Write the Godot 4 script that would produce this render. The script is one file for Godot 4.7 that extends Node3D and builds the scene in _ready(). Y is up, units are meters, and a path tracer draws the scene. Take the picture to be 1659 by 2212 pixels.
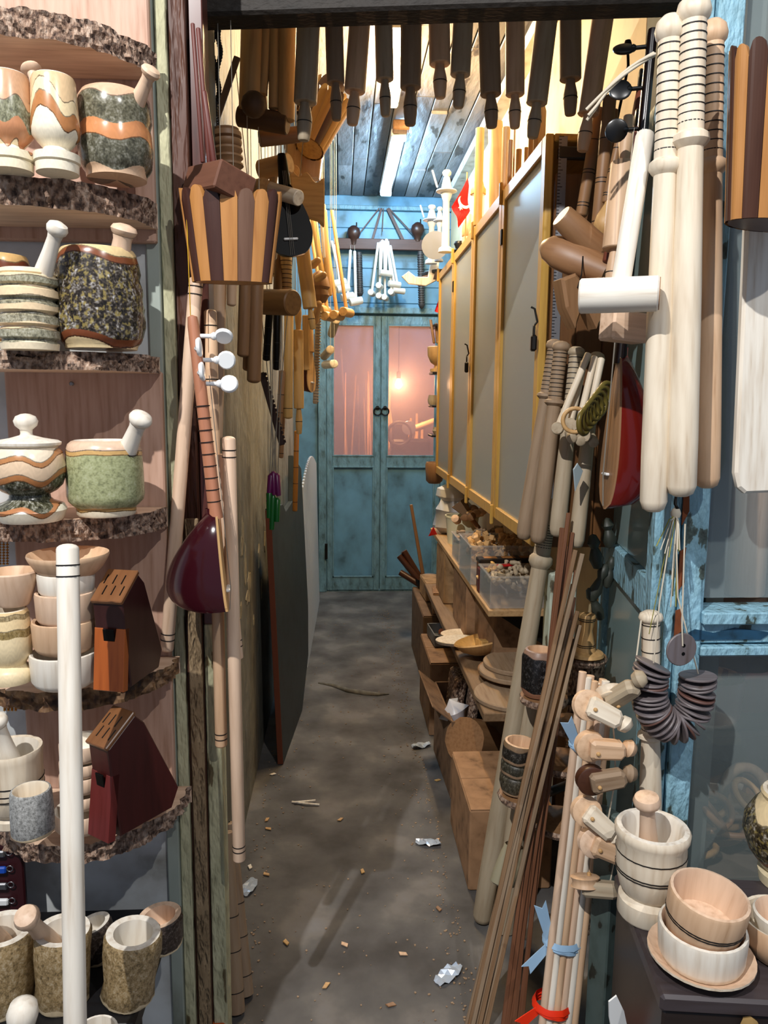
extends Node3D

# ---------------------------------------------------------------- camera model
const F := 1650.0
var CB: Basis
var EYE := Vector3(0, 1.45, 0)
var taken := {}
var M := {}
var T := {}
var rng := RandomNumberGenerator.new()

func cam_basis() -> Basis:
	var zw := -Vector3(-92.5, 241, -1650).normalized()
	var yw := Vector3(0.0088, 1, 0.1456)
	yw = (yw - zw * yw.dot(zw)).normalized()
	var xw := yw.cross(zw)
	return Basis(xw, yw, zw).transposed()

func ray(px: float, py: float) -> Vector3:
	return CB * Vector3((px - 829.5) / F, -(py - 1106.0) / F, -1)

# a point of the place seen at (px, py), d metres into the shop
func P(px: float, py: float, d: float) -> Vector3:
	var r := ray(px, py)
	return EYE + r * (d / -r.z)
func PY(px: float, py: float, y: float) -> Vector3:
	var r := ray(px, py)
	return EYE + r * ((y - EYE.y) / r.y)
func PX(px: float, py: float, x: float) -> Vector3:
	var r := ray(px, py)
	return EYE + r * (x / r.x)
func mpp(px: float, py: float, d: float) -> float:
	var r := ray(px, py)
	return d / -r.z / F

# ---------------------------------------------------------------- naming
func numbered(s: String) -> String:
	if not taken.has(s):
		taken[s] = 0
		return s
	taken[s] += 1
	return "%s_%03d" % [s, taken[s]]

func tag(o: Node, label: String, category: String, group := "") -> void:
	o.set_meta("label", label)
	o.set_meta("category", category)
	if group != "":
		o.set_meta("group", group)

func thing(called: String, label: String, category: String, xf: Transform3D, group := "") -> Node3D:
	var o := Node3D.new()
	o.name = numbered(called)
	add_child(o)
	o.transform = xf
	tag(o, label, category, group)
	return o

func part(par: Node, called: String, mesh: Mesh, mat, xf := Transform3D(), label := "") -> MeshInstance3D:
	var o := MeshInstance3D.new()
	o.name = called
	o.mesh = mesh
	if mat is Array:
		for i in mat.size():
			o.set_surface_override_material(i, mat[i])
	else:
		o.material_override = mat
	o.transform = xf
	par.add_child(o, true)
	if label != "":
		o.set_meta("label", label)
	return o

func solo(called: String, label: String, category: String, mesh: Mesh, mat, xf: Transform3D, group := "") -> MeshInstance3D:
	var o := part(self, numbered(called), mesh, mat, xf)
	tag(o, label, category, group)
	return o

func struct(called: String, mesh: Mesh, mat, xf := Transform3D()) -> MeshInstance3D:
	var o := part(self, numbered(called), mesh, mat, xf)
	o.set_meta("kind", "structure")
	return o

func again(o: Node3D, label: String, xf: Transform3D, group := "") -> Node3D:
	var c: Node3D = o.duplicate()
	var stem: String = String(o.name)
	var re := RegEx.create_from_string("_[0-9]{3}$")
	stem = re.sub(stem, "")
	c.name = numbered(stem)
	add_child(c)
	c.transform = xf
	c.set_meta("label", label)
	if group != "":
		c.set_meta("group", group)
	return c

# ---------------------------------------------------------------- transforms
func at(p: Vector3, yaw := 0.0, pitch := 0.0, roll := 0.0) -> Transform3D:
	return Transform3D(Basis.from_euler(Vector3(deg_to_rad(pitch), deg_to_rad(yaw), deg_to_rad(roll))), p)

# y runs from a to b, z turned towards «face»
func span(a: Vector3, b: Vector3, face := Vector3(0, 0, 1), twist := 0.0) -> Transform3D:
	var y := (b - a).normalized()
	var x := y.cross(face)
	if x.length() < 0.01:
		x = y.cross(Vector3(1, 0, 0))
	x = x.normalized()
	var z := x.cross(y)
	var bs := Basis(x, y, z)
	if twist != 0.0:
		bs = bs * Basis(Vector3.UP, deg_to_rad(twist))
	return Transform3D(bs, a)

# ---------------------------------------------------------------- mesh makers
func new_st() -> SurfaceTool:
	var st := SurfaceTool.new()
	st.begin(Mesh.PRIMITIVE_TRIANGLES)
	return st

func tri(st: SurfaceTool, a: Vector3, b: Vector3, c: Vector3, na: Vector3, nb: Vector3, nc: Vector3, ua := Vector2(), ub := Vector2(), uc := Vector2()) -> void:
	var g := (b - a).cross(c - a)
	if g.length_squared() < 1e-18:
		return
	if g.dot(na + nb + nc) > 0:
		var t := b
		b = c
		c = t
		t = nb
		nb = nc
		nc = t
		var u := ub
		ub = uc
		uc = u
	st.set_normal(na); st.set_uv(ua); st.add_vertex(a)
	st.set_normal(nb); st.set_uv(ub); st.add_vertex(b)
	st.set_normal(nc); st.set_uv(uc); st.add_vertex(c)

func quad(st: SurfaceTool, a: Vector3, b: Vector3, c: Vector3, d: Vector3, n: Vector3, uva := Vector2(0, 1), uvb := Vector2(1, 1), uvc := Vector2(1, 0), uvd := Vector2(0, 0)) -> void:
	tri(st, a, b, c, n, n, n, uva, uvb, uvc)
	tri(st, a, c, d, n, n, n, uva, uvc, uvd)

# profile: [[y, r], ...] from the bottom outside, over the rim, to the inside. A third number fixes v.
# rough > 0 moves the surface in and out with noise where the profile says so (fourth number = share)
func lathe_st(st: SurfaceTool, prof: Array, seg := 22, rough := 0.0, sd := 1, squash := 1.0) -> void:
	var n := prof.size()
	var nz: FastNoiseLite = null
	if rough > 0.0:
		nz = FastNoiseLite.new()
		nz.seed = sd
		nz.frequency = 1.0
		nz.fractal_octaves = 4
	var lo: float = prof[0][0]
	var hi: float = prof[0][0]
	for p in prof:
		lo = minf(lo, p[0])
		hi = maxf(hi, p[0])
	var sn: Array = []
	for i in n - 1:
		var d := Vector2(prof[i + 1][1] - prof[i][1], prof[i + 1][0] - prof[i][0])
		sn.append(Vector2(d.y, -d.x).normalized() if d.length() > 1e-7 else Vector2(1, 0))
	for i in n - 1:
		var n0: Vector2 = sn[i]
		var n1: Vector2 = sn[i]
		if i > 0 and sn[i].dot(sn[i - 1]) > 0.72:
			n0 = (sn[i] + sn[i - 1]).normalized()
		if i < n - 2 and sn[i].dot(sn[i + 1]) > 0.72:
			n1 = (sn[i] + sn[i + 1]).normalized()
		var y0: float = prof[i][0]
		var y1: float = prof[i + 1][0]
		var v0: float = prof[i][2] if prof[i].size() > 2 else (y0 - lo) / maxf(hi - lo, 1e-5)
		var v1: float = prof[i + 1][2] if prof[i + 1].size() > 2 else (y1 - lo) / maxf(hi - lo, 1e-5)
		for j in seg:
			var q := [Vector3(), Vector3(), Vector3(), Vector3()]
			var m := [Vector3(), Vector3(), Vector3(), Vector3()]
			for k in 4:
				var jj := j + (k % 2)
				var ang := TAU * float(jj) / seg
				var top := k > 1
				var r: float = prof[i + 1][1] if top else prof[i][1]
				var y: float = y1 if top else y0
				var nn: Vector2 = n1 if top else n0
				if nz and r > 0.002:
					var sh: float = 1.0
					var pp = prof[i + 1] if top else prof[i]
					if pp.size() > 3:
						sh = pp[3]
					r += rough * sh * nz.get_noise_3d(cos(ang) * r * 45.0, y * 30.0, sin(ang) * r * 45.0)
				q[k] = Vector3(cos(ang) * r, y, sin(ang) * r * squash)
				m[k] = Vector3(cos(ang) * nn.x, nn.y, sin(ang) * nn.x / squash).normalized()
			var u0 := float(j) / seg
			var u1 := float(j + 1) / seg
			tri(st, q[0], q[1], q[3], m[0], m[1], m[3], Vector2(u0, v0), Vector2(u1, v0), Vector2(u1, v1))
			tri(st, q[0], q[3], q[2], m[0], m[3], m[2], Vector2(u0, v0), Vector2(u1, v1), Vector2(u0, v1))

func lathe(prof: Array, seg := 22, rough := 0.0, sd := 1, squash := 1.0) -> ArrayMesh:
	var st := new_st()
	lathe_st(st, prof, seg, rough, sd, squash)
	return st.commit()

# two surfaces: outside with one material, rim and inside with another
func vessel(prof: Array, split: int, seg := 26, rough := 0.0, sd := 1) -> ArrayMesh:
	var st := new_st()
	lathe_st(st, prof.slice(0, split + 1), seg, rough, sd)
	var m := st.commit()
	st = new_st()
	lathe_st(st, prof.slice(split), seg)
	return st.commit(m)

func lens(y: float) -> float:
	return sqrt(maxf(0.0, 1.0 - y * y))

# a rod along y with rounded ends
func rod(len_m: float, r: float, r2 := -1.0, round := 0.6, seg := 14) -> ArrayMesh:
	if r2 < 0:
		r2 = r
	var p := [[0.0, 0.0]]
	for k in 4:
		var a := (k + 1) / 4.0 * PI / 2
		p.append([r * round * (1 - cos(a)), r * sin(a)])
	for k in 4:
		var a := PI / 2 - k / 4.0 * PI / 2
		p.append([len_m - r2 * round * (1 - cos(a)), r2 * sin(a)])
	p.append([len_m, 0.0])
	return lathe(p, seg)

# tube along points
func tube(pts: Array, rad, seg := 8, closed := false) -> ArrayMesh:
	var st := new_st()
	var n := pts.size()
	var rings: Array = []
	var up := Vector3(0.13, 0.31, 0.94).normalized()
	for i in n:
		var a: Vector3 = pts[(i - 1 + n) % n] if closed else pts[maxi(i - 1, 0)]
		var b: Vector3 = pts[(i + 1) % n] if closed else pts[mini(i + 1, n - 1)]
		var t := (b - a).normalized()
		var x := up.cross(t)
		if x.length() < 0.05:
			x = Vector3(1, 0, 0).cross(t)
		x = x.normalized()
		up = t.cross(x).normalized()
		var r: float = rad[i] if rad is Array else rad
		var ring: Array = []
		for j in seg:
			var an := TAU * j / seg
			var dir := x * cos(an) + up * sin(an)
			ring.append([pts[i] + dir * r, dir])
		rings.append(ring)
	var last := n if closed else n - 1
	for i in last:
		var r0: Array = rings[i]
		var r1: Array = rings[(i + 1) % n]
		for j in seg:
			var k := (j + 1) % seg
			tri(st, r0[j][0], r0[k][0], r1[k][0], r0[j][1], r0[k][1], r1[k][1])
			tri(st, r0[j][0], r1[k][0], r1[j][0], r0[j][1], r1[k][1], r1[j][1])
	if not closed:
		for e in [0, n - 1]:
			var ring: Array = rings[e]
			var nn: Vector3 = (pts[0] - pts[1]).normalized() if e == 0 else (pts[n - 1] - pts[n - 2]).normalized()
			for j in seg:
				tri(st, pts[e], ring[j][0], ring[(j + 1) % seg][0], nn, nn, nn)
	return st.commit()

func bez(a: Vector3, b: Vector3, sag: float, n := 8, side := Vector3()) -> Array:
	var o: Array = []
	for i in n + 1:
		var t := float(i) / n
		o.append(a.lerp(b, t) + (Vector3(0, -sag, 0) + side) * 4 * t * (1 - t))
	return o

# polygon in x, y given depth along z, with chamfered edges
func prism(poly: Array, depth: float, bev := 0.0) -> ArrayMesh:
	var st := new_st()
	var pts: Array = []
	for p in poly:
		pts.append(Vector2(p[0], p[1]) if p is Array else p)
	var area := 0.0
	var n := pts.size()
	for i in n:
		area += pts[i].cross(pts[(i + 1) % n])
	if area < 0:
		pts.reverse()
	var ins: Array = []
	for i in n:
		var a: Vector2 = (pts[i] - pts[(i - 1 + n) % n]).normalized()
		var b: Vector2 = (pts[(i + 1) % n] - pts[i]).normalized()
		var na := Vector2(-a.y, a.x)
		var nb := Vector2(-b.y, b.x)
		var m := na + nb
		var k := bev / maxf(0.35, (1.0 + na.dot(nb)) / 1.0)
		ins.append(pts[i] + m * k)
	var h := depth / 2
	var tr := Geometry2D.triangulate_polygon(PackedVector2Array(ins))
	for s in [-1.0, 1.0]:
		var nz := Vector3(0, 0, s)
		for i in range(0, tr.size(), 3):
			var a: Vector2 = ins[tr[i]]
			var b: Vector2 = ins[tr[i + 1]]
			var c: Vector2 = ins[tr[i + 2]]
			tri(st, Vector3(a.x, a.y, s * h), Vector3(b.x, b.y, s * h), Vector3(c.x, c.y, s * h), nz, nz, nz, a, b, c)
		if bev > 0:
			for i in n:
				var j := (i + 1) % n
				var e: Vector2 = (pts[j] - pts[i]).normalized()
				var nn := (Vector3(e.y, -e.x, 0) + nz).normalized()
				quad(st, Vector3(pts[i].x, pts[i].y, s * (h - bev)), Vector3(pts[j].x, pts[j].y, s * (h - bev)), Vector3(ins[j].x, ins[j].y, s * h), Vector3(ins[i].x, ins[i].y, s * h), nn)
	var en: Array = []
	for i in n:
		var e: Vector2 = (pts[(i + 1) % n] - pts[i]).normalized()
		en.append(Vector2(e.y, -e.x))
	for i in n:
		var j := (i + 1) % n
		var k := (i - 1 + n) % n
		var n0: Vector2 = en[i]
		var n1: Vector2 = en[i]
		if en[i].dot(en[k]) > 0.8:
			n0 = (en[i] + en[k]).normalized()
		if en[i].dot(en[j]) > 0.8:
			n1 = (en[i] + en[j]).normalized()
		var m0 := Vector3(n0.x, n0.y, 0)
		var m1 := Vector3(n1.x, n1.y, 0)
		var a := Vector3(pts[i].x, pts[i].y, -(h - bev))
		var b := Vector3(pts[j].x, pts[j].y, -(h - bev))
		var c := Vector3(pts[j].x, pts[j].y, h - bev)
		var d := Vector3(pts[i].x, pts[i].y, h - bev)
		tri(st, a, b, c, m0, m1, m1)
		tri(st, a, c, d, m0, m1, m0)
	return st.commit()

func rect(w: float, h: float, b := 0.0) -> Array:
	var x := w / 2
	var y := h / 2
	if b <= 0:
		return [[-x, -y], [x, -y], [x, y], [-x, y]]
	return [[-x + b, -y], [x - b, -y], [x, -y + b], [x, y - b], [x - b, y], [-x + b, y], [-x, y - b], [-x, -y + b]]

func box(w: float, h: float, d: float, b := 0.003) -> ArrayMesh:
	b = minf(b, minf(w, minf(h, d)) * 0.3)
	return prism(rect(w, h, b), d, b)

func joined(list: Array) -> ArrayMesh:   # [[mesh, transform], ...]
	var st := new_st()
	for e in list:
		for s in e[0].get_surface_count():
			st.append_from(e[0], s, e[1])
	return st.commit()

func disc(r: float, h: float, seg := 24, b := 0.0015) -> ArrayMesh:
	return lathe([[0, 0], [0, r - b], [b, r], [h - b, r], [h, r - b], [h, 0]], seg)

func torus(rr: float, r: float, seg := 24) -> ArrayMesh:
	var pts: Array = []
	for i in seg:
		var a := TAU * i / seg
		pts.append(Vector3(cos(a) * rr, sin(a) * rr, 0))
	return tube(pts, r, 8, true)

# ---------------------------------------------------------------- materials
func noise_tex(key: String, sd: int, freq: float, oct: int, stops: Array, normal := false, kind := FastNoiseLite.TYPE_SIMPLEX_SMOOTH, size := 512, strength := 4.0) -> NoiseTexture2D:
	if T.has(key):
		return T[key]
	var n := FastNoiseLite.new()
	n.seed = sd
	n.noise_type = kind
	n.frequency = freq
	n.fractal_octaves = oct
	var t := NoiseTexture2D.new()
	t.width = size
	t.height = size
	t.seamless = true
	t.noise = n
	if normal:
		t.as_normal_map = true
		t.bump_strength = strength
	elif stops.size() > 0:
		var g := Gradient.new()
		var off := PackedFloat32Array()
		var col := PackedColorArray()
		for s in stops:
			off.append(s[0])
			col.append(s[1])
		g.offsets = off
		g.colors = col
		t.color_ramp = g
	T[key] = t
	return t

func mat(key: String, c: Color, rough := 0.6, tex: Texture2D = null, sc := Vector3(1, 1, 1), world := false) -> StandardMaterial3D:
	if M.has(key):
		return M[key]
	var m := StandardMaterial3D.new()
	m.resource_name = key
	m.albedo_color = c
	m.roughness = rough
	if tex:
		m.albedo_texture = tex
		m.uv1_triplanar = true
		m.uv1_scale = sc
		m.uv1_world_triplanar = world
	M[key] = m
	return m

func relief(m: StandardMaterial3D, tex: Texture2D, cm: float) -> StandardMaterial3D:
	m.heightmap_enabled = true
	m.heightmap_texture = tex
	m.heightmap_scale = cm
	return m

# wood with grain along y (0), x (1) or z (2)
func wood(name: String, c: Color, rough := 0.55, axis := 0, off := 0.0) -> StandardMaterial3D:
	var key := "%s_%d_%d" % [name, axis, int(off * 10)]
	if M.has(key):
		return M[key]
	var sc: Vector3 = [Vector3(9, 0.8, 9), Vector3(0.8, 9, 9), Vector3(9, 9, 0.8)][axis]
	var m := mat(key, c, rough, T["grain"], sc)
	m.uv1_offset = Vector3(off, off * 1.7, off * 0.6)
	return m

# picture for a turned piece with its bark left on: bands by height with wavy borders
func bark_picture(sd: int, stops: Array, wave := 0.09, w := 256, h := 192, speck := 0.5) -> ImageTexture:
	var im := Image.create_empty(w, h, false, Image.FORMAT_RGB8)
	var n := FastNoiseLite.new()
	n.seed = sd
	n.frequency = 1.0
	n.fractal_octaves = 3
	var n1 := FastNoiseLite.new()
	n1.seed = sd + 1
	n1.frequency = 1.0
	n1.fractal_type = FastNoiseLite.FRACTAL_NONE
	for x in w:
		var a := TAU * x / w
		var off := n1.get_noise_2d(cos(a) * 0.75 + 7.0, sin(a) * 0.75) * wave * 2.0
		for y in h:
			var v := 1.0 - (y + 0.5) / h
			var vv := v + off + n.get_noise_3d(cos(a) * 4, sin(a) * 4, v * 6) * wave * 0.1
			var c: Color = stops[stops.size() - 1][1]
			var kind: int = 0
			var edge := 1.0
			for s in stops:
				if vv < s[0]:
					c = s[1]
					kind = s[2]
					edge = s[0] - vv
					break
			c.s *= 0.78
			var g := n.get_noise_3d(cos(a) * 3, sin(a) * 3, v * 2.0 + 9.0)
			if kind == 0:      # bare wood: growth lines
				var ln := sin((vv * 70.0) + g * 9.0)
				c = c.darkened(0.035 * (ln + 1.0) * 0.5 + 0.03 * absf(g))
				if edge < 0.012:
					c = c.darkened(0.45)
			else:              # bark
				var k := n.get_noise_3d(cos(a) * 16, sin(a) * 16, v * 30.0) * speck
				var k2 := n.get_noise_3d(cos(a) * 5 + 30, sin(a) * 5, v * 9.0) * speck
				c = c.lightened(clampf(k + k2, 0, 1)) if k + k2 > 0 else c.darkened(clampf(-(k + k2) * 1.2, 0, 1))
				if kind == 2:  # pale lichen flecks
					var k3 := n.get_noise_3d(cos(a) * 9 + 60, sin(a) * 9, v * 14.0)
					if k3 > 0.12:
						c = c.lerp(Color(0.62, 0.55, 0.3), clampf((k3 - 0.12) * 4.0, 0, 0.75))
			im.set_pixel(x, y, c)
	return ImageTexture.create_from_image(im)

func bark_mat(key: String, sd: int, stops: Array, rough := 0.3, wave := 0.09, speck := 0.36) -> StandardMaterial3D:
	if M.has(key):
		return M[key]
	var m := StandardMaterial3D.new()
	m.resource_name = key
	m.albedo_texture = bark_picture(sd, stops, wave, 256, 192, speck)
	m.roughness = rough
	M[key] = m
	return m

func make_materials() -> void:
	T["grain"] = noise_tex("grain", 3, 0.012, 5, [[0.0, Color(0.8, 0.75, 0.7)], [0.3, Color(0.91, 0.89, 0.87)], [0.6, Color(0.96, 0.955, 0.95)], [1.0, Color(1, 1, 1)]])
	T["rough"] = noise_tex("rough", 5, 0.03, 5, [])
	T["crack"] = noise_tex("crack", 8, 0.02, 3, [[0.0, Color(0, 0, 0)], [0.25, Color(0.35, 0.35, 0.35)], [0.55, Color(0.9, 0.9, 0.9)], [1, Color(1, 1, 1)]], false, FastNoiseLite.TYPE_CELLULAR)
	T["dirt"] = noise_tex("dirt", 11, 0.008, 6, [[0.0, Color(0.62, 0.6, 0.56)], [0.3, Color(0.86, 0.85, 0.83)], [0.6, Color(0.95, 0.95, 0.94)], [1, Color(1, 1, 1)]])
	T["concrete"] = noise_tex("concrete", 21, 0.006, 7, [[0.0, Color(0.55, 0.53, 0.51)], [0.4, Color(0.74, 0.73, 0.72)], [0.6, Color(0.82, 0.81, 0.79)], [0.76, Color(0.95, 0.93, 0.9)], [1, Color(1, 1, 1)]], false, FastNoiseLite.TYPE_SIMPLEX_SMOOTH, 1024)
	T["barkc"] = noise_tex("barkc", 31, 0.018, 5, [[0.0, Color(0.1, 0.07, 0.06)], [0.35, Color(0.3, 0.22, 0.18)], [0.52, Color(0.55, 0.44, 0.36)], [0.7, Color(0.72, 0.62, 0.54)], [1, Color(0.8, 0.74, 0.68)]])
	T["peel"] = noise_tex("peel", 41, 0.009, 6, [[0.0, Color(0.36, 0.3, 0.25)], [0.2, Color(0.55, 0.5, 0.43)], [0.225, Color(0.86, 0.86, 0.84)], [0.6, Color(0.97, 0.97, 0.96)], [1, Color(1, 1, 1)]])
	wood("cream", Color(0.94, 0.89, 0.8), 0.5)
	wood("pale", Color(0.96, 0.935, 0.88), 0.5)
	wood("beech", Color(0.88, 0.74, 0.6), 0.5)
	wood("pink", Color(0.91, 0.79, 0.68), 0.5)
	wood("honey", Color(0.82, 0.66, 0.44), 0.5)
	wood("yellow", Color(0.86, 0.7, 0.43), 0.5)
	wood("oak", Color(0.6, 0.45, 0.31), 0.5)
	wood("walnut", Color(0.3, 0.17, 0.1), 0.4)
	wood("mahog", Color(0.36, 0.12, 0.09), 0.35)
	wood("dust", Color(0.62, 0.53, 0.43), 0.7)
	wood("grey", Color(0.72, 0.66, 0.56), 0.6)
	wood("dark", Color(0.13, 0.1, 0.085), 0.45)
	mat("black", Color(0.03, 0.028, 0.026), 0.4)
	mat("line", Color(0.06, 0.04, 0.03), 0.6)
	mat("metal", Color(0.55, 0.55, 0.56), 0.35).metallic = 0.9
	mat("iron", Color(0.12, 0.11, 0.1), 0.5).metallic = 0.6
	mat("cord", Color(0.8, 0.76, 0.68), 0.9)
	mat("white", Color(0.92, 0.93, 0.93), 0.3)
	mat("wire", Color(0.5, 0.48, 0.44), 0.4)
	relief(mat("bark", Color(1, 1, 1), 0.85, T["barkc"], Vector3(9, 5, 9)), T["rough"], 0.5)

func W(n: String, axis := 0, off := 0.0) -> StandardMaterial3D:
	var base: StandardMaterial3D = M[n + "_0_0"]
	return wood(n, base.albedo_color, base.roughness, axis, off)

# ================================================================ the place
func wall_box(called: String, x0: float, x1: float, y0: float, y1: float, z0: float, z1: float, m: Material) -> MeshInstance3D:
	return struct(called, box(x1 - x0, y1 - y0, z0 - z1, 0.002), m, at(Vector3((x0 + x1) / 2, (y0 + y1) / 2, (z0 + z1) / 2)))

func lamp(p: Vector3, c: Color, e: float, size: float) -> OmniLight3D:
	var l := OmniLight3D.new()
	l.name = numbered("lamp_light")
	l.light_color = c
	l.light_energy = e
	l.light_size = size
	l.omni_range = 12.0
	l.omni_attenuation = 2.0
	l.shadow_enabled = true
	add_child(l)
	l.position = p
	return l

func setup_view() -> void:
	CB = cam_basis()
	var cam := Camera3D.new()
	cam.name = "camera"
	cam.fov = rad_to_deg(2.0 * atan(1106.0 / F))
	cam.near = 0.05
	cam.far = 60.0
	cam.transform = Transform3D(CB, EYE)
	add_child(cam)
	cam.current = true
	var we := WorldEnvironment.new()
	we.name = "world_environment"
	var env := Environment.new()
	env.background_mode = Environment.BG_COLOR
	env.background_color = Color(0.62, 0.66, 0.74)
	env.background_energy_multiplier = 0.58
	env.tonemap_mode = Environment.TONE_MAPPER_LINEAR
	env.tonemap_exposure = 1.0
	env.volumetric_fog_enabled = true
	env.volumetric_fog_density = 0.0
	env.sdfgi_enabled = true
	env.ssao_enabled = true
	env.ssil_enabled = true
	we.environment = env
	add_child(we)

	# unseen front lamps, out of frame, placed to light the left and right displays
	unseen_bulb(Vector3(-0.95, 3.4, 0.5), Color(0.98, 0.97, 0.96), 10.2, "unseen bulb out front lighting the left shelves from above")
	unseen_bulb(Vector3(0.9, 3.3, 0.6), Color(0.98, 0.97, 0.96), 2.8, "weaker unseen bulb out front lighting the goods from the right")
	# tubes on the corridor ceiling
	tube_light(PY(858, 40, 2.84), PY(836, 214, 2.84), Color(1.0, 0.86, 0.65), 3.3, "near fluorescent batten on the ceiling behind the hanging rolling pins", 1)
	tube_light(PY(868, 290, 2.84), PY(838, 412, 2.84), Color(0.68, 0.86, 1.0), 1.7, "far fluorescent batten with a wooden block on the plank ceiling", -1)

func unseen_bulb(p: Vector3, c: Color, e: float, label: String) -> void:
	var b := thing("unseen_bulb", label, "lamp", at(p))
	var gm := StandardMaterial3D.new()
	gm.albedo_color = Color(1, 1, 1)
	gm.emission_enabled = true
	gm.emission = c
	gm.emission_energy_multiplier = 4.0
	part(b, "bulb", lathe([[-0.045, 0], [-0.04, 0.02], [-0.015, 0.034], [0.01, 0.03], [0.035, 0.016], [0.05, 0.014]], 16), gm)
	part(b, "cap", lathe([[0.048, 0.0], [0.048, 0.017], [0.09, 0.017], [0.1, 0.0]], 12), M["iron"])
	part(b, "flex", tube([Vector3(0, 0.1, 0), Vector3(0, 1.2, 0)], 0.003, 6), M["black"])
	lamp(p, c, e, 0.02)

func tube_light(a: Vector3, b: Vector3, c: Color, e: float, label: String, side: int) -> void:
	var l := a.distance_to(b)
	var o := thing("fluorescent_lamp", label, "lamp", span(a, b, Vector3.UP))
	var gm := StandardMaterial3D.new()
	gm.albedo_color = Color(1, 1, 1)
	gm.emission_enabled = true
	gm.emission = c.lerp(Color(1, 1, 1), 0.35)
	gm.emission_energy_multiplier = 7.0
	part(o, "glowing_tube", lathe([[0.02, 0], [0.02, 0.013], [l - 0.02, 0.013], [l - 0.02, 0]], 12), gm, at(Vector3(0, 0, -0.022)))
	part(o, "batten", box(0.045, l + 0.03, 0.035, 0.004), mat("batten", Color(0.85, 0.86, 0.86), 0.4), at(Vector3(0.034 * side, l / 2, 0.005)))
	for y in [0.0, l]:
		part(o, "lamp_holder", box(0.075, 0.03, 0.05, 0.006), M["white"], at(Vector3(0.014 * side, y, -0.01)))
	part(o, "mounting_block", box(0.085, 0.07, 0.05, 0.006), W("oak"), at(Vector3(0.01 * side, -0.06, 0.018)))
	for k in 4:
		var q := lamp(a.lerp(b, (k + 0.5) / 4.0) - Vector3(0, 0.045, 0), c, e / 4.0, 0.03)
		q.name = numbered("tube_light")

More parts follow.
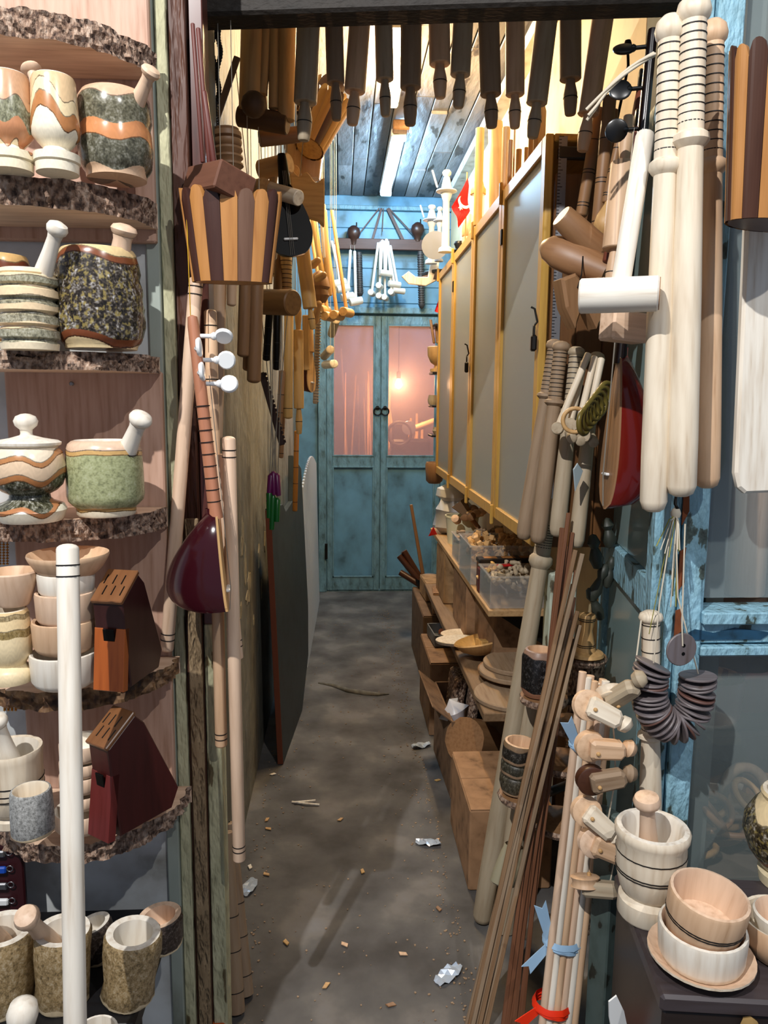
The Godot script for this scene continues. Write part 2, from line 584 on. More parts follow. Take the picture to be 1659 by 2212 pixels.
func build_setting() -> void:
	var conc := mat("concrete", Color(0.455, 0.45, 0.45), 0.85, T["concrete"], Vector3(0.55, 0.55, 0.55), true)
	relief(conc, T["rough"], 0.4)
	struct("floor", box(6.0, 0.1, 9.5, 0.002), conc, at(Vector3(0, -0.05, -3.6)))
	# raised cement seams and worn patches of the floor
	var seam := mat("seam", Color(0.5, 0.49, 0.46), 0.9, T["concrete"], Vector3(3, 3, 3), true)
	var fl := get_node("floor")
	var pts: Array = []
	for q in [[688, 1476], [720, 1482], [752, 1494], [790, 1500], [815, 1502], [840, 1500]]:
		pts.append(PY(q[0], q[1], 0.0) + Vector3(0, 0.052 - 0.05, 3.6) + Vector3(0, 0.05, 0))
	part(fl, "cement_seam", tube(pts, [0.004, 0.012, 0.014, 0.016, 0.013, 0.004], 6), seam)
	var wl := mat("wall_paint", Color(0.54, 0.525, 0.47), 0.75, T["dirt"], Vector3(0.9, 0.6, 0.9), true)
	relief(wl, T["rough"], 0.5)
	wall_box("wall_left", -0.5, -0.33, 0.0, 2.95, -1.85, -5.72, wl)
	var wr := mat("wall_cream", Color(0.86, 0.79, 0.64), 0.75, T["dirt"], Vector3(0.7, 0.5, 0.7), true)
	wall_box("wall_right", 0.79, 0.95, 0.0, 2.95, -2.1, -5.72, wr)
	wall_box("wall_display_side", 0.79, 0.83, 0.0, 2.75, -1.57, -2.1, mat("display_side", Color(0.4, 0.42, 0.4), 0.8, T["dirt"], Vector3(1.5, 1.5, 1.5), true))
	# peeled patches of plaster on the left wall
	var pl := mat("plaster", Color(0.74, 0.68, 0.55), 0.9, T["dirt"], Vector3(4, 4, 4), true)
	rng.seed = 5
	var wln := get_node("wall_left")
	for q in [[524, 1150, 3, 30], [530, 1220, 4, 40], [538, 1260, 5, 30], [560, 1200, 3, 26], [572, 1170, 2, 20], [520, 1320, 3, 18], [565, 1270, 2, 20], [522, 1180, 4, 22], [536, 1290, 7, 14], [548, 1340, 2, 12], [590, 1120, 2, 14]]:
		var c := PX(q[0], q[1], -0.329)
		var poly: Array = []
		var s := c.distance_to(PX(q[0], q[1] + 10, -0.329)) / 10.0
		for k in 11:
			var an := TAU * k / 11
			var rr := rng.randf_range(0.6, 1.3)
			poly.append([cos(an) * q[2] * 5 * s * rr, sin(an) * q[3] * s * rr])
		part(wln, "bare_plaster", prism(poly, 0.003), pl, at(c - wln.position, 90))

	# plank ceiling
	var cm := mat("ceiling_paint", Color(0.5, 0.47, 0.45), 0.6, T["peel"], Vector3(1.2, 1.2, 0.35), true)
	var ce := wall_box("ceiling", -0.5, 0.95, 2.93, 3.05, -1.7, -5.9, mat("ceiling_dark", Color(0.05, 0.045, 0.04), 0.9))
	rng.seed = 9
	var x := -0.33
	var i := 0
	while x < 0.79:
		var w := rng.randf_range(0.085, 0.115)
		var z := -1.7
		while z > -5.72:
			var l := rng.randf_range(1.3, 2.4)
			if i == 8 and z < -4.0:
				l = 1.0
			var z1 := maxf(z - l, -5.72)
			var tone := rng.randf_range(0.55, 1.0)
			var k := int(tone * 5)
			var pm := mat("plank_paint_%d" % k, Color(0.56 * k / 5.0 + 0.1, 0.54 * k / 5.0 + 0.1, 0.54 * k / 5.0 + 0.1), 0.5, T["peel"], Vector3(1.4, 1.4, 0.4), true)
			relief(pm, T["rough"], 0.3)
			var pb := part(ce, "plank", box(w - 0.005, 0.022, z - z1 - 0.004, 0.003), pm, at(Vector3(x + w / 2, 2.905 + rng.randf_range(0, 0.006), (z + z1) / 2) - ce.position))
			if i == 8 and z < -4.0 and z > -4.9:
				pb.rotation_degrees.x = 1.2
			z = z1
		x += w
		i += 1
	trim("trim_1", Vector3(0.765, 2.85, -1.9), Vector3(0.765, 2.85, -5.7), 0.05, 0.09, mat("batten_white", Color(0.72, 0.74, 0.76), 0.6, T["dirt"], Vector3(2, 2, 2), true))

	build_back_wall()
	build_front()

func trim(called: String, a: Vector3, b: Vector3, w: float, d: float, m: Material) -> MeshInstance3D:
	return struct(called, box(w, a.distance_to(b), d, 0.004), m, span(a, b).translated_local(Vector3(0, a.distance_to(b) / 2, 0)))

func build_back_wall() -> void:
	var blue := mat("blue_paint", Color(0.42, 0.62, 0.74), 0.55, T["dirt"], Vector3(1.1, 0.8, 1.1), true)
	var frame := mat("blue_frame", Color(0.45, 0.61, 0.68), 0.5, T["dirt"], Vector3(4, 1.6, 4), true)
	relief(frame, T["rough"], 0.3)
	var z := -5.75
	wall_box("wall_back", -0.5, -0.17, 0.0, 2.95, z, z - 0.1, blue)
	wall_box("wall_back", 0.80, 0.95, 0.0, 2.95, z, z - 0.1, blue)
	var up := wall_box("wall_back", -0.17, 0.80, 2.09, 2.95, z, z - 0.1, blue)
	var yb := [2.1, 2.155, 2.27, 2.4, 2.54, 2.68, 2.8, 2.93]
	for i in 7:
		part(up, "wall_board", box(0.96, yb[i + 1] - yb[i] - 0.003, 0.012, 0.003), blue, at(Vector3(0.315, (yb[i] + yb[i + 1]) / 2, z + 0.005) - up.position))
	trim("trim_2", Vector3(-0.33, 2.815, z + 0.02), Vector3(0.79, 2.815, z + 0.02), 0.03, 0.05, frame)
	trim("trim_3", Vector3(-0.14, 0.0, z + 0.02), Vector3(-0.14, 2.09, z + 0.02), 0.06, 0.06, frame)
	trim("trim_4", Vector3(0.775, 0.0, z + 0.02), Vector3(0.775, 2.09, z + 0.02), 0.055, 0.06, frame)
	trim("trim_5", Vector3(-0.17, 2.1, z + 0.025), Vector3(0.8, 2.1, z + 0.025), 0.045, 0.07, frame)
	# two leaves
	var pane := StandardMaterial3D.new()
	pane.resource_name = "dusty_glass"
	pane.albedo_color = Color(0.74, 0.64, 0.7, 0.38)
	pane.transparency = BaseMaterial3D.TRANSPARENCY_ALPHA
	pane.roughness = 0.12
	M["dusty_glass"] = pane
	for s in 2:
		var x0 := -0.108 if s == 0 else 0.295
		var w := 0.397 if s == 0 else 0.45
		var dn := Node3D.new()
		dn.name = numbered("door")
		dn.name = "door_%d" % (s + 1)
		add_child(dn)
		dn.set_meta("kind", "structure")
		dn.position = Vector3(x0, 0.012, z + 0.02)
		var sw := 0.042
		for xx in [sw / 2, w - sw / 2]:
			part(dn, "stile", box(sw, 2.05, 0.04, 0.003), frame, at(Vector3(xx, 1.025, 0)))
		for q in [[0.05, 0.1], [0.985, 0.085], [2.02, 0.06]]:
			part(dn, "rail", box(w - 2 * sw, q[1], 0.036, 0.003), frame, at(Vector3(w / 2, q[0], 0)))
		part(dn, "lower_panel", box(w - 2 * sw, 0.88, 0.014, 0.002), blue, at(Vector3(w / 2, 0.52, -0.006)))
		part(dn, "pane", box(w - 2 * sw, 0.97, 0.004, 0.0005), pane, at(Vector3(w / 2, 1.51, 0)))
		for q in [[0.1, 0], [0.94, 0], [1.03, 0], [1.985, 0]]:
			part(dn, "glazing_bead", box(w - 2 * sw, 0.012, 0.012, 0.002), frame, at(Vector3(w / 2, q[0] + (0.006 if q[0] < 1 else 0.0), 0.016)))
		for xx in [sw + 0.006, w - sw - 0.006]:
			part(dn, "glazing_bead", box(0.012, 0.95, 0.012, 0.002), frame, at(Vector3(xx, 1.51, 0.016)))
			part(dn, "glazing_bead", box(0.012, 0.84, 0.012, 0.002), frame, at(Vector3(xx, 0.52, 0.016)))
		part(dn, "ring_pull", torus(0.028, 0.005, 16), M["iron"], at(Vector3(w - 0.02 if s == 0 else 0.03, 1.36, 0.032)))
		part(dn, "pull_plate", disc(0.016, 0.006, 12), M["iron"], at(Vector3(w - 0.02 if s == 0 else 0.03, 1.385, 0.02), 0, 90))
	for q in [[-0.1, 0.32, 0.12]]:
		struct("door_hinge", box(0.02, q[2], 0.012), M["iron"], at(Vector3(q[0] - 0.012, q[1], z + 0.06)))
	for q in [[0.29, 1.03, 0.05, 2.06], [-0.13, 1.03, 0.06, 2.1], [0.765, 1.03, 0.07, 2.1]]:  # strips added behind the leaves to block light leaking through the gaps
		struct("added_leak_strip", box(q[2], q[3], 0.02), frame, at(Vector3(q[0], q[1], z - 0.015)))
	struct("added_leak_strip", box(0.96, 0.06, 0.03), frame, at(Vector3(0.315, 2.065, z - 0.01)))  # added strip blocking the light leak over the door
	struct("door_sill", box(0.96, 0.02, 0.06), frame, at(Vector3(0.315, 0.005, z)))
	# the workshop behind the glass
	var dk := mat("soot_wall", Color(0.32, 0.22, 0.17), 0.9, T["dirt"], Vector3(1.5, 1.5, 1.5), true)
	wall_box("wall_workshop_back", -0.9, 1.6, 0.0, 2.9, -7.6, -7.7, dk)
	wall_box("wall_workshop_left", -1.0, -0.9, 0.0, 2.9, -5.85, -7.7, dk)
	wall_box("wall_workshop_right", 1.6, 1.7, 0.0, 2.9, -5.85, -7.7, dk)
	wall_box("ceiling_workshop", -1.0, 1.7, 2.9, 3.0, -5.85, -7.7, dk)
	var bp := P(861, 829, 6.5)
	var b := thing("bare_bulb", "glowing bare bulb shining behind the right door pane", "lamp", at(bp))
	var gm := StandardMaterial3D.new()
	gm.emission_enabled = true
	gm.emission = Color(1.0, 0.72, 0.4)
	gm.emission_energy_multiplier = 14.0
	part(b, "bulb", lathe([[-0.045, 0], [-0.036, 0.022], [-0.01, 0.034], [0.015, 0.026], [0.045, 0.014]], 16), gm)
	part(b, "socket", lathe([[0.043, 0], [0.043, 0.018], [0.1, 0.018], [0.11, 0]], 12), M["iron"])
	part(b, "flex", tube([Vector3(0, 0.1, 0), Vector3(0, 2.88 - bp.y, 0)], 0.004, 6), M["black"])
	lamp(bp, Color(1.0, 0.74, 0.52), 2.8, 0.03)
	glow_fog(Vector3(0.35, 1.5, -6.75), Vector3(2.4, 2.6, 1.6))
	# sticks and a lathe behind the panes
	rng.seed = 77
	for k in 16:
		var px := rng.randf_range(735, 830)
		var a := P(px, 990, 6.5 + k * 0.04)
		a.y = 0.0
		var bb := P(px + rng.randf_range(-30, 30), rng.randf_range(740, 860), 6.9 + k * 0.03)
		solo("timber_stick", "thin reddish timber stick leaning in the workshop behind the left door pane", "stick", rod(a.distance_to(bb), 0.009, -1, 0.3, 8), W("oak", 0, k % 3 * 0.3), span(a, bb), "sticks behind the door glass")
	solo("work_bench", "dark bench under the machine behind the door glass", "bench", joined([[box(1.3, 0.04, 0.5), at(Vector3())], [box(0.05, 0.98, 0.4), at(Vector3(-0.5, -0.5, 0))], [box(0.05, 0.98, 0.4), at(Vector3(0.5, -0.5, 0))]]), W("dark", 1), at(Vector3(P(880, 990, 6.7).x + 0.3, P(880, 990, 6.7).y - 0.06, -6.75)))
	var lt := thing("turning_machine", "dark machine with a round wheel behind the right door pane", "machine", at(P(880, 985, 6.7)))
	part(lt, "machine_body", box(0.34, 0.2, 0.2, 0.02), M["iron"], at(Vector3(0.02, 0.05, 0)))
	part(lt, "headstock", box(0.14, 0.2, 0.16, 0.02), M["iron"], at(Vector3(-0.07, 0.2, 0)))
	part(lt, "wheel", torus(0.1, 0.014), M["iron"], at(Vector3(-0.08, 0.2, 0.1)))
	part(lt, "faceplate", disc(0.06, 0.02), M["metal"], at(Vector3(0.0, 0.25, 0.09), 0, 90))
	part(lt, "workpiece", rod(0.3, 0.03), W("honey"), at(Vector3(0.05, 0.24, 0.05), 0, 0, -70))
	for k in 7:
		var a := P(845 + k * 11, 990, 6.9)
		a.y = P(880, 990, 6.7).y - 0.03
		var bb := P(842 + k * 12 + rng.randf_range(-20, 20), rng.randf_range(870, 930), 7.2)
		solo("wood_offcut", "pale wood offcut piled beside the machine behind the right door pane", "offcut", rod(a.distance_to(bb), 0.02, 0.012, 0.2, 7), W("honey"), span(a, bb), "offcuts behind the door glass")

func glow_fog(c: Vector3, size: Vector3) -> void:  # fog added to spread the glow that the dusty panes scatter
	var fv := FogVolume.new()
	fv.name = "added_glow_fog"
	fv.size = size
	fv.shape = RenderingServer.FOG_VOLUME_SHAPE_BOX
	var fm := FogMaterial.new()
	fm.density = 0.26
	fm.albedo = Color(0.93, 0.86, 0.9)
	fv.material = fm
	add_child(fv)
	fv.position = c
	fv.set_meta("kind", "stuff")
	tag(fv, "added fog standing in for the bulb glow in the dusty door panes", "haze")

func build_front() -> void:
	var old := mat("old_lintel", Color(0.15, 0.125, 0.1), 0.7, T["dirt"], Vector3(2, 5, 5), true)
	relief(old, T["rough"], 0.2)
	# lintel of two members with a hanging batten behind it
	var lx := Transform3D(Basis(Vector3.UP, -atan2(0.125, 0.93)), Vector3(0.17, 0, -1.647))
	struct("lintel", box(1.22, 0.40, 0.07, 0.006), old, lx * at(Vector3(0, 2.41, 0)))
	struct("lintel_moulding", box(1.22, 0.022, 0.03, 0.006), old, lx * at(Vector3(0, 2.262, 0.042)))
	var cr := mat("peeling_cream", Color(0.74, 0.73, 0.6), 0.75, T["peel"], Vector3(3, 0.9, 3), true)
	relief(cr, T["rough"], 0.6)
	var br := mat("old_brown", Color(0.34, 0.2, 0.14), 0.55, T["dirt"], Vector3(6, 0.8, 6), true)
	relief(br, T["crack"], 0.5)
	var ck := mat("cracked_paint", Color(0.6, 0.51, 0.39), 0.75, T["dirt"], Vector3(7, 2, 7), true)
	relief(ck, T["crack"], 0.9)
	var gp := mat("grey_green", Color(0.62, 0.66, 0.63), 0.5, T["dirt"], Vector3(2, 0.8, 2), true)
	# doorpost: five members beside each other
	wall_box("post_grey", -0.357, -0.333, 0.0, 2.75, -1.475, -1.56, gp)
	wall_box("post_cream", -0.332, -0.311, 0.0, 2.75, -1.485, -1.56, cr)
	wall_box("post_brown", -0.310, -0.279, 0.0, 2.75, -1.495, -1.57, br)
	wall_box("post_cracked", -0.304, -0.278, 0.0, 1.22, -1.486, -1.494, ck)
	wall_box("post_pole", -0.277, -0.251, 1.0, 2.75, -1.51, -1.57, mat("brown_pole", Color(0.36, 0.2, 0.17), 0.28, T["dirt"], Vector3(6, 1, 6), true))
	wall_box("post_inner", -0.277, -0.247, 0.0, 1.0, -1.51, -1.57, cr)
	wall_box("post_jamb", -0.345, -0.283, 0.0, 2.9, -1.575, -1.86, mat("jamb_grey", Color(0.45, 0.44, 0.38), 0.6, T["dirt"], Vector3(3, 1, 3), true))
	# sheet metal behind the left shelves
	var sh := mat("sheet", Color(0.84, 0.86, 0.87), 0.4, T["dirt"], Vector3(1.4, 1.4, 1.4), true)
	sh.metallic = 0.0
	wall_box("wall_front_left", -1.6, -0.357, 0.0, 2.75, -1.485, -1.56, sh)
	# right: a blue door leaf folded back inside, and the shop window
	var bl := mat("peeling_blue", Color(0.58, 0.76, 0.84), 0.55, T["peel"], Vector3(3.4, 1.6, 3.4), true)
	relief(bl, T["rough"], 0.5)
	var dg := StandardMaterial3D.new()
	dg.resource_name = "dark_glass"
	dg.albedo_color = Color(0.75, 0.82, 0.82, 0.16)
	dg.transparency = BaseMaterial3D.TRANSPARENCY_ALPHA
	dg.roughness = 0.06
	M["dark_glass"] = dg
	var leaf := Node3D.new()
	leaf.name = "door_3"
	add_child(leaf)
	leaf.set_meta("kind", "structure")
	var h := Vector3(0.672, 0, -1.53)
	var f := Vector3(0.770, 0, -2.13)
	leaf.transform = Transform3D(Basis((f - h).normalized(), Vector3.UP, (f - h).normalized().cross(Vector3.UP)), h)
	var lw := h.distance_to(f)
	for xx in [0.03, lw - 0.03]:
		part(leaf, "stile", box(0.06, 2.1, 0.04), bl, at(Vector3(xx, 1.06, 0)))
	for q in [[0.06, 0.1], [1.03, 0.085], [2.07, 0.07]]:
		part(leaf, "rail", box(lw - 0.12, q[1], 0.036), bl, at(Vector3(lw / 2, q[0], 0)))
	for q in [[0.545, 0.88], [1.555, 0.96]]:
		part(leaf, "pane", box(lw - 0.12, q[1], 0.004, 0.0005), mat("clouded_pane", Color(0.56, 0.66, 0.66), 0.15), at(Vector3(lw / 2, q[0], 0)))
	var wn := Node3D.new()
	wn.name = "window_1"
	add_child(wn)
	wn.set_meta("kind", "structure")
	wn.position = Vector3(0.66, 0, -1.5)
	for q in [[0.0, 0.022], [0.026, 0.05], [0.72, 0.06]]:
		part(wn, "stile", box(q[1], 2.75, 0.06 if q[0] > 0 else 0.045), bl, at(Vector3(q[0] + q[1] / 2, 1.375, 0)))
	for q in [[1.02, 0.026, 0.085], [0.985, 0.042, 0.05], [0.95, 0.02, 0.075], [0.3, 0.06, 0.05], [2.45, 0.06, 0.05]]:
		part(wn, "rail", box(0.66, q[1], q[2]), bl, at(Vector3(0.4, q[0], 0.005)))
	for q in [[0.635, 0.61], [1.735, 1.37]]:
		part(wn, "pane", box(0.65, q[1], 0.004, 0.0005), dg, at(Vector3(0.4, q[0], -0.01)))
	# peeled strips on the frame
	var bd := mat("bare_blue", Color(0.12, 0.3, 0.42), 0.6, T["dirt"], Vector3(5, 5, 5), true)
	for q in [[0.12, 0.983, 0.2, 0.02], [0.36, 0.98, 0.18, 0.016]]:
		part(wn, "peeled_patch", prism([[-q[2] / 2, -q[3] / 2], [-q[2] * 0.3, q[3] * 0.6], [-q[2] * 0.1, q[3] * 0.2], [q[2] * 0.12, q[3] * 0.7], [q[2] * 0.5, q[3] * 0.2], [q[2] * 0.4, -q[3] * 0.5]], 0.003), bd, at(Vector3(q[0], q[1], 0.032)))
	var rustm := mat("rust", Color(0.5, 0.26, 0.12), 0.9, T["dirt"], Vector3(6, 6, 6), true)
	for q in [[0.024, 1.12, 0.012, 0.09], [0.024, 1.01, 0.014, 0.06], [0.024, 1.28, 0.012, 0.14]]:
		part(wn, "rust_patch", prism([[-q[2] / 2, -q[3] / 2], [q[2] * 0.6, -q[3] * 0.3], [q[2] * 0.3, q[3] * 0.1], [q[2] * 0.5, q[3] * 0.5], [-q[2] * 0.5, q[3] * 0.4]], 0.003), rustm, at(Vector3(q[0], q[1], 0.032)))
	# the dark display behind the window
	var dkw := mat("display_dark", Color(0.5, 0.44, 0.38), 0.9, T["dirt"], Vector3(1.5, 1.5, 1.5), true)
	wall_box("wall_display", 0.95, 2.0, 0.0, 2.75, -2.05, -2.1, dkw)
	wall_box("floor_display", 0.83, 2.0, 0.36, 0.38, -1.56, -2.05, dkw)
	wall_box("ceiling_display", 0.95, 2.0, 2.75, 2.8, -1.45, -2.1, dkw)

# ================================================================ shelves on the left
# a slab of log with bark on its curved front: flat side at z = 0, front towards +z
func log_slab(rx: float, rz: float, th: float, sd: int, pw := 2.0) -> ArrayMesh:
	var nz := FastNoiseLite.new()
	nz.seed = sd
	nz.frequency = 1.0
	nz.fractal_octaves = 4
	var n := 110
	var lay := 6
	var g: Array = []
	for k in lay + 1:
		var row: Array = []
		for i in n + 1:
			var a := PI * i / n
			var c := cos(a)
			var s := sin(a)
			var x := rx * signf(c) * pow(absf(c), 2.0 / pw)
			var z := rz * pow(maxf(s, 0.0), 2.0 / pw)
			var o := nz.get_noise_3d(x * 55, k * 0.35, z * 55) * 0.010 + nz.get_noise_3d(x * 14, k * 0.1, z * 14) * 0.012 - 0.004
			if i == 0 or i == n:
				o *= 0.3
			var dir := Vector3(c, 0, s)
			row.append(Vector3(x, -th + th * k / lay, z) + dir * o)
		g.append(row)
	var st := new_st()
	for k in [0, lay]:
		var nn := Vector3.UP if k == lay else Vector3.DOWN
		for i in n:
			tri(st, Vector3(0, g[k][0].y, 0), g[k][i], g[k][i + 1], nn, nn, nn)
	quad(st, Vector3(-rx, -th, 0), Vector3(rx, -th, 0), Vector3(rx, 0, 0), Vector3(-rx, 0, 0), Vector3(0, 0, -1))
	var m := st.commit()
	st = new_st()
	for k in lay:
		for i in n:
			var a: Vector3 = g[k][i]
			var b: Vector3 = g[k][i + 1]
			var c: Vector3 = g[k + 1][i + 1]
			var d: Vector3 = g[k + 1][i]
			var nn := (b - a).cross(d - a).normalized()
			if nn.dot(Vector3(a.x / rx, 0, a.z / rz + 0.01)) < 0:
				nn = -nn
			quad(st, a, b, c, d, nn)
	return st.commit(m)

func stand(called: String, label: String, cat: String, p: Vector3, s: float, prof: Array, split: int, mats: Array, group := "", rough := 0.0, roll := 0.0, yaw := 0.0, pitch := 0.0) -> Node3D:
	# prof in pixels at that place; s = metres per pixel
	var q: Array = []
	for e in prof:
		var f: Array = e.duplicate()
		f[0] = e[0] * s
		f[1] = e[1] * s
		q.append(f)
	if q[0][1] > 0.0:
		q.push_front([q[0][0], 0.0, 0.02, 0.0])
		split += 1
	var o := thing(called, label, cat, at(p, yaw, pitch, roll), group)
	part(o, "body", vessel(q, split, 30, rough, int(p.x * 999)), [mats[0], mats[1]])
	return o

func ring_line(o: Node3D, y: float, r: float, m: Material = null) -> void:
	part(o, "burnt_ring", lathe([[y - 0.0009, r], [y - 0.0009, r + 0.0007], [y + 0.0009, r + 0.0007], [y + 0.0009, r]], 26), m if m else M["line"])

# a pestle from its working end a to its knob b
func pestle(a: Vector3, b: Vector3, r: float, label: String, m: Material, knob := 1.25, group := "") -> Node3D:
	var l := a.distance_to(b)
	var o := thing("pestle", label, "pestle", span(a, b), group)
	part(o, "shaft", lathe([[0, 0], [l * 0.02, r * 0.9], [l * 0.1, r * 1.12], [l * 0.35, r], [l * 0.6, r * 0.8], [l * 0.78, r * 0.72], [l * 0.84, r * 0.8]], 18), m)
	part(o, "knob", lathe([[l * 0.83, r * 0.7], [l * 0.87, r * knob * 0.9], [l * 0.92, r * knob], [l * 0.97, r * knob * 0.85], [l, r * 0.4], [l, 0]], 18), m)
	return o

func do_left_shelves() -> void:
	var bk := wood("board", Color(0.78, 0.64, 0.56), 0.6)
	bk = wood("board", Color(0.78, 0.64, 0.56), 0.6, 0, 0.2)
	var lb := solo("backboard", "tall pale beech backboard behind the lower four log shelves on the left", "board", box(0.285, 0.86, 0.02), bk, at(Vector3(-0.476, 1.07, -1.47)))
	part(lb, "screw", disc(0.0042, 0.006, 10), M["metal"], at(P(156, 829, 1.455) - Vector3(-0.476, 1.07, -1.47), 0, 90))
	solo("backboard", "pale beech backboard behind the topmost log shelves on the left", "board", box(0.42, 0.6, 0.02), W("board", 0, 0.7), at(Vector3(-0.545, 2.03, -1.47)))
	var ys := [2.045, 1.797, 1.526, 1.247, 0.952, 0.681]
	var labs := ["topmost log slab shelf with bark front edge, cut off by the picture top", "log slab shelf with flaky bark edge carrying two goblets and a banded mortar", "straight log slab shelf with grey cracked bark under the rough bark mortar", "log slab shelf with black rugged bark under the lidded bowl and green mortar", "log slab shelf with smooth bark under the tall stack of bowls and a knife block", "lowest log slab shelf with torn bark under the leaning maroon knife block"]
	var dims := [[-0.53, 0.205, 0.16, 0.042, 2.0], [-0.545, 0.215, 0.165, 0.045, 2.0], [-0.53, 0.195, 0.16, 0.03, 3.4], [-0.53, 0.2, 0.165, 0.038, 2.2], [-0.50, 0.185, 0.185, 0.035, 2.0], [-0.485, 0.185, 0.205, 0.035, 2.0]]
	var sb := mat("bark_smooth", Color(0.8, 0.72, 0.58), 0.7, T["barkc"], Vector3(4, 3, 4))
	for i in 6:
		var d: Array = dims[i]
		solo("log_shelf", labs[i], "shelf", log_slab(d[1], d[2], d[3], 40 + i, d[4]), [W("pink", 1), sb if i == 4 else M["bark"]], at(Vector3(d[0], ys[i], -1.458)))

	# ---- shelf 1
	var gob := [[0, 44], [18, 45], [19, 42], [22, 48], [38, 48], [42, 30], [50, 27], [62, 38], [74, 48], [88, 50], [186, 45], [194, 42], [196, 39], [190, 36], [100, 32], [92, 0]]
	var b1 := bark_mat("bk1", 3, [[0.20, Color(0.88, 0.72, 0.5), 0], [0.34, Color(0.93, 0.82, 0.6), 0], [0.5, Color(0.72, 0.42, 0.17), 0], [1.2, Color(0.95, 0.9, 0.78), 0]], 0.28, 0.13)
	var b2 := bark_mat("bk2", 6, [[0.30, Color(0.8, 0.58, 0.4), 0], [0.52, Color(0.5, 0.5, 0.36), 1], [0.74, Color(0.78, 0.48, 0.28), 0], [1.2, Color(0.95, 0.89, 0.74), 0]], 0.28, 0.07)
	var s := mpp(125, 378, 1.28)
	stand("goblet_mortar", "polished goblet mortar of cream wood with orange wavy band on second shelf", "mortar", P(125, 376, 1.285), s, gob, 11, [b1, W("pale")])
	stand("goblet_mortar", "goblet mortar with green bark belt at the left edge of the second shelf", "mortar", P(26, 372, 1.28), s, gob, 11, [b2, W("pale")])
	pestle(P(100, 250, 1.33), P(64, 140, 1.345), 15 * s, "pestle with round pink knob rising behind the two goblet mortars", W("pink"), 1.5)
	var s2 := mpp(255, 390, 1.35)
	var b3 := bark_mat("bk3", 12, [[0.13, Color(0.86, 0.66, 0.5), 0], [0.43, Color(0.4, 0.38, 0.28), 1], [0.62, Color(0.8, 0.47, 0.23), 0], [0.93, Color(0.36, 0.35, 0.27), 1], [1.3, Color(0.9, 0.72, 0.55), 0]], 0.2, 0.06)
	stand("bark_mortar", "wide mortar with dark bark spirals and orange grooves on second shelf", "mortar", P(253, 389, 1.352), s2, [[0, 62], [12, 64], [16, 68], [26, 74], [58, 78], [92, 76], [104, 73], [118, 77], [160, 74], [172, 66], [175, 60], [172, 54], [80, 44], [70, 0]], 10, [b3, W("pink")])
	pestle(P(278, 262, 1.345), P(330, 145, 1.30), 17 * s2, "pink pestle leaning in the wide spiral banded mortar", W("pink"), 1.2)
	# ---- shelf 2
	var s3 := mpp(66, 757, 1.29)
	var dip: Array = [[0, 58], [14, 60]]
	for k in 5:
		var y0 := 18.0 + k * 28
		dip.append_array([[y0, 55], [y0 + 3, 55], [y0 + 7, 63 + (k % 2)], [y0 + 22, 63], [y0 + 25, 57]])
	dip.append_array([[158, 60], [166, 56], [168, 50], [160, 44], [70, 36], [60, 0]])
	stand("grooved_mortar", "mortar turned with five deep rings like a honey dipper on third shelf", "mortar", P(66, 757, 1.292), s3, dip, 28, [bark_mat("bk4", 15, [[0.12, Color(0.95, 0.85, 0.66), 0], [0.22, Color(0.62, 0.6, 0.47), 1], [0.36, Color(0.93, 0.8, 0.6), 0], [0.45, Color(0.62, 0.59, 0.46), 1], [0.56, Color(0.93, 0.8, 0.6), 0], [0.68, Color(0.6, 0.57, 0.45), 1], [0.76, Color(0.93, 0.8, 0.6), 0], [0.92, Color(0.6, 0.58, 0.46), 1], [1.3, Color(0.94, 0.86, 0.7), 0]], 0.3, 0.015), W("pale")])
	pestle(P(78, 640, 1.292), P(128, 480, 1.25), 19 * s3, "cream pestle with flared end standing in the deep ringed mortar", W("pale"), 1.15)
	var s4 := mpp(220, 757, 1.34)
	var rb := bark_mat("bk5", 21, [[0.06, Color(0.9, 0.76, 0.5), 0], [0.13, Color(0.5, 0.22, 0.07), 0], [0.88, Color(0.23, 0.19, 0.15), 2], [0.955, Color(0.48, 0.2, 0.06), 0], [1.3, Color(0.92, 0.8, 0.56), 0]], 0.25, 0.03, 0.75)
	relief(rb, T["rough"], 0.0)
	var big: Array = [[0, 74, 0.0, 0], [8, 76, 0.03, 0], [14, 82, 0.06, 0], [22, 86, 0.1, 0.2]]
	for k in 16:
		var t := k / 15.0
		big.append([30 + t * 150, 84 + 8 * sin(PI * (0.75 - t * 0.7)) - t * 3, 0.14 + t * 0.73, 1.0])
	big.append_array([[190, 81, 0.92, 0.2], [200, 78, 0.97, 0], [206, 74, 1.0, 0], [207, 68, 1, 0], [200, 60], [80, 50], [70, 0]])
	stand("bark_mortar", "large mortar covered in rough black bark with yellow lichen on third shelf", "mortar", P(220, 755, 1.345), s4, big, 23, [rb, W("cream")], "", 0.006)
	pestle(P(245, 640, 1.345), P(270, 484, 1.32), 26 * s4, "thick pink pestle in the large rough bark mortar", W("pink"), 1.05)
	var big2: Array = []
	for e in big:
		var f: Array = e.duplicate()
		f[1] *= 0.72
		f[0] *= 0.95
		big2.append(f)
	stand("bark_mortar", "bark mortar with red rim mostly hidden behind the deep ringed mortar", "mortar", P(12, 752, 1.38), s4, big2, 23, [bark_mat("bk6", 27, [[0.1, Color(0.85, 0.65, 0.35), 0], [0.2, Color(0.45, 0.18, 0.06), 0], [0.84, Color(0.28, 0.23, 0.17), 2], [0.96, Color(0.6, 0.34, 0.1), 0], [1.3, Color(0.9, 0.78, 0.5), 0]], 0.25, 0.04, 1.0), W("cream")], "", 0.004)
	# ---- shelf 3
	var s5 := mpp(70, 1120, 1.28)
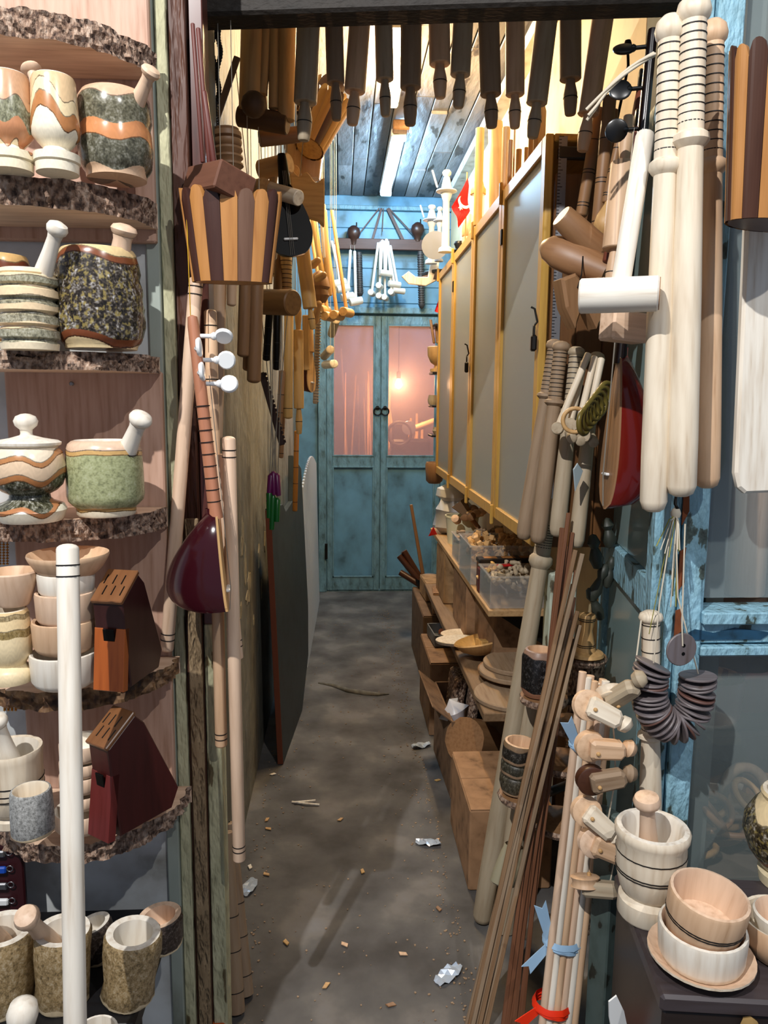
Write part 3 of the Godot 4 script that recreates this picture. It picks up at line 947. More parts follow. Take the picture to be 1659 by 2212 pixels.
	var bm := bark_mat("bk7", 33, [[0.13, Color(0.93, 0.85, 0.72), 0], [0.2, Color(0.72, 0.44, 0.2), 0], [0.38, Color(0.88, 0.74, 0.58), 0], [0.46, Color(0.7, 0.4, 0.16), 0], [0.8, Color(0.3, 0.29, 0.19), 1], [0.87, Color(0.72, 0.42, 0.2), 0], [1.3, Color(0.95, 0.9, 0.78), 0]], 0.22, 0.06, 0.6)
	var sug := stand("lidded_bowl", "lidded footed bowl with a round knob and dark bark belt on fourth shelf", "bowl", P(68, 1124, 1.285), s5, [[0, 62], [8, 68], [24, 74], [36, 68], [44, 48], [50, 42], [58, 41], [66, 56], [78, 68], [98, 75], [120, 76], [148, 70], [160, 60], [162, 52], [155, 48], [80, 40], [75, 0]], 12, [bm, W("pale")])
	part(sug, "lid", lathe([[160 * s5, 0], [160 * s5, 62 * s5], [164 * s5, 68 * s5], [169 * s5, 69 * s5], [173 * s5, 62 * s5], [178 * s5, 34 * s5], [184 * s5, 14 * s5], [186 * s5, 0]], 30), W("pale", 0, 0.4))
	part(sug, "knob", lathe([[180 * s5, 15 * s5], [188 * s5, 12 * s5], [196 * s5, 13 * s5], [204 * s5, 22 * s5], [214 * s5, 25 * s5], [224 * s5, 20 * s5], [229 * s5, 9 * s5], [230 * s5, 0]], 22), W("pale", 0, 0.8))
	var s6 := mpp(230, 1115, 1.33)
	stand("green_mortar", "squat mortar with smooth olive green bark on fourth shelf", "mortar", P(231, 1111, 1.33), s6, [[0, 58], [4, 61], [18, 62], [22, 68], [32, 77], [44, 80], [100, 79], [140, 77], [152, 73], [158, 66], [160, 60], [156, 54], [70, 44], [62, 0]], 10, [bark_mat("bk8", 39, [[0.13, Color(0.88, 0.72, 0.58), 0], [0.19, Color(0.8, 0.6, 0.3), 0], [0.88, Color(0.62, 0.64, 0.42), 1], [0.93, Color(0.8, 0.58, 0.25), 0], [1.3, Color(0.93, 0.86, 0.72), 0]], 0.25, 0.02, 0.22), W("pale")])
	var pg := pestle(P(250, 1030, 1.33), P(309, 893, 1.28), 22 * s6, "ringed pestle leaning to the right in the green bark mortar", W("pale"), 1.1)
	for yy in [0.05, 0.06]:
		ring_line(pg, yy, 22 * s6 * 1.0)
	# ---- shelf 4
	var s7 := mpp(145, 1475, 1.27)
	var cols := ["pale", "beech", "pink", "pale", "pale"]
	var st_l := ["bottom bowl of the stack of five beside the knife block", "second lowest bowl in the stack of five beside the knife block", "middle pinkish bowl in the stack of five beside the knife block", "small white bowl second from the top of the stack of five", "wide flared bowl on top of the stack of five"]
	var tiers := [[1476, 70, 74], [1404, 66, 70], [1346, 62, 72], [1288, 58, 55]]
	for k in 4:
		var t: Array = tiers[k]
		var r: float = t[1]
		var hh: float = t[2]
		stand("bowl", "plain turned " + st_l[k], "bowl", P(142 + (3 if k > 1 else 0), t[0], 1.27), s7, [[0, r - 16], [6, r - 8], [16, r - 2], [hh - 8, r], [hh - 2, r - 1], [hh, r - 4], [hh - 3, r - 9], [12, r - 14], [8, 0]], 6, [W(cols[k], 0, k * 0.3), W(cols[k], 0, k * 0.3)], "stacked bowls on the fifth shelf")
	stand("bowl", "wide flared pinkish bowl on top of the stack of five on the fifth shelf", "bowl", P(150, 1246, 1.275), s7, [[0, 40], [4, 52], [20, 68], [40, 80], [48, 83], [52, 82], [50, 78], [30, 66], [10, 44], [6, 0]], 5, [W("beech"), W("beech", 0, 0.5)], "stacked bowls on the fifth shelf")
	var s8 := mpp(25, 1470, 1.25)
	stand("cup", "cream footed cup with olive bark foot at left end of fifth shelf", "cup", P(26, 1470, 1.255), s8, [[0, 42], [10, 45], [26, 44], [32, 38], [38, 30], [46, 34], [60, 44], [90, 46], [150, 42], [160, 38], [161, 34], [150, 32], [70, 30], [64, 0]], 9, [bark_mat("bk9", 44, [[0.07, Color(0.9, 0.76, 0.5), 0], [0.13, Color(0.6, 0.5, 0.3), 1], [0.27, Color(0.9, 0.78, 0.55), 0], [0.37, Color(0.55, 0.44, 0.2), 1], [1.4, Color(0.93, 0.83, 0.62), 0]], 0.4, 0.03, 0.3), W("cream")])
	stand("bowl", "small conical bowl resting on the footed cup at left of fifth shelf", "bowl", P(30, 1306, 1.26), s8, [[0, 30], [6, 34], [60, 52], [72, 53], [75, 50], [70, 46], [20, 28], [14, 0]], 4, [W("pink"), W("beech")])
	knife_block("knife_block", "small knife block with dark top, orange front and six slots beside stacked bowls", P(243, 1488, 1.235), -14, 0.054, 0.185, [M["kb_top"] if M.has("kb_top") else wood("kb_dark", Color(0.22, 0.11, 0.1), 0.3), wood("kb_orange", Color(0.66, 0.34, 0.13), 0.4)], 1.0)
	knife_block("knife_block", "maroon knife block leaning back with a notch in its front on lowest log shelf", P(226, 1805, 1.21), -36, 0.052, 0.2, [wood("kb_maroon", Color(0.26, 0.08, 0.07), 0.4), wood("kb_maroon_lit", Color(0.42, 0.16, 0.15), 0.35)], 1.12)  # front plate tone is lighter to paint the light falling on it
	# ---- shelf 5
	var s9 := mpp(40, 1770, 1.27)
	var mj := stand("ringed_mortar", "pale mortar with black rings at the left end of lowest log shelf", "mortar", P(34, 1772, 1.275), s9, [[0, 46], [4, 50], [20, 50], [26, 44], [40, 56], [80, 62], [120, 61], [150, 62], [162, 64], [168, 62], [166, 55], [150, 52], [70, 44], [60, 0]], 10, [W("cream", 0, 0.9), W("pale")])
	for yy in [72, 84, 100]:
		ring_line(mj, yy * s9, 62 * s9)
	pestle(P(38, 1690, 1.275), P(-14, 1545, 1.24), 22 * s9, "pale pestle leaning left in the black ringed mortar", W("pale"), 1.1)
	stand("log_cup", "small cup with grey silvery bark at the front of lowest log shelf", "cup", P(72, 1797, 1.2), mpp(72, 1797, 1.2), [[0, 42], [4, 44], [50, 44], [92, 42], [98, 40], [99, 36], [94, 33], [40, 31], [36, 0]], 5, [bark_mat("bk10", 51, [[0.94, Color(0.6, 0.6, 0.58), 1], [1.4, Color(0.85, 0.74, 0.55), 0]], 0.7, 0.02, 0.35), W("cream")])
	var tl := ["lowest bowl with a rough cut rim behind the leaning pole", "second bowl from below behind the leaning pole", "third bowl from below behind the leaning pole", "fourth bowl from below behind the leaning pole", "topmost bowl with darker inside behind the leaning pole"]
	var tr := [[1786, 58, 46], [1738, 47, 34], [1702, 50, 40], [1668, 50, 34], [1636, 50, 40]]
	for k in 5:
		var t: Array = tr[k]
		var r: float = t[1]
		var hh: float = t[2]
		stand("bowl", "turned pale " + tl[k], "bowl", P(182 - (4 if k == 0 else 0), t[0], 1.275), s9, [[0, r - 14], [5, r - 6], [14, r], [hh - 4, r], [hh, r - 3], [hh - 3, r - 8], [10, r - 14], [7, 0]], 4, [W("pink", 0, k * 0.4), W("pale", 0, k * 0.2)], "stacked bowls on the lowest log shelf")

func knife_block(called: String, label: String, p: Vector3, yaw: float, w: float, h: float, ms: Array, k: float) -> void:
	var o := thing(called, label, "knife block", at(p, yaw - 90.0))
	# profile: x = towards the front, y up; extruded across the width
	var f := h * 0.56
	var up := [[0.0, f], [0.0, f + 0.002], [-0.012, h * 0.83], [-0.058, h], [-0.125, h * 0.1], [-0.125, 0], [-0.05, 0.0], [-0.014, f]]
	part(o, "wedge_body", prism([[-0.013, 0], [0.0, f], [0.0, f + 0.003], [0.004, h * 0.80], [-0.050, h], [-0.07, h * 0.9], [-0.125 * k, h * 0.16], [-0.11 * k, 0]], w, 0.002), ms[0])
	part(o, "front_plate", prism([[-w / 2, 0], [w / 2, 0], [w / 2, f], [w * 0.22, f], [w * 0.17, f * 0.8], [-w * 0.17, f * 0.8], [-w * 0.22, f], [-w / 2, f]], 0.016, 0.001), ms[1], at(Vector3(0.006, 0, 0), 90) * at(Vector3(0, 0, 0), 0, -7))
	part(o, "notch_shade", box(0.003, f * 0.2, w * 0.36, 0.0005), M["black"], at(Vector3(0.0035, f * 0.9, 0), 0, 0, -7))  # black insert paints the shade inside the plate notch
	var a := Vector2(0.004, h * 0.80)
	var b := Vector2(-0.05, h)
	var ang := rad_to_deg(atan2(b.y - a.y, b.x - a.x))
	var mid := (a + b) / 2
	part(o, "slot_plate", box(a.distance_to(b) + 0.006, 0.008, w + 0.002, 0.0015), wood("slot_top", Color(0.5, 0.33, 0.2), 0.35, 1), at(Vector3(mid.x, mid.y, 0), 0, 0, ang) * at(Vector3(0, -0.003, 0)))
	for i in 6:
		part(o, "knife_slot", box(0.02, 0.001, 0.002, 0.0002), M["black"], at(Vector3(mid.x, mid.y, 0), 0, 0, ang) * at(Vector3(-0.012 + 0.024 * (i % 2), -0.0073 if true else 0.0, -w * 0.36 + w * 0.145 * i)))

# ================================================================ rods, instruments and the clutter on the left of the doorway
func stick(called: String, label: String, cat: String, a: Vector3, b: Vector3, rpx: float, m: Material, group := "", round := 0.5, rpx2 := -1.0, seg := 12) -> MeshInstance3D:
	var s := a.distance_to(EYE) / F * 0.97
	return solo(called, label, cat, rod(a.distance_to(b), rpx * s, (rpx2 if rpx2 > 0 else rpx) * s, round, seg), m, span(a, b), group)

# rod with burnt rings at given distances from its lower end (fractions)
func ringed_rod(called: String, label: String, cat: String, a: Vector3, b: Vector3, rpx: float, m: Material, rings: Array, group := "", round := 0.5) -> Node3D:
	var s := a.distance_to(EYE) / F * 0.97
	var l := a.distance_to(b)
	var o := thing(called, label, cat, span(a, b), group)
	part(o, "shaft", rod(l, rpx * s, -1, round, 16), m)
	for t in rings:
		ring_line(o, t * l, rpx * s)
	return o

# a rolling pin whose lower end points to a; b is the far end
func rolling_pin(label: String, a: Vector3, b: Vector3, rpx: float, hl: float, m: Material, group := "", hr := 0.42, both := true) -> Node3D:
	var s := (a + b).distance_to(EYE * 2) / 2 / F * 0.97
	var l := a.distance_to(b)
	var r := rpx * s
	var h := hl * l
	var o := thing("rolling_pin", label, "rolling pin", span(a, b), group)
	part(o, "roller", lathe([[h, 0], [h, r - 0.002], [h + 0.002, r], [l * (1.0 if not both else 1.0) - (h if both else 0.0) - 0.002, r], [l - (h if both else 0.0), r - 0.002], [l - (h if both else 0.0), 0]], 20), m)
	var hp := [[0, 0], [0.001, r * hr * 0.75], [0.004, r * hr * 0.9], [h * 0.35, r * hr * 1.1], [h * 0.6, r * hr * 1.12], [h * 0.85, r * hr * 0.85], [h, r * hr * 0.75]]
	part(o, "handle", lathe(hp, 14), m)
	ring_line(o, h * 0.5, r * hr * 1.12)
	if both:
		part(o, "handle", lathe(hp, 14), m, Transform3D(Basis(Vector3(1, 0, 0), PI), Vector3(0, l, 0)))
	return o

# mallet: head from a to b, handle from the middle to c
func mallet(label: String, a: Vector3, b: Vector3, c: Vector3, r: float, hr: float, m: Material, group := "", m2: Material = null, cord := true) -> Node3D:
	var l := a.distance_to(b)
	var o := thing("mallet", label, "mallet", span(a, b), group)
	if cord:
		hang(o, c)
	part(o, "head", lathe([[0, 0], [0, r * 0.9], [r * 0.1, r], [l - r * 0.1, r], [l, r * 0.9], [l, 0]], 22), m)
	var inv := span(a, b).affine_inverse()
	var c2 := inv * c
	part(o, "handle", rod(c2.distance_to(Vector3(0, l / 2, 0)), hr, -1, 0.5, 12), m2 if m2 else m, span(Vector3(0, l / 2, 0), c2))
	return o

# a flared bucket of alternating staves with rounded tops
func stave_bucket(label: String, p: Vector3, xf: Basis, r0: float, r1: float, h: float, n: int, cols: Array, sd: int, flat := 1.0) -> Node3D:
	var o := thing("striped_bucket", label, "bucket", Transform3D(xf, p))
	rng.seed = sd
	for i in n:
		var a0 := TAU * i / n
		var w := TAU / n
		var st := new_st()
		var cut := 6
		var hh := h + rng.randf_range(-0.003, 0.004)
		for k in cut:
			var t0 := float(k) / cut
			var t1 := float(k + 1) / cut
			for lyr in 2:
				var off := 0.0 if lyr == 0 else -0.007
				var q: Array = []
				for e in [[t0, 0.0], [t1, 0.0], [t1, 1.0], [t0, 1.0]]:
					var yt: float = hh - 0.02 + 0.02 * sqrt(maxf(0.0, 1 - pow(e[0] * 2 - 1, 2.0)))
					var y: float = yt * e[1]
					var r: float = lerpf(r0, r1, e[1]) + off
					var an: float = a0 + w * (0.015 + 0.97 * e[0])
					var bul: float = 0.0012 * (1 - pow(e[0] * 2 - 1, 2.0)) if lyr == 0 else 0.0
					q.append(Vector3(cos(an) * (r + bul), y, sin(an) * (r + bul) * flat))
				var am := a0 + w * (t0 + t1) / 2
				var am2 := am + ((t0 + t1) - 1.0) * 0.25
				var nn := Vector3(cos(am2) * flat, -0.15 * flat, sin(am2)).normalized() * (1 if lyr == 0 else -1)
				quad(st, q[0], q[1], q[2], q[3], nn)
				if lyr == 0:
					var inn: Array = []
					for v in [q[3], q[2]]:
						inn.append(Vector3(v.x, v.y, v.z) - Vector3(v.x, 0, v.z).normalized() * 0.007)
					quad(st, q[3], q[2], inn[1], inn[0], Vector3.UP)
		for sgn in [0.0, 1.0]:
			var an: float = a0 + w * (0.015 + 0.97 * sgn)
			var dir := Vector3(cos(an), 0, sin(an) * flat)
			quad(st, dir * r0, dir * (r0 - 0.007), dir * (r1 - 0.007) + Vector3(0, hh - 0.02, 0), dir * r1 + Vector3(0, hh - 0.02, 0), Vector3(-sin(an), 0, cos(an)) * (-1 if sgn == 0 else 1))
		part(o, "stave", st.commit(), cols[i % cols.size()])
	part(o, "bottom_disc", disc(r0 - 0.004, 0.008), cols[0], Transform3D(Basis.from_scale(Vector3(1, 1, flat)), Vector3()))
	return o

# long-necked lute; bowl as a squashed lathe along y, flat soundboard on +x
func lute(label: String, foot: Vector3, top: Vector3, face: Vector3, bl: float, bw: float, bd: float, bowl: Material, neck: Material, pegs: Material, n_pegs := 3, frets := true, face_m: Material = null, sp := 0.042, ps := 1.0, pt := 0.985) -> Node3D:
	var l := foot.distance_to(top)
	var o := thing("lute", label, "lute", span(foot, top, face))
	# bowl: half rings across, z is the front (flat), -z the round back
	var st := new_st()
	var ny := 22
	var na := 14
	var g: Array = []
	for i in ny + 1:
		var t := float(i) / ny
		var w := bw / 2 * pow(sin(PI * clampf(pow(t, 0.62), 0, 1)), 0.75) * (1.0 - 0.15 * t) if t < 0.98 else 0.0
		w = maxf(w, 0.012 * smoothstep(0.4, 1.0, t))
		var row: Array = []
		for j in na + 1:
			var a := PI * j / na
			row.append(Vector3(cos(a) * w, t * bl, -sin(a) * w / (bw / 2) * bd))
		g.append(row)
	for i in ny:
		for j in na:
			var a: Vector3 = g[i][j]
			var b: Vector3 = g[i][j + 1]
			var c: Vector3 = g[i + 1][j + 1]
			var d: Vector3 = g[i + 1][j]
			var ns: Array = []
			for v in [a, b, c, d]:
				var tt: float = clampf(v.y / bl, 0.02, 0.98)
				ns.append(Vector3(v.x / (bw * 0.5), 0.55 * (tt - 0.42), v.z / bd).normalized())
			tri(st, a, b, c, ns[0], ns[1], ns[2])
			tri(st, a, c, d, ns[0], ns[2], ns[3])
	part(o, "bowl", st.commit(), bowl)
	st = new_st()
	for i in ny:
		quad(st, g[i][0] + Vector3(0, 0, 0.004), g[i][na] + Vector3(0, 0, 0.004), g[i + 1][na] + Vector3(0, 0, 0.004), g[i + 1][0] + Vector3(0, 0, 0.004), Vector3(0, 0, 1))
		for j in [0, na]:
			quad(st, g[i][j], g[i + 1][j], g[i + 1][j] + Vector3(0, 0, 0.004), g[i][j] + Vector3(0, 0, 0.004), Vector3(1 if j == 0 else -1, 0, 0))
	part(o, "soundboard", st.commit(), face_m if face_m else W("honey"))
	part(o, "bridge", box(bw * 0.3, 0.006, 0.008), M["white"], at(Vector3(0, bl * 0.22, 0.007)))
	var nr := 0.0135
	part(o, "neck", lathe([[bl * 0.9, 0.0], [bl * 0.9, nr * 1.25], [bl * 1.05, nr * 1.1], [l - 0.02, nr * 0.95], [l - 0.004, nr * 0.8], [l, 0]], 16, 0, 1, 0.8), neck)
	if frets:
		for k in 9:
			var y := bl * 1.06 + (l - bl) * 0.5 * k / 8.0
			part(o, "fret", lathe([[y - 0.0008, nr], [y - 0.0008, nr * 1.17], [y + 0.0008, nr * 1.17], [y + 0.0008, nr]], 16, 0, 1, 0.8), M["line"])
	for k in 3:
		part(o, "string", tube([Vector3(-0.005 + 0.005 * k, bl * 0.02, 0.006), Vector3(-0.004 + 0.004 * k, bl * 0.22, 0.012), Vector3(-0.004 + 0.004 * k, l * 0.8, nr + 0.004)], 0.0006, 5), M["wire"])
	for k in n_pegs:
		var y := l * pt - (k + 0.7) * sp
		var pg := part(o, "tuning_peg", lathe([[0, 0.004], [0.02, 0.004], [0.022, 0.006], [0.026, 0.0075], [0.03, 0.005]], 12), pegs, span(Vector3(0, y, 0.008), Vector3(-0.004, y - 0.004, 0.05)))
		part(pg, "peg_button", lathe([[-0.004, 0], [-0.004, 0.014], [-0.001, 0.0165], [0.002, 0.0165], [0.004, 0.014], [0.004, 0]], 16), pegs, at(Vector3(0, 0.043, 0), 90, 90) * at(Vector3(), 0, 0, 90 + (k * 30)) * Transform3D(Basis.from_scale(Vector3(ps, 1, ps)), Vector3()))
	for k in n_pegs - 1:
		var y := l * pt - (k + 1.25) * sp
		var pg := part(o, "tuning_peg", lathe([[0, 0.004], [0.018, 0.004], [0.02, 0.006]], 12), pegs, span(Vector3(-0.008, y, 0.0), Vector3(-0.045, y, 0.01)))
		part(pg, "peg_button", lathe([[-0.004, 0], [-0.004, 0.014], [-0.001, 0.0165], [0.002, 0.0165], [0.004, 0.014], [0.004, 0]], 16), pegs, at(Vector3(0, 0.028, 0), 0, 70))
	return o

# a cord, part of the thing, from a point of it up to the ceiling
func hang(o: Node3D, p: Vector3, up := 2.9) -> void:
	var inv := o.transform.affine_inverse()
	part(o, "hanging_loop", tube([inv * (p - Vector3(0, 0.004, 0)), inv * Vector3(p.x, up, p.z)], 0.0009, 5), M["cord"])

func tie_to(o: Node3D, p: Vector3, q: Vector3) -> void:
	var inv := o.transform.affine_inverse()
	part(o, "hanging_loop", tube([inv * p, inv * q], 0.0012, 5), M["cord"])

func do_left_front() -> void:
	ringed_rod("rolling_stick", "tall white stick with two black rings near its rounded top, in front of the shelves", "stick", PY(176, 3050, 0.0), P(146, 1174, 1.13), 15.5, W("pale", 0, 0.6), [0.962, 0.975])
	ringed_rod("rolling_stick", "slanted pale stick with two black rings at its lower end, left of the lute", "stick", P(360, 1408, 1.45), P(424, 598, 1.465), 14, W("pink", 0, 0.2), [0.035, 0.052, 0.955, 0.975])
	ringed_rod("rolling_stick", "pinkish stick behind the lute with rings at both ends, ending lowest but one", "stick", P(478, 1614, 1.48), P(454, 668, 1.49), 12.5, W("beech", 0, 0.5), [0.022, 0.035, 0.85, 0.965])
	ringed_rod("rolling_stick", "straight pale stick right of the lute bowl with two rings at each end", "stick", P(517, 1861, 1.45), P(494, 942, 1.44), 12.5, W("pink", 0, 0.8), [0.03, 0.042, 0.955, 0.97])
	ringed_rod("rolling_stick", "short visible stick hidden behind the front stick right of the lute", "stick", P(515, 1425, 1.47), P(476, 980, 1.475), 11, W("pink", 0, 0.4), [0.07, 0.1])
	lute("red brown lute with white tuning pegs hanging on the doorpost in front of slanted sticks", P(490, 1321, 1.39), P(415, 680, 1.405), Vector3(0.97, 0.02, -0.12), 0.195, 0.15, 0.108, mat("plum_gloss", Color(0.2, 0.05, 0.08), 0.16), wood("neck_tan", Color(0.74, 0.5, 0.38), 0.45), M["white"], 3)
	stick("yellow_string", "yellow string holding the lute's head on the striped bucket", "string", P(412, 690, 1.42), P(402, 440, 1.41), 1.0, mat("yellow_string", Color(0.8, 0.62, 0.1), 0.8))
	# shaded sticks hanging behind the bucket
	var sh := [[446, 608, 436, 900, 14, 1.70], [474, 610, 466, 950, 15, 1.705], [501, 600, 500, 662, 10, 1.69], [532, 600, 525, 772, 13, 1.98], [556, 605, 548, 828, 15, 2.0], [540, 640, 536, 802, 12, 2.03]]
	var sl := ["dusky hanging stick right behind the lute's pegs", "dusky hanging stick between the lute's pegs and the wall", "short dusky stick end with one ring peeping under the bucket", "brown rounded stick hanging under the bucket's right side", "longest brown stick hanging left of the brown mallet head", "brown stick half hidden between two longer hanging sticks"]
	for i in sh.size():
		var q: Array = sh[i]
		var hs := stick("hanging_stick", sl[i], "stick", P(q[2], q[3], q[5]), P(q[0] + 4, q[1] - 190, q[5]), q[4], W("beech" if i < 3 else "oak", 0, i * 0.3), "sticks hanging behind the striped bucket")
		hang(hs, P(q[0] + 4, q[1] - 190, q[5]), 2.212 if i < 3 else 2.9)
	var la := wood("stave_honey", Color(0.74, 0.52, 0.29), 0.35)
	var da := wood("stave_dark", Color(0.27, 0.155, 0.12), 0.35)
	var mi := wood("stave_mid", Color(0.43, 0.31, 0.24), 0.4)
	stave_bucket("flared bucket of alternating dark and honey staves hanging at the left doorpost", P(502, 611, 1.425), Basis(Vector3.UP, 0.02), 0.07, 0.089, 0.156, 18, [la, da, la, mi, la, da], 3, 0.36)
	var bk := solo("mahogany_block", "rough mahogany block lying tilted on top of the left striped bucket", "block", box(0.075, 0.05, 0.12, 0.003), wood("block_red", Color(0.42, 0.26, 0.18), 0.75, 2), at(P(472, 402, 1.44), 38, 6, -16))
	# bundle of grooved pins on the floor
	var bp := [[512, 2188, 486, 1796, 15], [487, 2172, 470, 1788, 14], [532, 2150, 494, 1776, 14], [505, 2120, 478, 1770, 14]]
	var bl := ["foremost grooved wooden pin standing on the floor behind the doorpost", "leftmost grooved wooden pin standing against the doorpost", "rightmost grooved wooden pin standing on the floor by the doorpost", "rearmost grooved wooden pin of the four by the doorpost"]
	for i in 4:
		var q: Array = bp[i]
		var a := PY(q[0], q[1], 0.004)
		var b := P(q[2], q[3], -a.z + 0.12)
		var o := ringed_rod("grooved_pin", bl[i], "wooden pin", a, b, q[4], W("dust", 0, i * 0.3), [0.12, 0.34, 0.53], "grooved pins on the floor", 0.15)
		part(o, "end_hole", disc(0.004, 0.001, 8), M["black"], at(Vector3(0, a.distance_to(b) - 0.0004, 0)))
	solo("wooden_box", "orange varnished wooden block at the bottom edge beside the grooved pins", "block", box(0.075, 0.1, 0.08, 0.003), wood("orange_box", Color(0.72, 0.33, 0.12), 0.35, 1), at(PY(450, 2192, 0.1) - Vector3(0, 0.05, 0), 6))

func do_left_clutter() -> void:
	mat("black_gloss", Color(0.012, 0.011, 0.011), 0.45).metallic_specular = 0.25
	M["black"].metallic_specular = 0.3
	# canes and bead chains in the upper left corner
	var cn := [[416, 50, 438, 352, 4, "leftmost of the thin reddish canes leaning on the doorpost"], [428, 60, 452, 356, 4.5, "middle thin reddish cane leaning on the doorpost"], [440, 196, 463, 358, 6, "thicker fluted reddish cane beside the bead strand"]]
	for q in cn:
		stick("cane", q[5], "cane", P(q[2], q[3], 1.485), P(q[0], q[1], 1.485), q[4], wood("cane_red", Color(0.4, 0.2, 0.17), 0.5), "reddish canes at the doorpost")
	var beads := mat("bead_dark", Color(0.1, 0.075, 0.05), 0.35)
	for s in 2:
		var list: Array = []
		var a := P(462 + s * 14, 40, 1.9)
		var b := P(456 + s * 9, 330, 1.9)
		for k in 46:
			list.append([lathe([[-0.006, 0], [-0.003, 0.005], [0, 0.0062], [0.003, 0.005], [0.006, 0]], 8), at(a.lerp(b, k / 45.0) + Vector3(0.004 * sin(k * 0.5 + s * 2), 0, 0.004 * cos(k * 0.5)))])
		var o := thing("bead_strand", ["left strand of dark wooden beads hanging from the lintel", "right strand of dark wooden beads hanging from the lintel"][s], "beads", Transform3D())
		var bm := part(o, "beads", joined(list), beads)
		bm.set_meta("kind", "stuff")
	solo("wood_lath", "thin dark lath slanting across the light upper left wall", "lath", box(0.016, 0.17, 0.006), W("oak"), span(P(487, 200, 1.95), P(532, 66, 1.95)))
	# grooved jar
	var gj: Array = [[0, 0], [0, 0.024]]
	for k in 5:
		gj.append_array([[0.006 + k * 0.017, 0.026 + k * 0.0022], [0.012 + k * 0.017, 0.035], [0.017 + k * 0.017, 0.034], [0.0185 + k * 0.017, 0.027]])
	gj.append([0.092, 0.03])
	gj.append([0.092, 0])
	solo("grooved_jar", "dusky round jar turned with deep grooves above the mahogany block", "jar", lathe(gj, 26), W("oak", 0, 0.4), at(P(494, 372, 1.86), 0, 0, 3))
	var dw := wood("dusky", Color(0.4, 0.27, 0.14), 0.6)
	mallet("dusky mallet with thick head hanging sideways under the rolling pins", P(515, 250, 2.02), P(622, 268, 2.0), P(560, 90, 2.05), 0.025, 0.012, dw)
	mallet("second dusky mallet lying across below the thick headed one", P(560, 300, 2.08), P(648, 290, 2.1), P(590, 110, 2.12), 0.02, 0.011, W("oak", 0, 0.6))
	solo("wooden_ball", "dusky wooden ball hanging above the dusky mallets", "ball", lathe([[-0.03, 0], [-0.026, 0.015], [-0.015, 0.026], [0, 0.03], [0.015, 0.026], [0.026, 0.015], [0.03, 0]], 20), dw, at(P(548, 226, 1.93)))
	mallet("pale mallet with a cut off head tilted beside the black lute", P(562, 368, 2.2), P(626, 352, 2.16), P(575, 520, 2.25), 0.026, 0.011, W("honey", 0, 0.3))
	mallet("yellow mallet whose round face turns towards the doorway", P(508, 420, 2.2), P(574, 408, 2.12), P(540, 560, 2.25), 0.028, 0.011, W("honey", 0, 0.9))
	mallet("small pale mallet head pointing right over the black lute", P(578, 408, 2.15), P(646, 428, 2.08), P(590, 560, 2.2), 0.02, 0.01, W("cream", 0, 0.9))
	mallet("little yellow mallet peeping above the black lute's neck", P(600, 362, 2.4), P(636, 372, 2.34), P(610, 500, 2.4), 0.02, 0.01, W("honey", 0, 0.6))
	hang(lute("black pear shaped fiddle with a white bridge hanging beside the bucket", P(632, 556, 2.1), P(608, 330, 2.14), Vector3(0.15, 0.1, 1), 0.21, 0.125, 0.05, M["black"], M["black"], M["black"], 0, false, mat("black_gloss", Color(0.018, 0.016, 0.016), 0.5)), P(608, 330, 2.14))
	# scalloped board
	var sc := [[-0.046, 0.02], [-0.05, 0.055]]
	for k in 13:
		var t := k / 12.0
		sc.append([-0.05 + 0.1 * t, 0.075 - 0.028 * t + 0.010 * cos(t * TAU * 2.0)])
	sc.append_array([[0.05, 0.03], [0.045, -0.075], [0.03, -0.06], [-0.03, -0.045]])
	solo("scalloped_board", "yellow board with a wavy cut top edge hanging behind the black fiddle", "board", prism(sc, 0.022, 0.003), W("yellow", 1, 0.3), at(P(664, 430, 2.3), 14, 0, 2) * at(Vector3(), 0, 0, 0))
	for q in [[672, 360, 2.55, 0.05, 0.036, 0.075, "brown tapered wooden flower pot behind the wavy topped board", "beech"], [636, 345, 2.5, 0.034, 0.026, 0.09, "paler tapered wooden flower pot left of the brown one", "honey"]]:
		var pot := lathe([[-q[5] / 2, 0], [-q[5] / 2, q[4]], [q[5] / 2, q[3]], [q[5] / 2, q[3] - 0.006], [-q[5] / 2 + 0.01, q[4] - 0.006], [-q[5] / 2 + 0.01, 0]], 4)
		solo("tapered_pot", q[6], "pot", pot, W(q[7], 0, 0.4), at(P(q[0], q[1], q[2]), 40))
	var yl := wood("stave_yellow", Color(0.86, 0.66, 0.36), 0.35)
	stave_bucket("striped yellow bucket lying tilted high on the left near the ceiling", P(668, 322, 2.45), Basis.from_euler(Vector3(-0.35, 0.2, -0.42)), 0.045, 0.064, 0.19, 14, [yl, yl, mi_mat()], 8)
	stave_bucket("second striped bucket tipped over behind the yellow one by the ceiling", P(672, 248, 2.62), Basis.from_euler(Vector3(-0.5, 0.5, -0.7)), 0.05, 0.066, 0.14, 14, [mi_mat(), yl], 9)
	# column of hanging things, warm lit
	var cl := [
		[618, 640, 2.3, 618, 545, 2.3, 12, "grooved yellow club handle hanging beneath the black fiddle"],
		[598, 600, 2.35, 596, 525, 2.35, 8, "short yellow peg hanging right of the striped bucket"],
		[622, 905, 2.62, 624, 672, 2.62, 10, "plain yellow stick hanging under the brown mallet"],
	]
	for q in cl:
		var hc := ringed_rod("hanging_club", q[7], "club", P(q[0], q[1], q[2]), P(q[3], q[4], q[5]), q[6], W("yellow", 0, q[0] * 0.01), [0.1, 0.2, 0.3, 0.4, 0.5, 0.6, 0.7, 0.8] if q[6] == 12 else [0.1], "yellow sticks hanging on the left")
		hang(hc, P(q[3], q[4], q[5]))
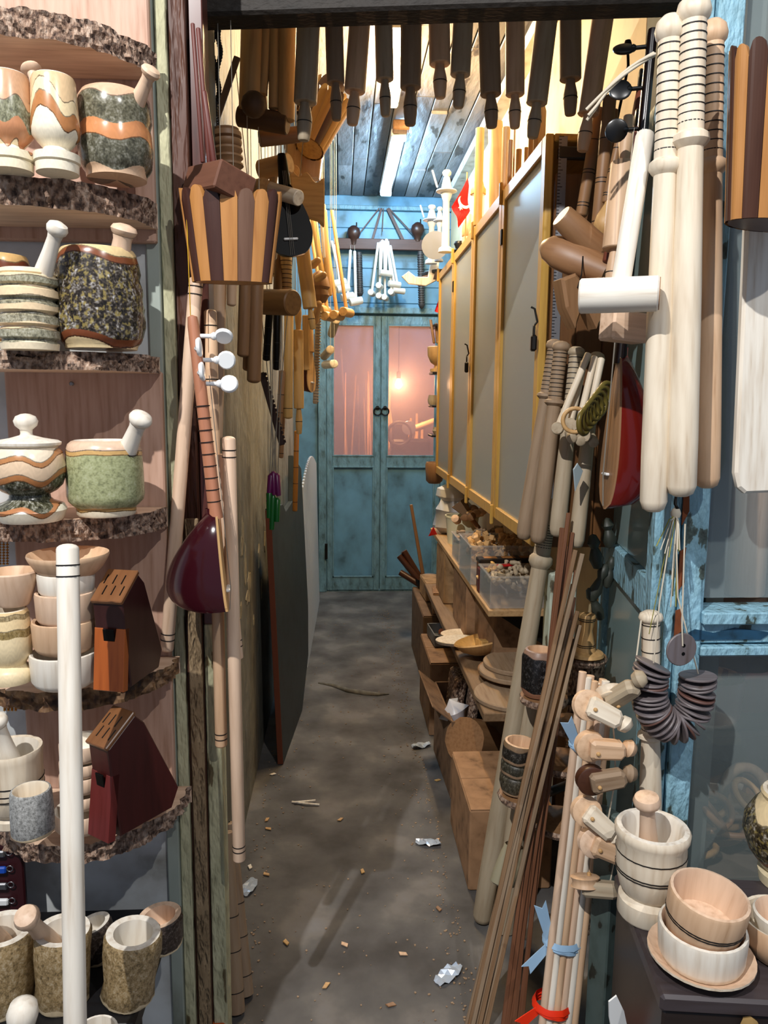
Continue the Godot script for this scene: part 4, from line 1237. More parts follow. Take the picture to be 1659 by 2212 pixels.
	mallet("brown mallet with a banded head hanging left above the dark comb", P(566, 652, 2.28), P(634, 654, 2.2), P(604, 520, 2.35), 0.036, 0.012, wood("mallet_brown", Color(0.5, 0.35, 0.18), 0.5))
	hang(rolling_pin("large yellow rolling pin slanting left of the bunched mallets", P(676, 712, 2.5), P(648, 500, 2.5), 15, 0.22, W("yellow", 0, 0.2), "", 0.42, false), P(648, 500, 2.5))
	hang(rolling_pin("upright yellow rolling pin with pointed lower handle and dark tip", P(646, 938, 2.75), P(644, 655, 2.75), 11, 0.2, W("yellow", 0, 0.7), "", 0.6, true), P(644, 655, 2.75))
	hang(solo("wood_strip", "flat yellow strip hanging right behind the upright yellow rolling pin", "strip", box(0.024, 0.2, 0.012), W("yellow", 0, 0.5), span(P(662, 788, 2.9), P(660, 690, 2.9)).translated_local(Vector3(0, 0.08, 0))), P(660, 690, 2.9))
	# ribbed washboard
	var rl: Array = [[box(0.018, 0.36, 0.012), at(Vector3())]]
	for k in 32:
		rl.append([box(0.022, 0.006, 0.02, 0.002), at(Vector3(0.002, -0.17 + k * 0.011, 0))])
	hang(solo("ribbed_board", "narrow board with many small ribs hanging beside the wine red lute", "board", joined(rl), W("grey"), at(P(684, 772, 3.05), 10, 0, -2)), P(684, 680, 3.05))
	hang(lute("small wine red lute hanging below the ribbed board", P(672, 848, 2.95), P(670, 690, 2.98), Vector3(0.9, 0, 0.4), 0.17, 0.075, 0.06, mat("wine", Color(0.26, 0.08, 0.06), 0.25), W("honey"), M["black"], 0, false), P(670, 690, 2.98))
	solo("carved_mask", "carved wooden ornament hanging behind the large yellow rolling pin", "carving", lathe([[-0.06, 0], [-0.055, 0.02], [-0.03, 0.036], [-0.01, 0.03], [0.0, 0.04], [0.03, 0.034], [0.05, 0.02], [0.06, 0]], 9, 0.012, 4), W("oak", 0, 0.8), at(P(690, 620, 2.9)))
	for q in [[683, 604, 2.85, 703, 592, "small turned handle sticking out above the carved ornament"], [678, 700, 2.9, 690, 650, "little yellow handle beside the large rolling pin"], [672, 575, 2.9, 690, 560, "stubby turned knob beside the large rolling pin's top"]]:
		stick("turned_grip", q[5], "handle", P(q[0], q[1], q[2]), P(q[3], q[4], q[2] - 0.05), 9, W("honey", 0, 0.2), "small handles on the left", 0.9, 7)
	# bunched mallets further in
	var ml := [[700, 682, 0], [720, 680, 1], [741, 673, 2], [690, 668, 3]]
	var mn := ["second from left", "third from left", "rightmost and nearest", "leftmost, half hidden,"]
	for q in ml:
		var k: int = q[2]
		var a := P(q[0], q[1], 3.55)
		var b := a + Vector3(0.035, 0.004, -0.1)
		mallet("small mallet, %s of the warm lit bunch hanging by the far end" % mn[k], a, b, P(q[0] - 24, 430 + k * 12, 3.7), 0.021, 0.0085, W("honey", 0, k * 0.4), "warm lit mallets on the left", W("honey", 0, k * 0.3))
	var tl := [[712, 640, 700, 452, "honey"], [708, 610, 697, 440, "honey"], [698, 600, 676, 470, "yellow"], [703, 560, 694, 430, "pale"]]
	var tn := ["rightmost long thin handle hanging before the blue far wall", "long thin handle left of the blue far wall", "slanted yellow handle behind the wavy topped board", "pale handle end near the ceiling on the left"]
	for i in 4:
		var q: Array = tl[i]
		var tk := stick("tool_stick", tn[i], "handle", P(q[0], q[1], 3.5), P(q[2], q[3], 3.5), 6, W(q[4], 0, i * 0.5), "long handles on the left")
		hang(tk, P(q[2], q[3], 3.5))
	for q in [[700, 770, 714, 755, "grey mallet head low on the left before the door"], [702, 788, 722, 786, "white mallet head lowest on the left before the door"], [716, 722, 726, 690, "dark wooden wedge hanging left of the door"]]:
		hang(stick("mallet", q[4], "mallet", P(q[0], q[1], 4.2), P(q[2], q[3], 4.0), 9, W("grey") if q[1] < 780 else W("pale"), "", 0.2), P(q[2], q[3], 4.0))
	# dark serrated comb, dark hanging instruments, clips
	var cb: Array = [[box(0.02, 0.24, 0.008), at(Vector3())]]
	for k in 16:
		cb.append([box(0.006, 0.01, 0.008, 0.001), at(Vector3(0.012, -0.11 + k * 0.0148, 0))])
	hang(solo("toothed_comb", "dark toothed wooden comb hanging slanted on the left wall", "comb", joined(cb), wood("comb_dark", Color(0.16, 0.07, 0.05), 0.4), span(P(608, 955, 2.5), P(568, 815, 2.5)).translated_local(Vector3(0, 0.11, 0))), P(568, 815, 2.5))
	for q in [[575, 780, 583, 660, 2.4, 8, "black flute hanging next to the long brown stick"], [597, 800, 600, 600, 2.5, 8, "black grooved flute hanging left of the yellow sticks"], [602, 930, 610, 800, 2.6, 7, "brown flute hanging behind the toothed comb"], [607, 990, 612, 880, 2.7, 5, "thin brown stick under the toothed comb's tip"]]:
		var hf := ringed_rod("hanging_flute", q[6], "flute", P(q[0], q[1], q[4]), P(q[2], q[3], q[4]), q[5], M["black"] if q[1] < 850 else W("oak"), [0.1, 0.3, 0.6], "dark flutes hanging on the left")
		hang(hf, P(q[2], q[3], q[4]))
	hang(ringed_rod("bamboo_flute", "speckled bamboo flute hanging before the pale blue far wall", "flute", P(637, 1105, 3.0), P(641, 930, 3.0), 5.5, wood("bamboo", Color(0.72, 0.47, 0.18), 0.4), [0.12, 0.35, 0.55, 0.75]), P(641, 930, 3.0))
	var pu := mat("purple_plastic", Color(0.36, 0.03, 0.3), 0.35)
	var gn := mat("green_plastic", Color(0.02, 0.35, 0.13), 0.3)
	var cs := [[580, 1085, 586, 1022, pu, "leftmost purple plastic handle on thin wire"], [592, 1070, 590, 1018, pu, "middle purple plastic handle on thin wire"], [602, 1072, 597, 1022, pu, "rightmost purple plastic handle on thin wire"], [587, 1145, 590, 1068, gn, "front green plastic handle hanging lowest"], [581, 1120, 582, 1060, gn, "left green plastic handle behind the front one"], [598, 1128, 599, 1075, gn, "right green plastic handle behind the front one"]]
	for q in cs:
		var a := P(q[0], q[1], 2.42)
		var b := P(q[2], q[3], 2.42)
		var o := thing("plastic_skewer", q[5] + " on the left wall", "skewer", span(a, b), "plastic handled skewers")
		part(o, "handle", lathe([[0, 0], [0.002, 0.008], [a.distance_to(b) * 0.9, 0.0105], [a.distance_to(b), 0.004], [a.distance_to(b), 0]], 8), q[4])
		part(o, "wire", tube([Vector3(0, a.distance_to(b), 0), Vector3(0.004, a.distance_to(b) + 0.3, 0), Vector3(0.0, a.distance_to(b) + 1.2, 0)], 0.0014, 5), M["wire"])
	# boards leaning on the left wall
	var a0 := PY(606, 1652, 0.0)
	var a1 := PY(648, 1535, 0.0)
	var ln := a1.distance_to(a0)
	var b1 := solo("leaning_board", "dark grey green panel with orange edge and broken top leaning on the left wall", "panel", prism([[0, 0], [ln * 1.0, 0.0], [ln * 1.5, 0.18], [ln * 1.62, 0.42], [ln * 1.55, 1.12], [ln * 1.1, 1.2], [ln * 0.98, 1.0], [ln * 0.62, 0.98], [ln * 0.5, 1.02], [0, 1.04]], 0.022, 0.002), [mat("slate_panel", Color(0.17, 0.21, 0.22), 0.5, T["dirt"], Vector3(2, 2, 2))], Transform3D(Basis((a1 - a0).normalized(), Vector3(-0.035, 1, 0).normalized(), (a1 - a0).normalized().cross(Vector3(-0.035, 1, 0)).normalized()), a0))
	part(b1, "orange_edge", box(0.004, 1.03, 0.0225), mat("orange_edge", Color(0.42, 0.2, 0.1), 0.7), at(Vector3(-0.001, 0.518, 0)))
	# ribbed plastic panel
	var c0 := PY(659, 1442, 0.0)
	var c1 := PY(689, 1298, 0.0)
	c0.x += 0.01
	var cl2 := c0.distance_to(c1)
	var pr: Array = []
	var nrib := 26
	for k in nrib:
		pr.append([prism([[0, 0], [cl2 / nrib * 0.75, 0], [cl2 / nrib * 0.75, 1.0 + 0.1 * sin(PI * k / nrib)], [0, 1.0 + 0.1 * sin(PI * (k - 0.5) / nrib)]], 0.012, 0.002), at(Vector3(cl2 * k / nrib, 0, 0.0))])
		pr.append([box(cl2 / nrib * 0.4, 1.0, 0.006), at(Vector3(cl2 * (k + 0.87) / nrib, 0.5, -0.002))])
	solo("ribbed_sheet", "pale blue ribbed panel standing by the left wall before the door", "panel", joined(pr), mat("ribbed_white", Color(0.74, 0.77, 0.8), 0.5), Transform3D(Basis((c1 - c0).normalized(), Vector3(-0.02, 1, 0).normalized(), (c1 - c0).normalized().cross(Vector3.UP)), c0))

func mi_mat() -> Material:
	return wood("stave_mid", Color(0.43, 0.31, 0.24), 0.4)

func do_lintel_pins() -> void:
	# rail behind the lintel from which the pins hang
	struct("pin_rail", box(1.05, 0.03, 0.03), W("dark"), at(Vector3(0.22, 2.52, -1.93)))
	var q := [
		[722, 65, 727, 261, 181, 17, "first pin left of the lamp glow"],
		[776, 65, 761, 271, 199, 20, "second pin, leaning left over the plank ceiling"],
		[829, 65, 833, 252, 174, 17, "third pin, before the near glowing batten"],
		[888, 62, 886, 272, 191, 20, "fourth pin, right of the near glowing batten"],
		[949, 60, 951, 213, 140, 20, "shortest pin, high in the middle"],
		[1000, 60, 990, 234, 163, 19, "pin with a fat pointed handle, leaning left"],
		[1056, 60, 1062, 277, 206, 20, "long pin over the tall yellow post"],
		[1113, 58, 1112, 278, 206, 18, "slim pin before the cream wall"],
		[1180, 52, 1150, 299, 224, 20, "pin leaning left with a blunt handle"],
		[1232, 50, 1232, 250, 173, 20, "upright pin beside the cabinet's top corner"],
		[1300, 50, 1258, 328, 247, 20, "rightmost and longest pin, leaning left"],
		[666, 65, 656, 305, 223, 22, "leftmost pin with a handle, dark against the buckets"],
	]
	var dull := ["dust", "beech", "grey"]
	for i in q.size():
		var e: Array = q[i]
		var a := P(e[2], e[3], 1.93)
		var up := P(e[0], e[1], 1.93)
		var dir := (up - a).normalized()
		var b := a + dir * ((2.5 - a.y) / dir.y)
		var l := a.distance_to(b)
		var hl := a.distance_to(P(e[2], e[4], 1.93)) / l
		rolling_pin("rolling pin hanging behind the lintel, " + e[6], a, b, e[5], hl, W(dull[i % 3], 0, i * 0.35), "rolling pins behind the lintel", 0.58, false)
	for e in [[603, 621, 66, 618, 262, 17, "plain thick rod hanging left of the rolling pins"], [0, 594, 66, 592, 236, 11, "thin dark rod hanging among the thick ones at upper left"], [0, 545, 66, 540, 240, 22, "widest plain rod hanging at the upper left"], [0, 575, 66, 566, 205, 11, "narrow rod slanting beside the widest upper left rod"]]:
		var a := P(e[3], e[4], 2.0)
		var dir := (P(e[1], e[2], 2.0) - a).normalized()
		var b := a + dir * ((2.5 - a.y) / dir.y)
		stick("hanging_rod", e[6], "rod", a, b, e[5], W("honey", 0, e[1] * 0.01), "plain rods behind the lintel", 0.1)

# ================================================================ right side: cabinet, hanging goods
# club from its thick end a to its knob b; c = where the collar sits (fraction)
func club(label: String, a: Vector3, b: Vector3, r: float, c: float, m: Material, rings := 11, group := "", bulge := 1.3) -> Node3D:
	var l := a.distance_to(b)
	var o := thing("grooved_club", label, "club", span(a, b), group)
	part(o, "shaft", lathe([[0, 0], [0.001, r * 0.45], [0.006, r * 0.8], [0.02, r * 1.0], [l * 0.12, r * 1.02], [l * c * 0.6, r * 0.95], [l * (c - 0.012), r * 0.82]], 20), m)
	part(o, "collar", lathe([[l * (c - 0.014), r * 0.8], [l * (c - 0.008), r * 1.0], [l * c, r * 1.02 * bulge * 0.9], [l * (c + 0.012), r * bulge * 0.88], [l * (c + 0.02), r * 0.8]], 20), m)
	part(o, "handle", lathe([[l * (c + 0.018), r * 0.84], [l * (c + 0.1), r * 0.8], [l * 0.955, r * 0.8]], 20), m)
	part(o, "knob", lathe([[l * 0.95, r * 0.8], [l * 0.957, r * 1.0], [l * 0.968, r * 1.08], [l * 0.985, r * 0.95], [l * 0.996, r * 0.55], [l, 0]], 20), m)
	for k in rings:
		ring_line(o, l * lerpf(c + 0.035, 0.94, k / float(rings - 1)), r * 0.805)
	return o

func do_cabinet() -> void:
	var ye := wood("frame_yellow", Color(0.78, 0.62, 0.3), 0.4)
	var ye2 := wood("frame_yellow", Color(0.78, 0.62, 0.3), 0.4, 2)
	var x0 := 0.552
	var x1 := 0.772
	var y0 := 1.05
	var y1 := 2.14
	var z0 := -2.07
	var z1 := -4.28
	var o := thing("glazed_cabinet", "long yellow framed wall cabinet with four dusty glass doors on the right", "cabinet", at(Vector3(0, 0, 0)))
	part(o, "top_board", box(x1 - x0, 0.02, z0 - z1), ye2, at(Vector3((x0 + x1) / 2, y1 - 0.01, (z0 + z1) / 2)))
	part(o, "bottom_board", box(x1 - x0, 0.022, z0 - z1), W("cream", 2), at(Vector3((x0 + x1) / 2, y0 + 0.011, (z0 + z1) / 2)))
	part(o, "back_board", box(0.01, y1 - y0, z0 - z1), wood("backing", Color(0.7, 0.62, 0.5), 0.7), at(Vector3(x1 - 0.005, (y0 + y1) / 2, (z0 + z1) / 2)))
	part(o, "end_panel", box(x1 - x0, y1 - y0, 0.018), W("oak"), at(Vector3((x0 + x1) / 2, (y0 + y1) / 2, z1)))
	for k in 3:
		part(o, "end_plank", box(0.07, y1 - y0 - 0.1, 0.016), wood("end_brown", Color(0.42, 0.27, 0.12), 0.6, 0, k * 0.4), at(Vector3(x0 + 0.04 + k * 0.0725, (y0 + y1) / 2 - 0.05, z0)))
	part(o, "end_rail", box(0.2, 0.03, 0.02), W("dark"), at(Vector3(x0 + 0.11, y1 - 0.05, z0 + 0.003)))
	var gl := StandardMaterial3D.new()
	gl.resource_name = "dusty_pane"
	gl.albedo_color = Color(0.66, 0.67, 0.65, 0.68)
	gl.transparency = BaseMaterial3D.TRANSPARENCY_ALPHA
	gl.roughness = 0.3
	var n := 4
	var w := (z0 - z1) / n
	for k in n:
		var zc := z0 - w * (k + 0.5)
		var fw := w - 0.004
		var h := y1 - y0
		var fr := joined([
			[box(0.022, h, 0.042, 0.003), at(Vector3(0, 0, fw / 2 - 0.021))], [box(0.022, h, 0.042, 0.003), at(Vector3(0, 0, -fw / 2 + 0.021))],
			[box(0.022, 0.042, fw - 0.084, 0.003), at(Vector3(0, h / 2 - 0.021, 0))], [box(0.022, 0.042, fw - 0.084, 0.003), at(Vector3(0, -h / 2 + 0.021, 0))]])
		var d := part(o, "door", fr, [ye, ye][k % 2], at(Vector3(x0 - 0.011, (y0 + y1) / 2, zc)))
		part(d, "pane", box(0.003, h - 0.08, fw - 0.08, 0.0005), gl)
		if k % 2 == 0:
			var hz := -fw / 2 + 0.02
			part(d, "hinge", box(0.006, 0.05, 0.02), M["iron"], at(Vector3(-0.013, h * 0.36, hz)))
		part(d, "turn_button", box(0.012, 0.07, 0.014, 0.003), ye, at(Vector3(-0.015, h / 2 - 0.01, -fw / 2)))
		part(d, "turn_button", box(0.012, 0.07, 0.014, 0.003), ye, at(Vector3(-0.015, -h / 2 + 0.01, -fw / 2)))
	for q in [[1153, 725, 0.0], [1008, 783, 0.0]]:
		var p := PX(q[0], q[1], x0 - 0.035)
		var pl := thing("padlock", "dark padlock hanging from the hasp of the %s glass door" % ("nearest" if q[0] > 1100 else "middle pair of"), "padlock", at(p, 80))
		part(pl, "lock_body", box(0.036, 0.042, 0.016, 0.004), M["iron"], at(Vector3(0, -0.02, 0)))
		part(pl, "shackle", tube([Vector3(-0.011, 0, 0), Vector3(-0.011, 0.016, 0), Vector3(-0.006, 0.026, 0), Vector3(0.006, 0.026, 0), Vector3(0.011, 0.016, 0), Vector3(0.011, 0, 0)], 0.0028, 8), M["iron"])
		part(pl, "hasp", tube([Vector3(0, 0.026, 0), Vector3(0, 0.036, 0.008), Vector3(0, 0.07, 0.0), Vector3(0, 0.075, -0.01)], 0.003, 8), M["iron"])
	# steel rule fixed to the near edge
	var im := Image.create_empty(16, 1024, false, Image.FORMAT_RGB8)
	im.fill(Color(0.5, 0.5, 0.52))
	for y in 1024:
		if y % 8 == 0:
			im.fill_rect(Rect2i(0, y, 5 if y % 40 else 9, 2), Color(0.08, 0.08, 0.1))
	var rm := StandardMaterial3D.new()
	rm.albedo_texture = ImageTexture.create_from_image(im)
	rm.roughness = 0.35
	rm.metallic = 0.3
	var st := new_st()
	quad(st, Vector3(-0.011, 0, 0.001), Vector3(0.011, 0, 0.001), Vector3(0.011, 1.06, 0.001), Vector3(-0.011, 1.06, 0.001), Vector3(0, 0, 1))
	quad(st, Vector3(-0.011, 0, -0.001), Vector3(0.011, 0, -0.001), Vector3(0.011, 1.06, -0.001), Vector3(-0.011, 1.06, -0.001), Vector3(0, 0, -1))
	quad(st, Vector3(-0.011, 0, -0.001), Vector3(-0.011, 0, 0.001), Vector3(-0.011, 1.06, 0.001), Vector3(-0.011, 1.06, -0.001), Vector3(-1, 0, 0))
	quad(st, Vector3(0.011, 0, -0.001), Vector3(0.011, 0, 0.001), Vector3(0.011, 1.06, 0.001), Vector3(0.011, 1.06, -0.001), Vector3(1, 0, 0))
	solo("steel_rule", "long grey steel rule with fine tick marks upright on the cabinet's near edge", "ruler", st.commit(), rm, at(Vector3(x0 + 0.02, y0 + 0.02, z0 + 0.0095)))
	for q in [[1190, 2.05, -2.3, 0.03], [1280, 2.05, -2.4, -0.06]]:
		pass
	var hs := [[1090, 545, 1050, 650, 2.95], [1060, 548, 1072, 640, 2.95], [1155, 540, 1125, 640, 2.4], [1165, 560, 1140, 650, 2.4]]
	for i in 4:
		var q: Array = hs[i]
		var a := P(q[2], q[3], q[4])
		var b := P(q[0], q[1], q[4])
		a.x = 0.62
		b.x = 0.62
		b.y = a.y + 0.18
		stick("pale_stick", ["left", "right", "left", "right"][i] + " pale handle standing behind the dusty glass of the %s cabinet door" % ("second" if i < 2 else "nearest"), "handle", a, b, 9, W("pale"), "handles inside the cabinet")
	part(o, "inner_shelf", box(0.2, 0.015, z0 - z1 - 0.04), W("beech", 2), at(Vector3(0.66, 1.6, (z0 + z1) / 2)))

	# ---- on top of the cabinet
	var ty := y1 + 0.001
	var tp := func(px: float, d: float, dx: float) -> Vector3:
		return Vector3(P(px, 400, d).x + dx, ty, -d)
	var posts := [[1070, 262, 3.0, 15, 18, "tall tapered yellow post on the cabinet beside the thin rods", "yellow"], [1037, 276, 3.15, 9, 9, "plain yellow stick left of the tall tapered post", "yellow"], [1094, 274, 2.85, 8, 8, "brown rod right of the tall tapered post", "honey"], [1112, 277, 2.7, 2, 2, "thinnest rod standing before the cream wall", "honey"], [1103, 302, 2.8, 5, 5, "short brown turned rod behind the brown rod", "oak"], [1121, 322, 2.6, 6, 6, "short stub of a rod on the cabinet's near end", "honey"], [1137, 318, 2.5, 4, 4, "thin stub beside the pale board on the cabinet", "honey"]]
	for q in posts:
		var b := P(q[0], q[1], q[2])
		var a := Vector3(b.x + (0.02 if q[3] > 12 else 0.0), ty, -q[2])
		stick("cabinet_rod", q[5], "rod", a, b, q[4], W(q[6], 0, q[0] * 0.01), "rods standing on the cabinet", 0.2, q[3])
	for q in [[1158, 232, 2.35, 0.035, "nearest pale board leaning upright on the cabinet's end"], [1168, 222, 2.25, 0.03, "tall rounded board behind the pale board on the cabinet's end"]]:
		var b := P(q[0], q[1], q[2])
		var h: float = b.y - ty
		solo("short_board", q[4], "board", prism([[-q[3], 0], [q[3], 0], [q[3], h * 0.9], [q[3] * 0.5, h], [-q[3] * 0.5, h], [-q[3], h * 0.85]], 0.014, 0.002), W("honey", 0, q[0] * 0.01), at(Vector3(b.x, ty, -q[2]), 55))
	# lantern with wooden cap
	var lp := P(1016, 546, 3.35)
	lp.y = ty
	lp.x = 0.575
	var sl := mpp(1016, 480, 3.35)
	var ln := thing("glass_lantern", "cylinder glass lantern with a yellow stepped wooden cap on the cabinet", "lantern", at(lp))
	part(ln, "base", lathe([[0, 0], [0, 17 * sl], [10 * sl, 17 * sl], [14 * sl, 14 * sl], [14 * sl, 0]], 20), W("honey"))
	part(ln, "glass_tube", lathe([[14 * sl, 14 * sl], [90 * sl, 14 * sl]], 24), mat("lantern_glass", Color(0.85, 0.88, 0.88, 0.45), 0.2))
	M["lantern_glass"].transparency = BaseMaterial3D.TRANSPARENCY_ALPHA
	part(ln, "cap", lathe([[88 * sl, 0], [88 * sl, 17 * sl], [98 * sl, 17 * sl], [104 * sl, 13 * sl], [122 * sl, 8 * sl], [142 * sl, 7 * sl], [146 * sl, 5 * sl], [146 * sl, 0]], 20), W("yellow"))
	# flags
	flag("red flag with white crescent and star on a stick beside the lantern", P(1004, 545, 3.55), P(1009, 372, 3.55), [P(1010, 384, 3.54), P(977, 446, 3.5), P(992, 492, 3.5), P(1014, 456, 3.54)], true)
	flag("small red flag hanging folded under the carved corner shelf", P(962, 680, 4.4), P(965, 570, 4.4), [P(965, 584, 4.36), P(940, 672, 4.34), P(957, 682, 4.34), P(969, 640, 4.38)], false)
	# turned candle lamps in white
	var wt := mat("white_turned", Color(0.74, 0.79, 0.86), 0.45)
	var cm := func(label: String, px: float, ytop: float, ybot: float, d: float, k: float) -> void:
		var top := P(px, ytop, d)
		var bot := P(px, ybot, d)
		var h := top.y - bot.y
		var s := mpp(px, ytop, d) * k
		var o2 := thing("candle_stand", label, "candle stand", at(bot))
		part(o2, "column", lathe([[0, 0], [0, 16 * s], [8 * s, 15 * s], [12 * s, 9 * s], [h * 0.35, 8 * s], [h * 0.62, 7 * s], [h * 0.66, 10 * s], [h * 0.7, 12 * s], [h * 0.74, 9 * s], [h * 0.75, 0]], 18), wt)
		part(o2, "drip_plate", lathe([[h * 0.72, 0], [h * 0.72, 18 * s], [h * 0.735, 23 * s], [h * 0.75, 22 * s], [h * 0.76, 12 * s], [h * 0.82, 10 * s], [h * 0.9, 7 * s], [h * 0.92, 4 * s], [h * 0.925, 0]], 22), wt)
		part(o2, "knob", lathe([[h * 0.91, 4 * s], [h * 0.935, 9 * s], [h * 0.965, 10 * s], [h * 0.99, 7 * s], [h, 0]], 18), wt)
		part(o2, "side_stick", rod(h * 0.22, 2.2 * s), wt, at(Vector3(-20 * s, h * 0.78, 0), 0, 0, 18))
	cm.call("tallest white turned candle stand by the ceiling near the flag", 962, 366, 545, 3.95, 1.0)
	cm.call("small white candle stand with a bell shaped cap left of the tallest", 931, 442, 570, 4.45, 0.85)
	cm.call("slim white candle stand between the two with drip plates", 948, 446, 565, 4.3, 0.6)
	# corner shelf with carved brackets
	var cs := thing("corner_shelf", "dark carved corner shelf beneath the white candle stands", "shelf", at(Vector3(0.66, P(930, 572, 4.35).y - 0.012, -4.5)))
	part(cs, "shelf_board", prism([[-0.17, 0.24], [0.12, 0.24], [0.12, -0.14], [0.02, -0.16], [-0.06, -0.08], [-0.14, -0.02], [-0.19, 0.1]], 0.02, 0.003), W("dark"), at(Vector3(), 0, -90, 0))
	for q in [[-0.04, -0.05], [0.05, -0.12]]:
		part(cs, "bracket", prism([[-0.09, 0], [0.09, 0], [0.09, -0.14], [0.05, -0.1], [0.0, -0.1], [-0.04, -0.05], [-0.1, -0.04]], 0.016, 0.002), wood("bracket_brown", Color(0.25, 0.16, 0.11), 0.5), at(Vector3(q[0], -0.01, 0.1 + q[1])))
	solo("horse_cutout", "white scroll shaped wooden cut-out hanging left of the carved corner shelf", "carving", prism([[-0.1, 0.02], [-0.06, 0.05], [-0.02, 0.02], [0.05, 0.02], [0.07, 0.14], [0.1, 0.2], [0.12, 0.14], [0.1, 0.0], [0.04, -0.03], [-0.06, -0.02]], 0.02, 0.003), W("pale"), at(P(905, 606, 4.5)))
	for q in [[970, 545, 4.0, 0.036, 0.11, "black stacked pot on the cabinet under the red flag"], [958, 556, 4.2, 0.03, 0.06, "small black pot left of the black stacked pot"]]:
		var p := Vector3(0.6, ty, -q[2])
		var r: float = q[3]
		var h: float = q[4]
		solo("black_pot", q[5], "pot", lathe([[0, 0], [0, r * 0.7], [h * 0.1, r], [h * 0.3, r * 1.1], [h * 0.36, r * 0.7], [h * 0.5, r * 0.75], [h * 0.6, r * 1.0], [h * 0.68, r * 0.6], [h * 0.8, r * 0.7], [h * 0.9, r * 0.85], [h, r * 0.7], [h, 0]], 22), mat("pot_black", Color(0.06, 0.065, 0.07), 0.3), at(p))
	solo("turned_spinner", "pale turned wooden piece with small holes left of the lantern", "turned piece", lathe([[0, 0], [0, 0.03], [0.05, 0.034], [0.055, 0.03], [0.06, 0.034], [0.1, 0.034], [0.12, 0.03], [0.15, 0.015], [0.16, 0]], 20), W("beech"), at(Vector3(0.585, ty, -3.62)))
	solo("round_plaque", "grey round wooden plaque standing before the small candle stands", "plaque", lathe([[-0.006, 0], [-0.006, 0.068], [0.006, 0.072], [0.006, 0]], 26), mat("plaque_grey", Color(0.5, 0.53, 0.6), 0.6), span(P(940, 530, 4.2), P(930, 526, 4.0)))

# cloth between four corners (top, left, bottom, right), rippled
func flag(label: String, a: Vector3, b: Vector3, c: Array, emblem: bool) -> void:
	var o := thing("flag", label, "flag", at(a))
	part(o, "stick", tube([Vector3(), b - a], 0.003, 7), W("honey"))
	var f := func(s: float, t: float) -> Vector3:
		var p: Vector3 = c[0].lerp(c[3], s).lerp(c[1].lerp(c[2], s), t)
		return p - a + Vector3(0.003, 0, 0.008) * sin(s * 7 + t * 4)
	var st := new_st()
	for i in 8:
		for j in 8:
			var q := [f.call(i / 8.0, j / 8.0), f.call((i + 1) / 8.0, j / 8.0), f.call((i + 1) / 8.0, (j + 1) / 8.0), f.call(i / 8.0, (j + 1) / 8.0)]
			var nn: Vector3 = (q[1] - q[0]).cross(q[3] - q[0]).normalized()
			quad(st, q[0], q[1], q[2], q[3], nn if nn.z > 0 else -nn)
	var cl := mat("flag_red", Color(0.8, 0.03, 0.08), 0.7)
	cl.cull_mode = BaseMaterial3D.CULL_DISABLED
	part(o, "cloth", st.commit(), cl)
	if emblem:
		var w: float = c[0].distance_to(c[1])
		var n: Vector3 = (c[1] - c[0]).cross(c[2] - c[0]).normalized()
		n = n if n.z > 0 else -n
		var sc := w * 0.2
		var po: Array = []
		for k in 15:
			var an := PI * 0.22 + (TAU - PI * 0.44) * k / 14.0
			po.append([cos(an) * sc, sin(an) * sc])
		for k in 13:
			var an := TAU - PI * 0.27 - (TAU - PI * 0.54) * k / 12.0
			po.append([cos(an) * sc * 0.8 + sc * 0.26, sin(an) * sc * 0.8])
		var bas := span(Vector3(), f.call(0.5, 0.0) - f.call(0.5, 1.0), n).basis
		part(o, "crescent", prism(po, 0.003), M["white"], Transform3D(bas, f.call(0.5, 0.36) + n * 0.012) * at(Vector3(), 0, 0, 100))
		var sp: Array = []
		for k in 10:
			var an := TAU * k / 10
			var r := sc * (0.42 if k % 2 == 0 else 0.17)
			sp.append([cos(an) * r, sin(an) * r])
		part(o, "star", prism(sp, 0.003), M["white"], Transform3D(bas, f.call(0.45, 0.68) + n * 0.012))

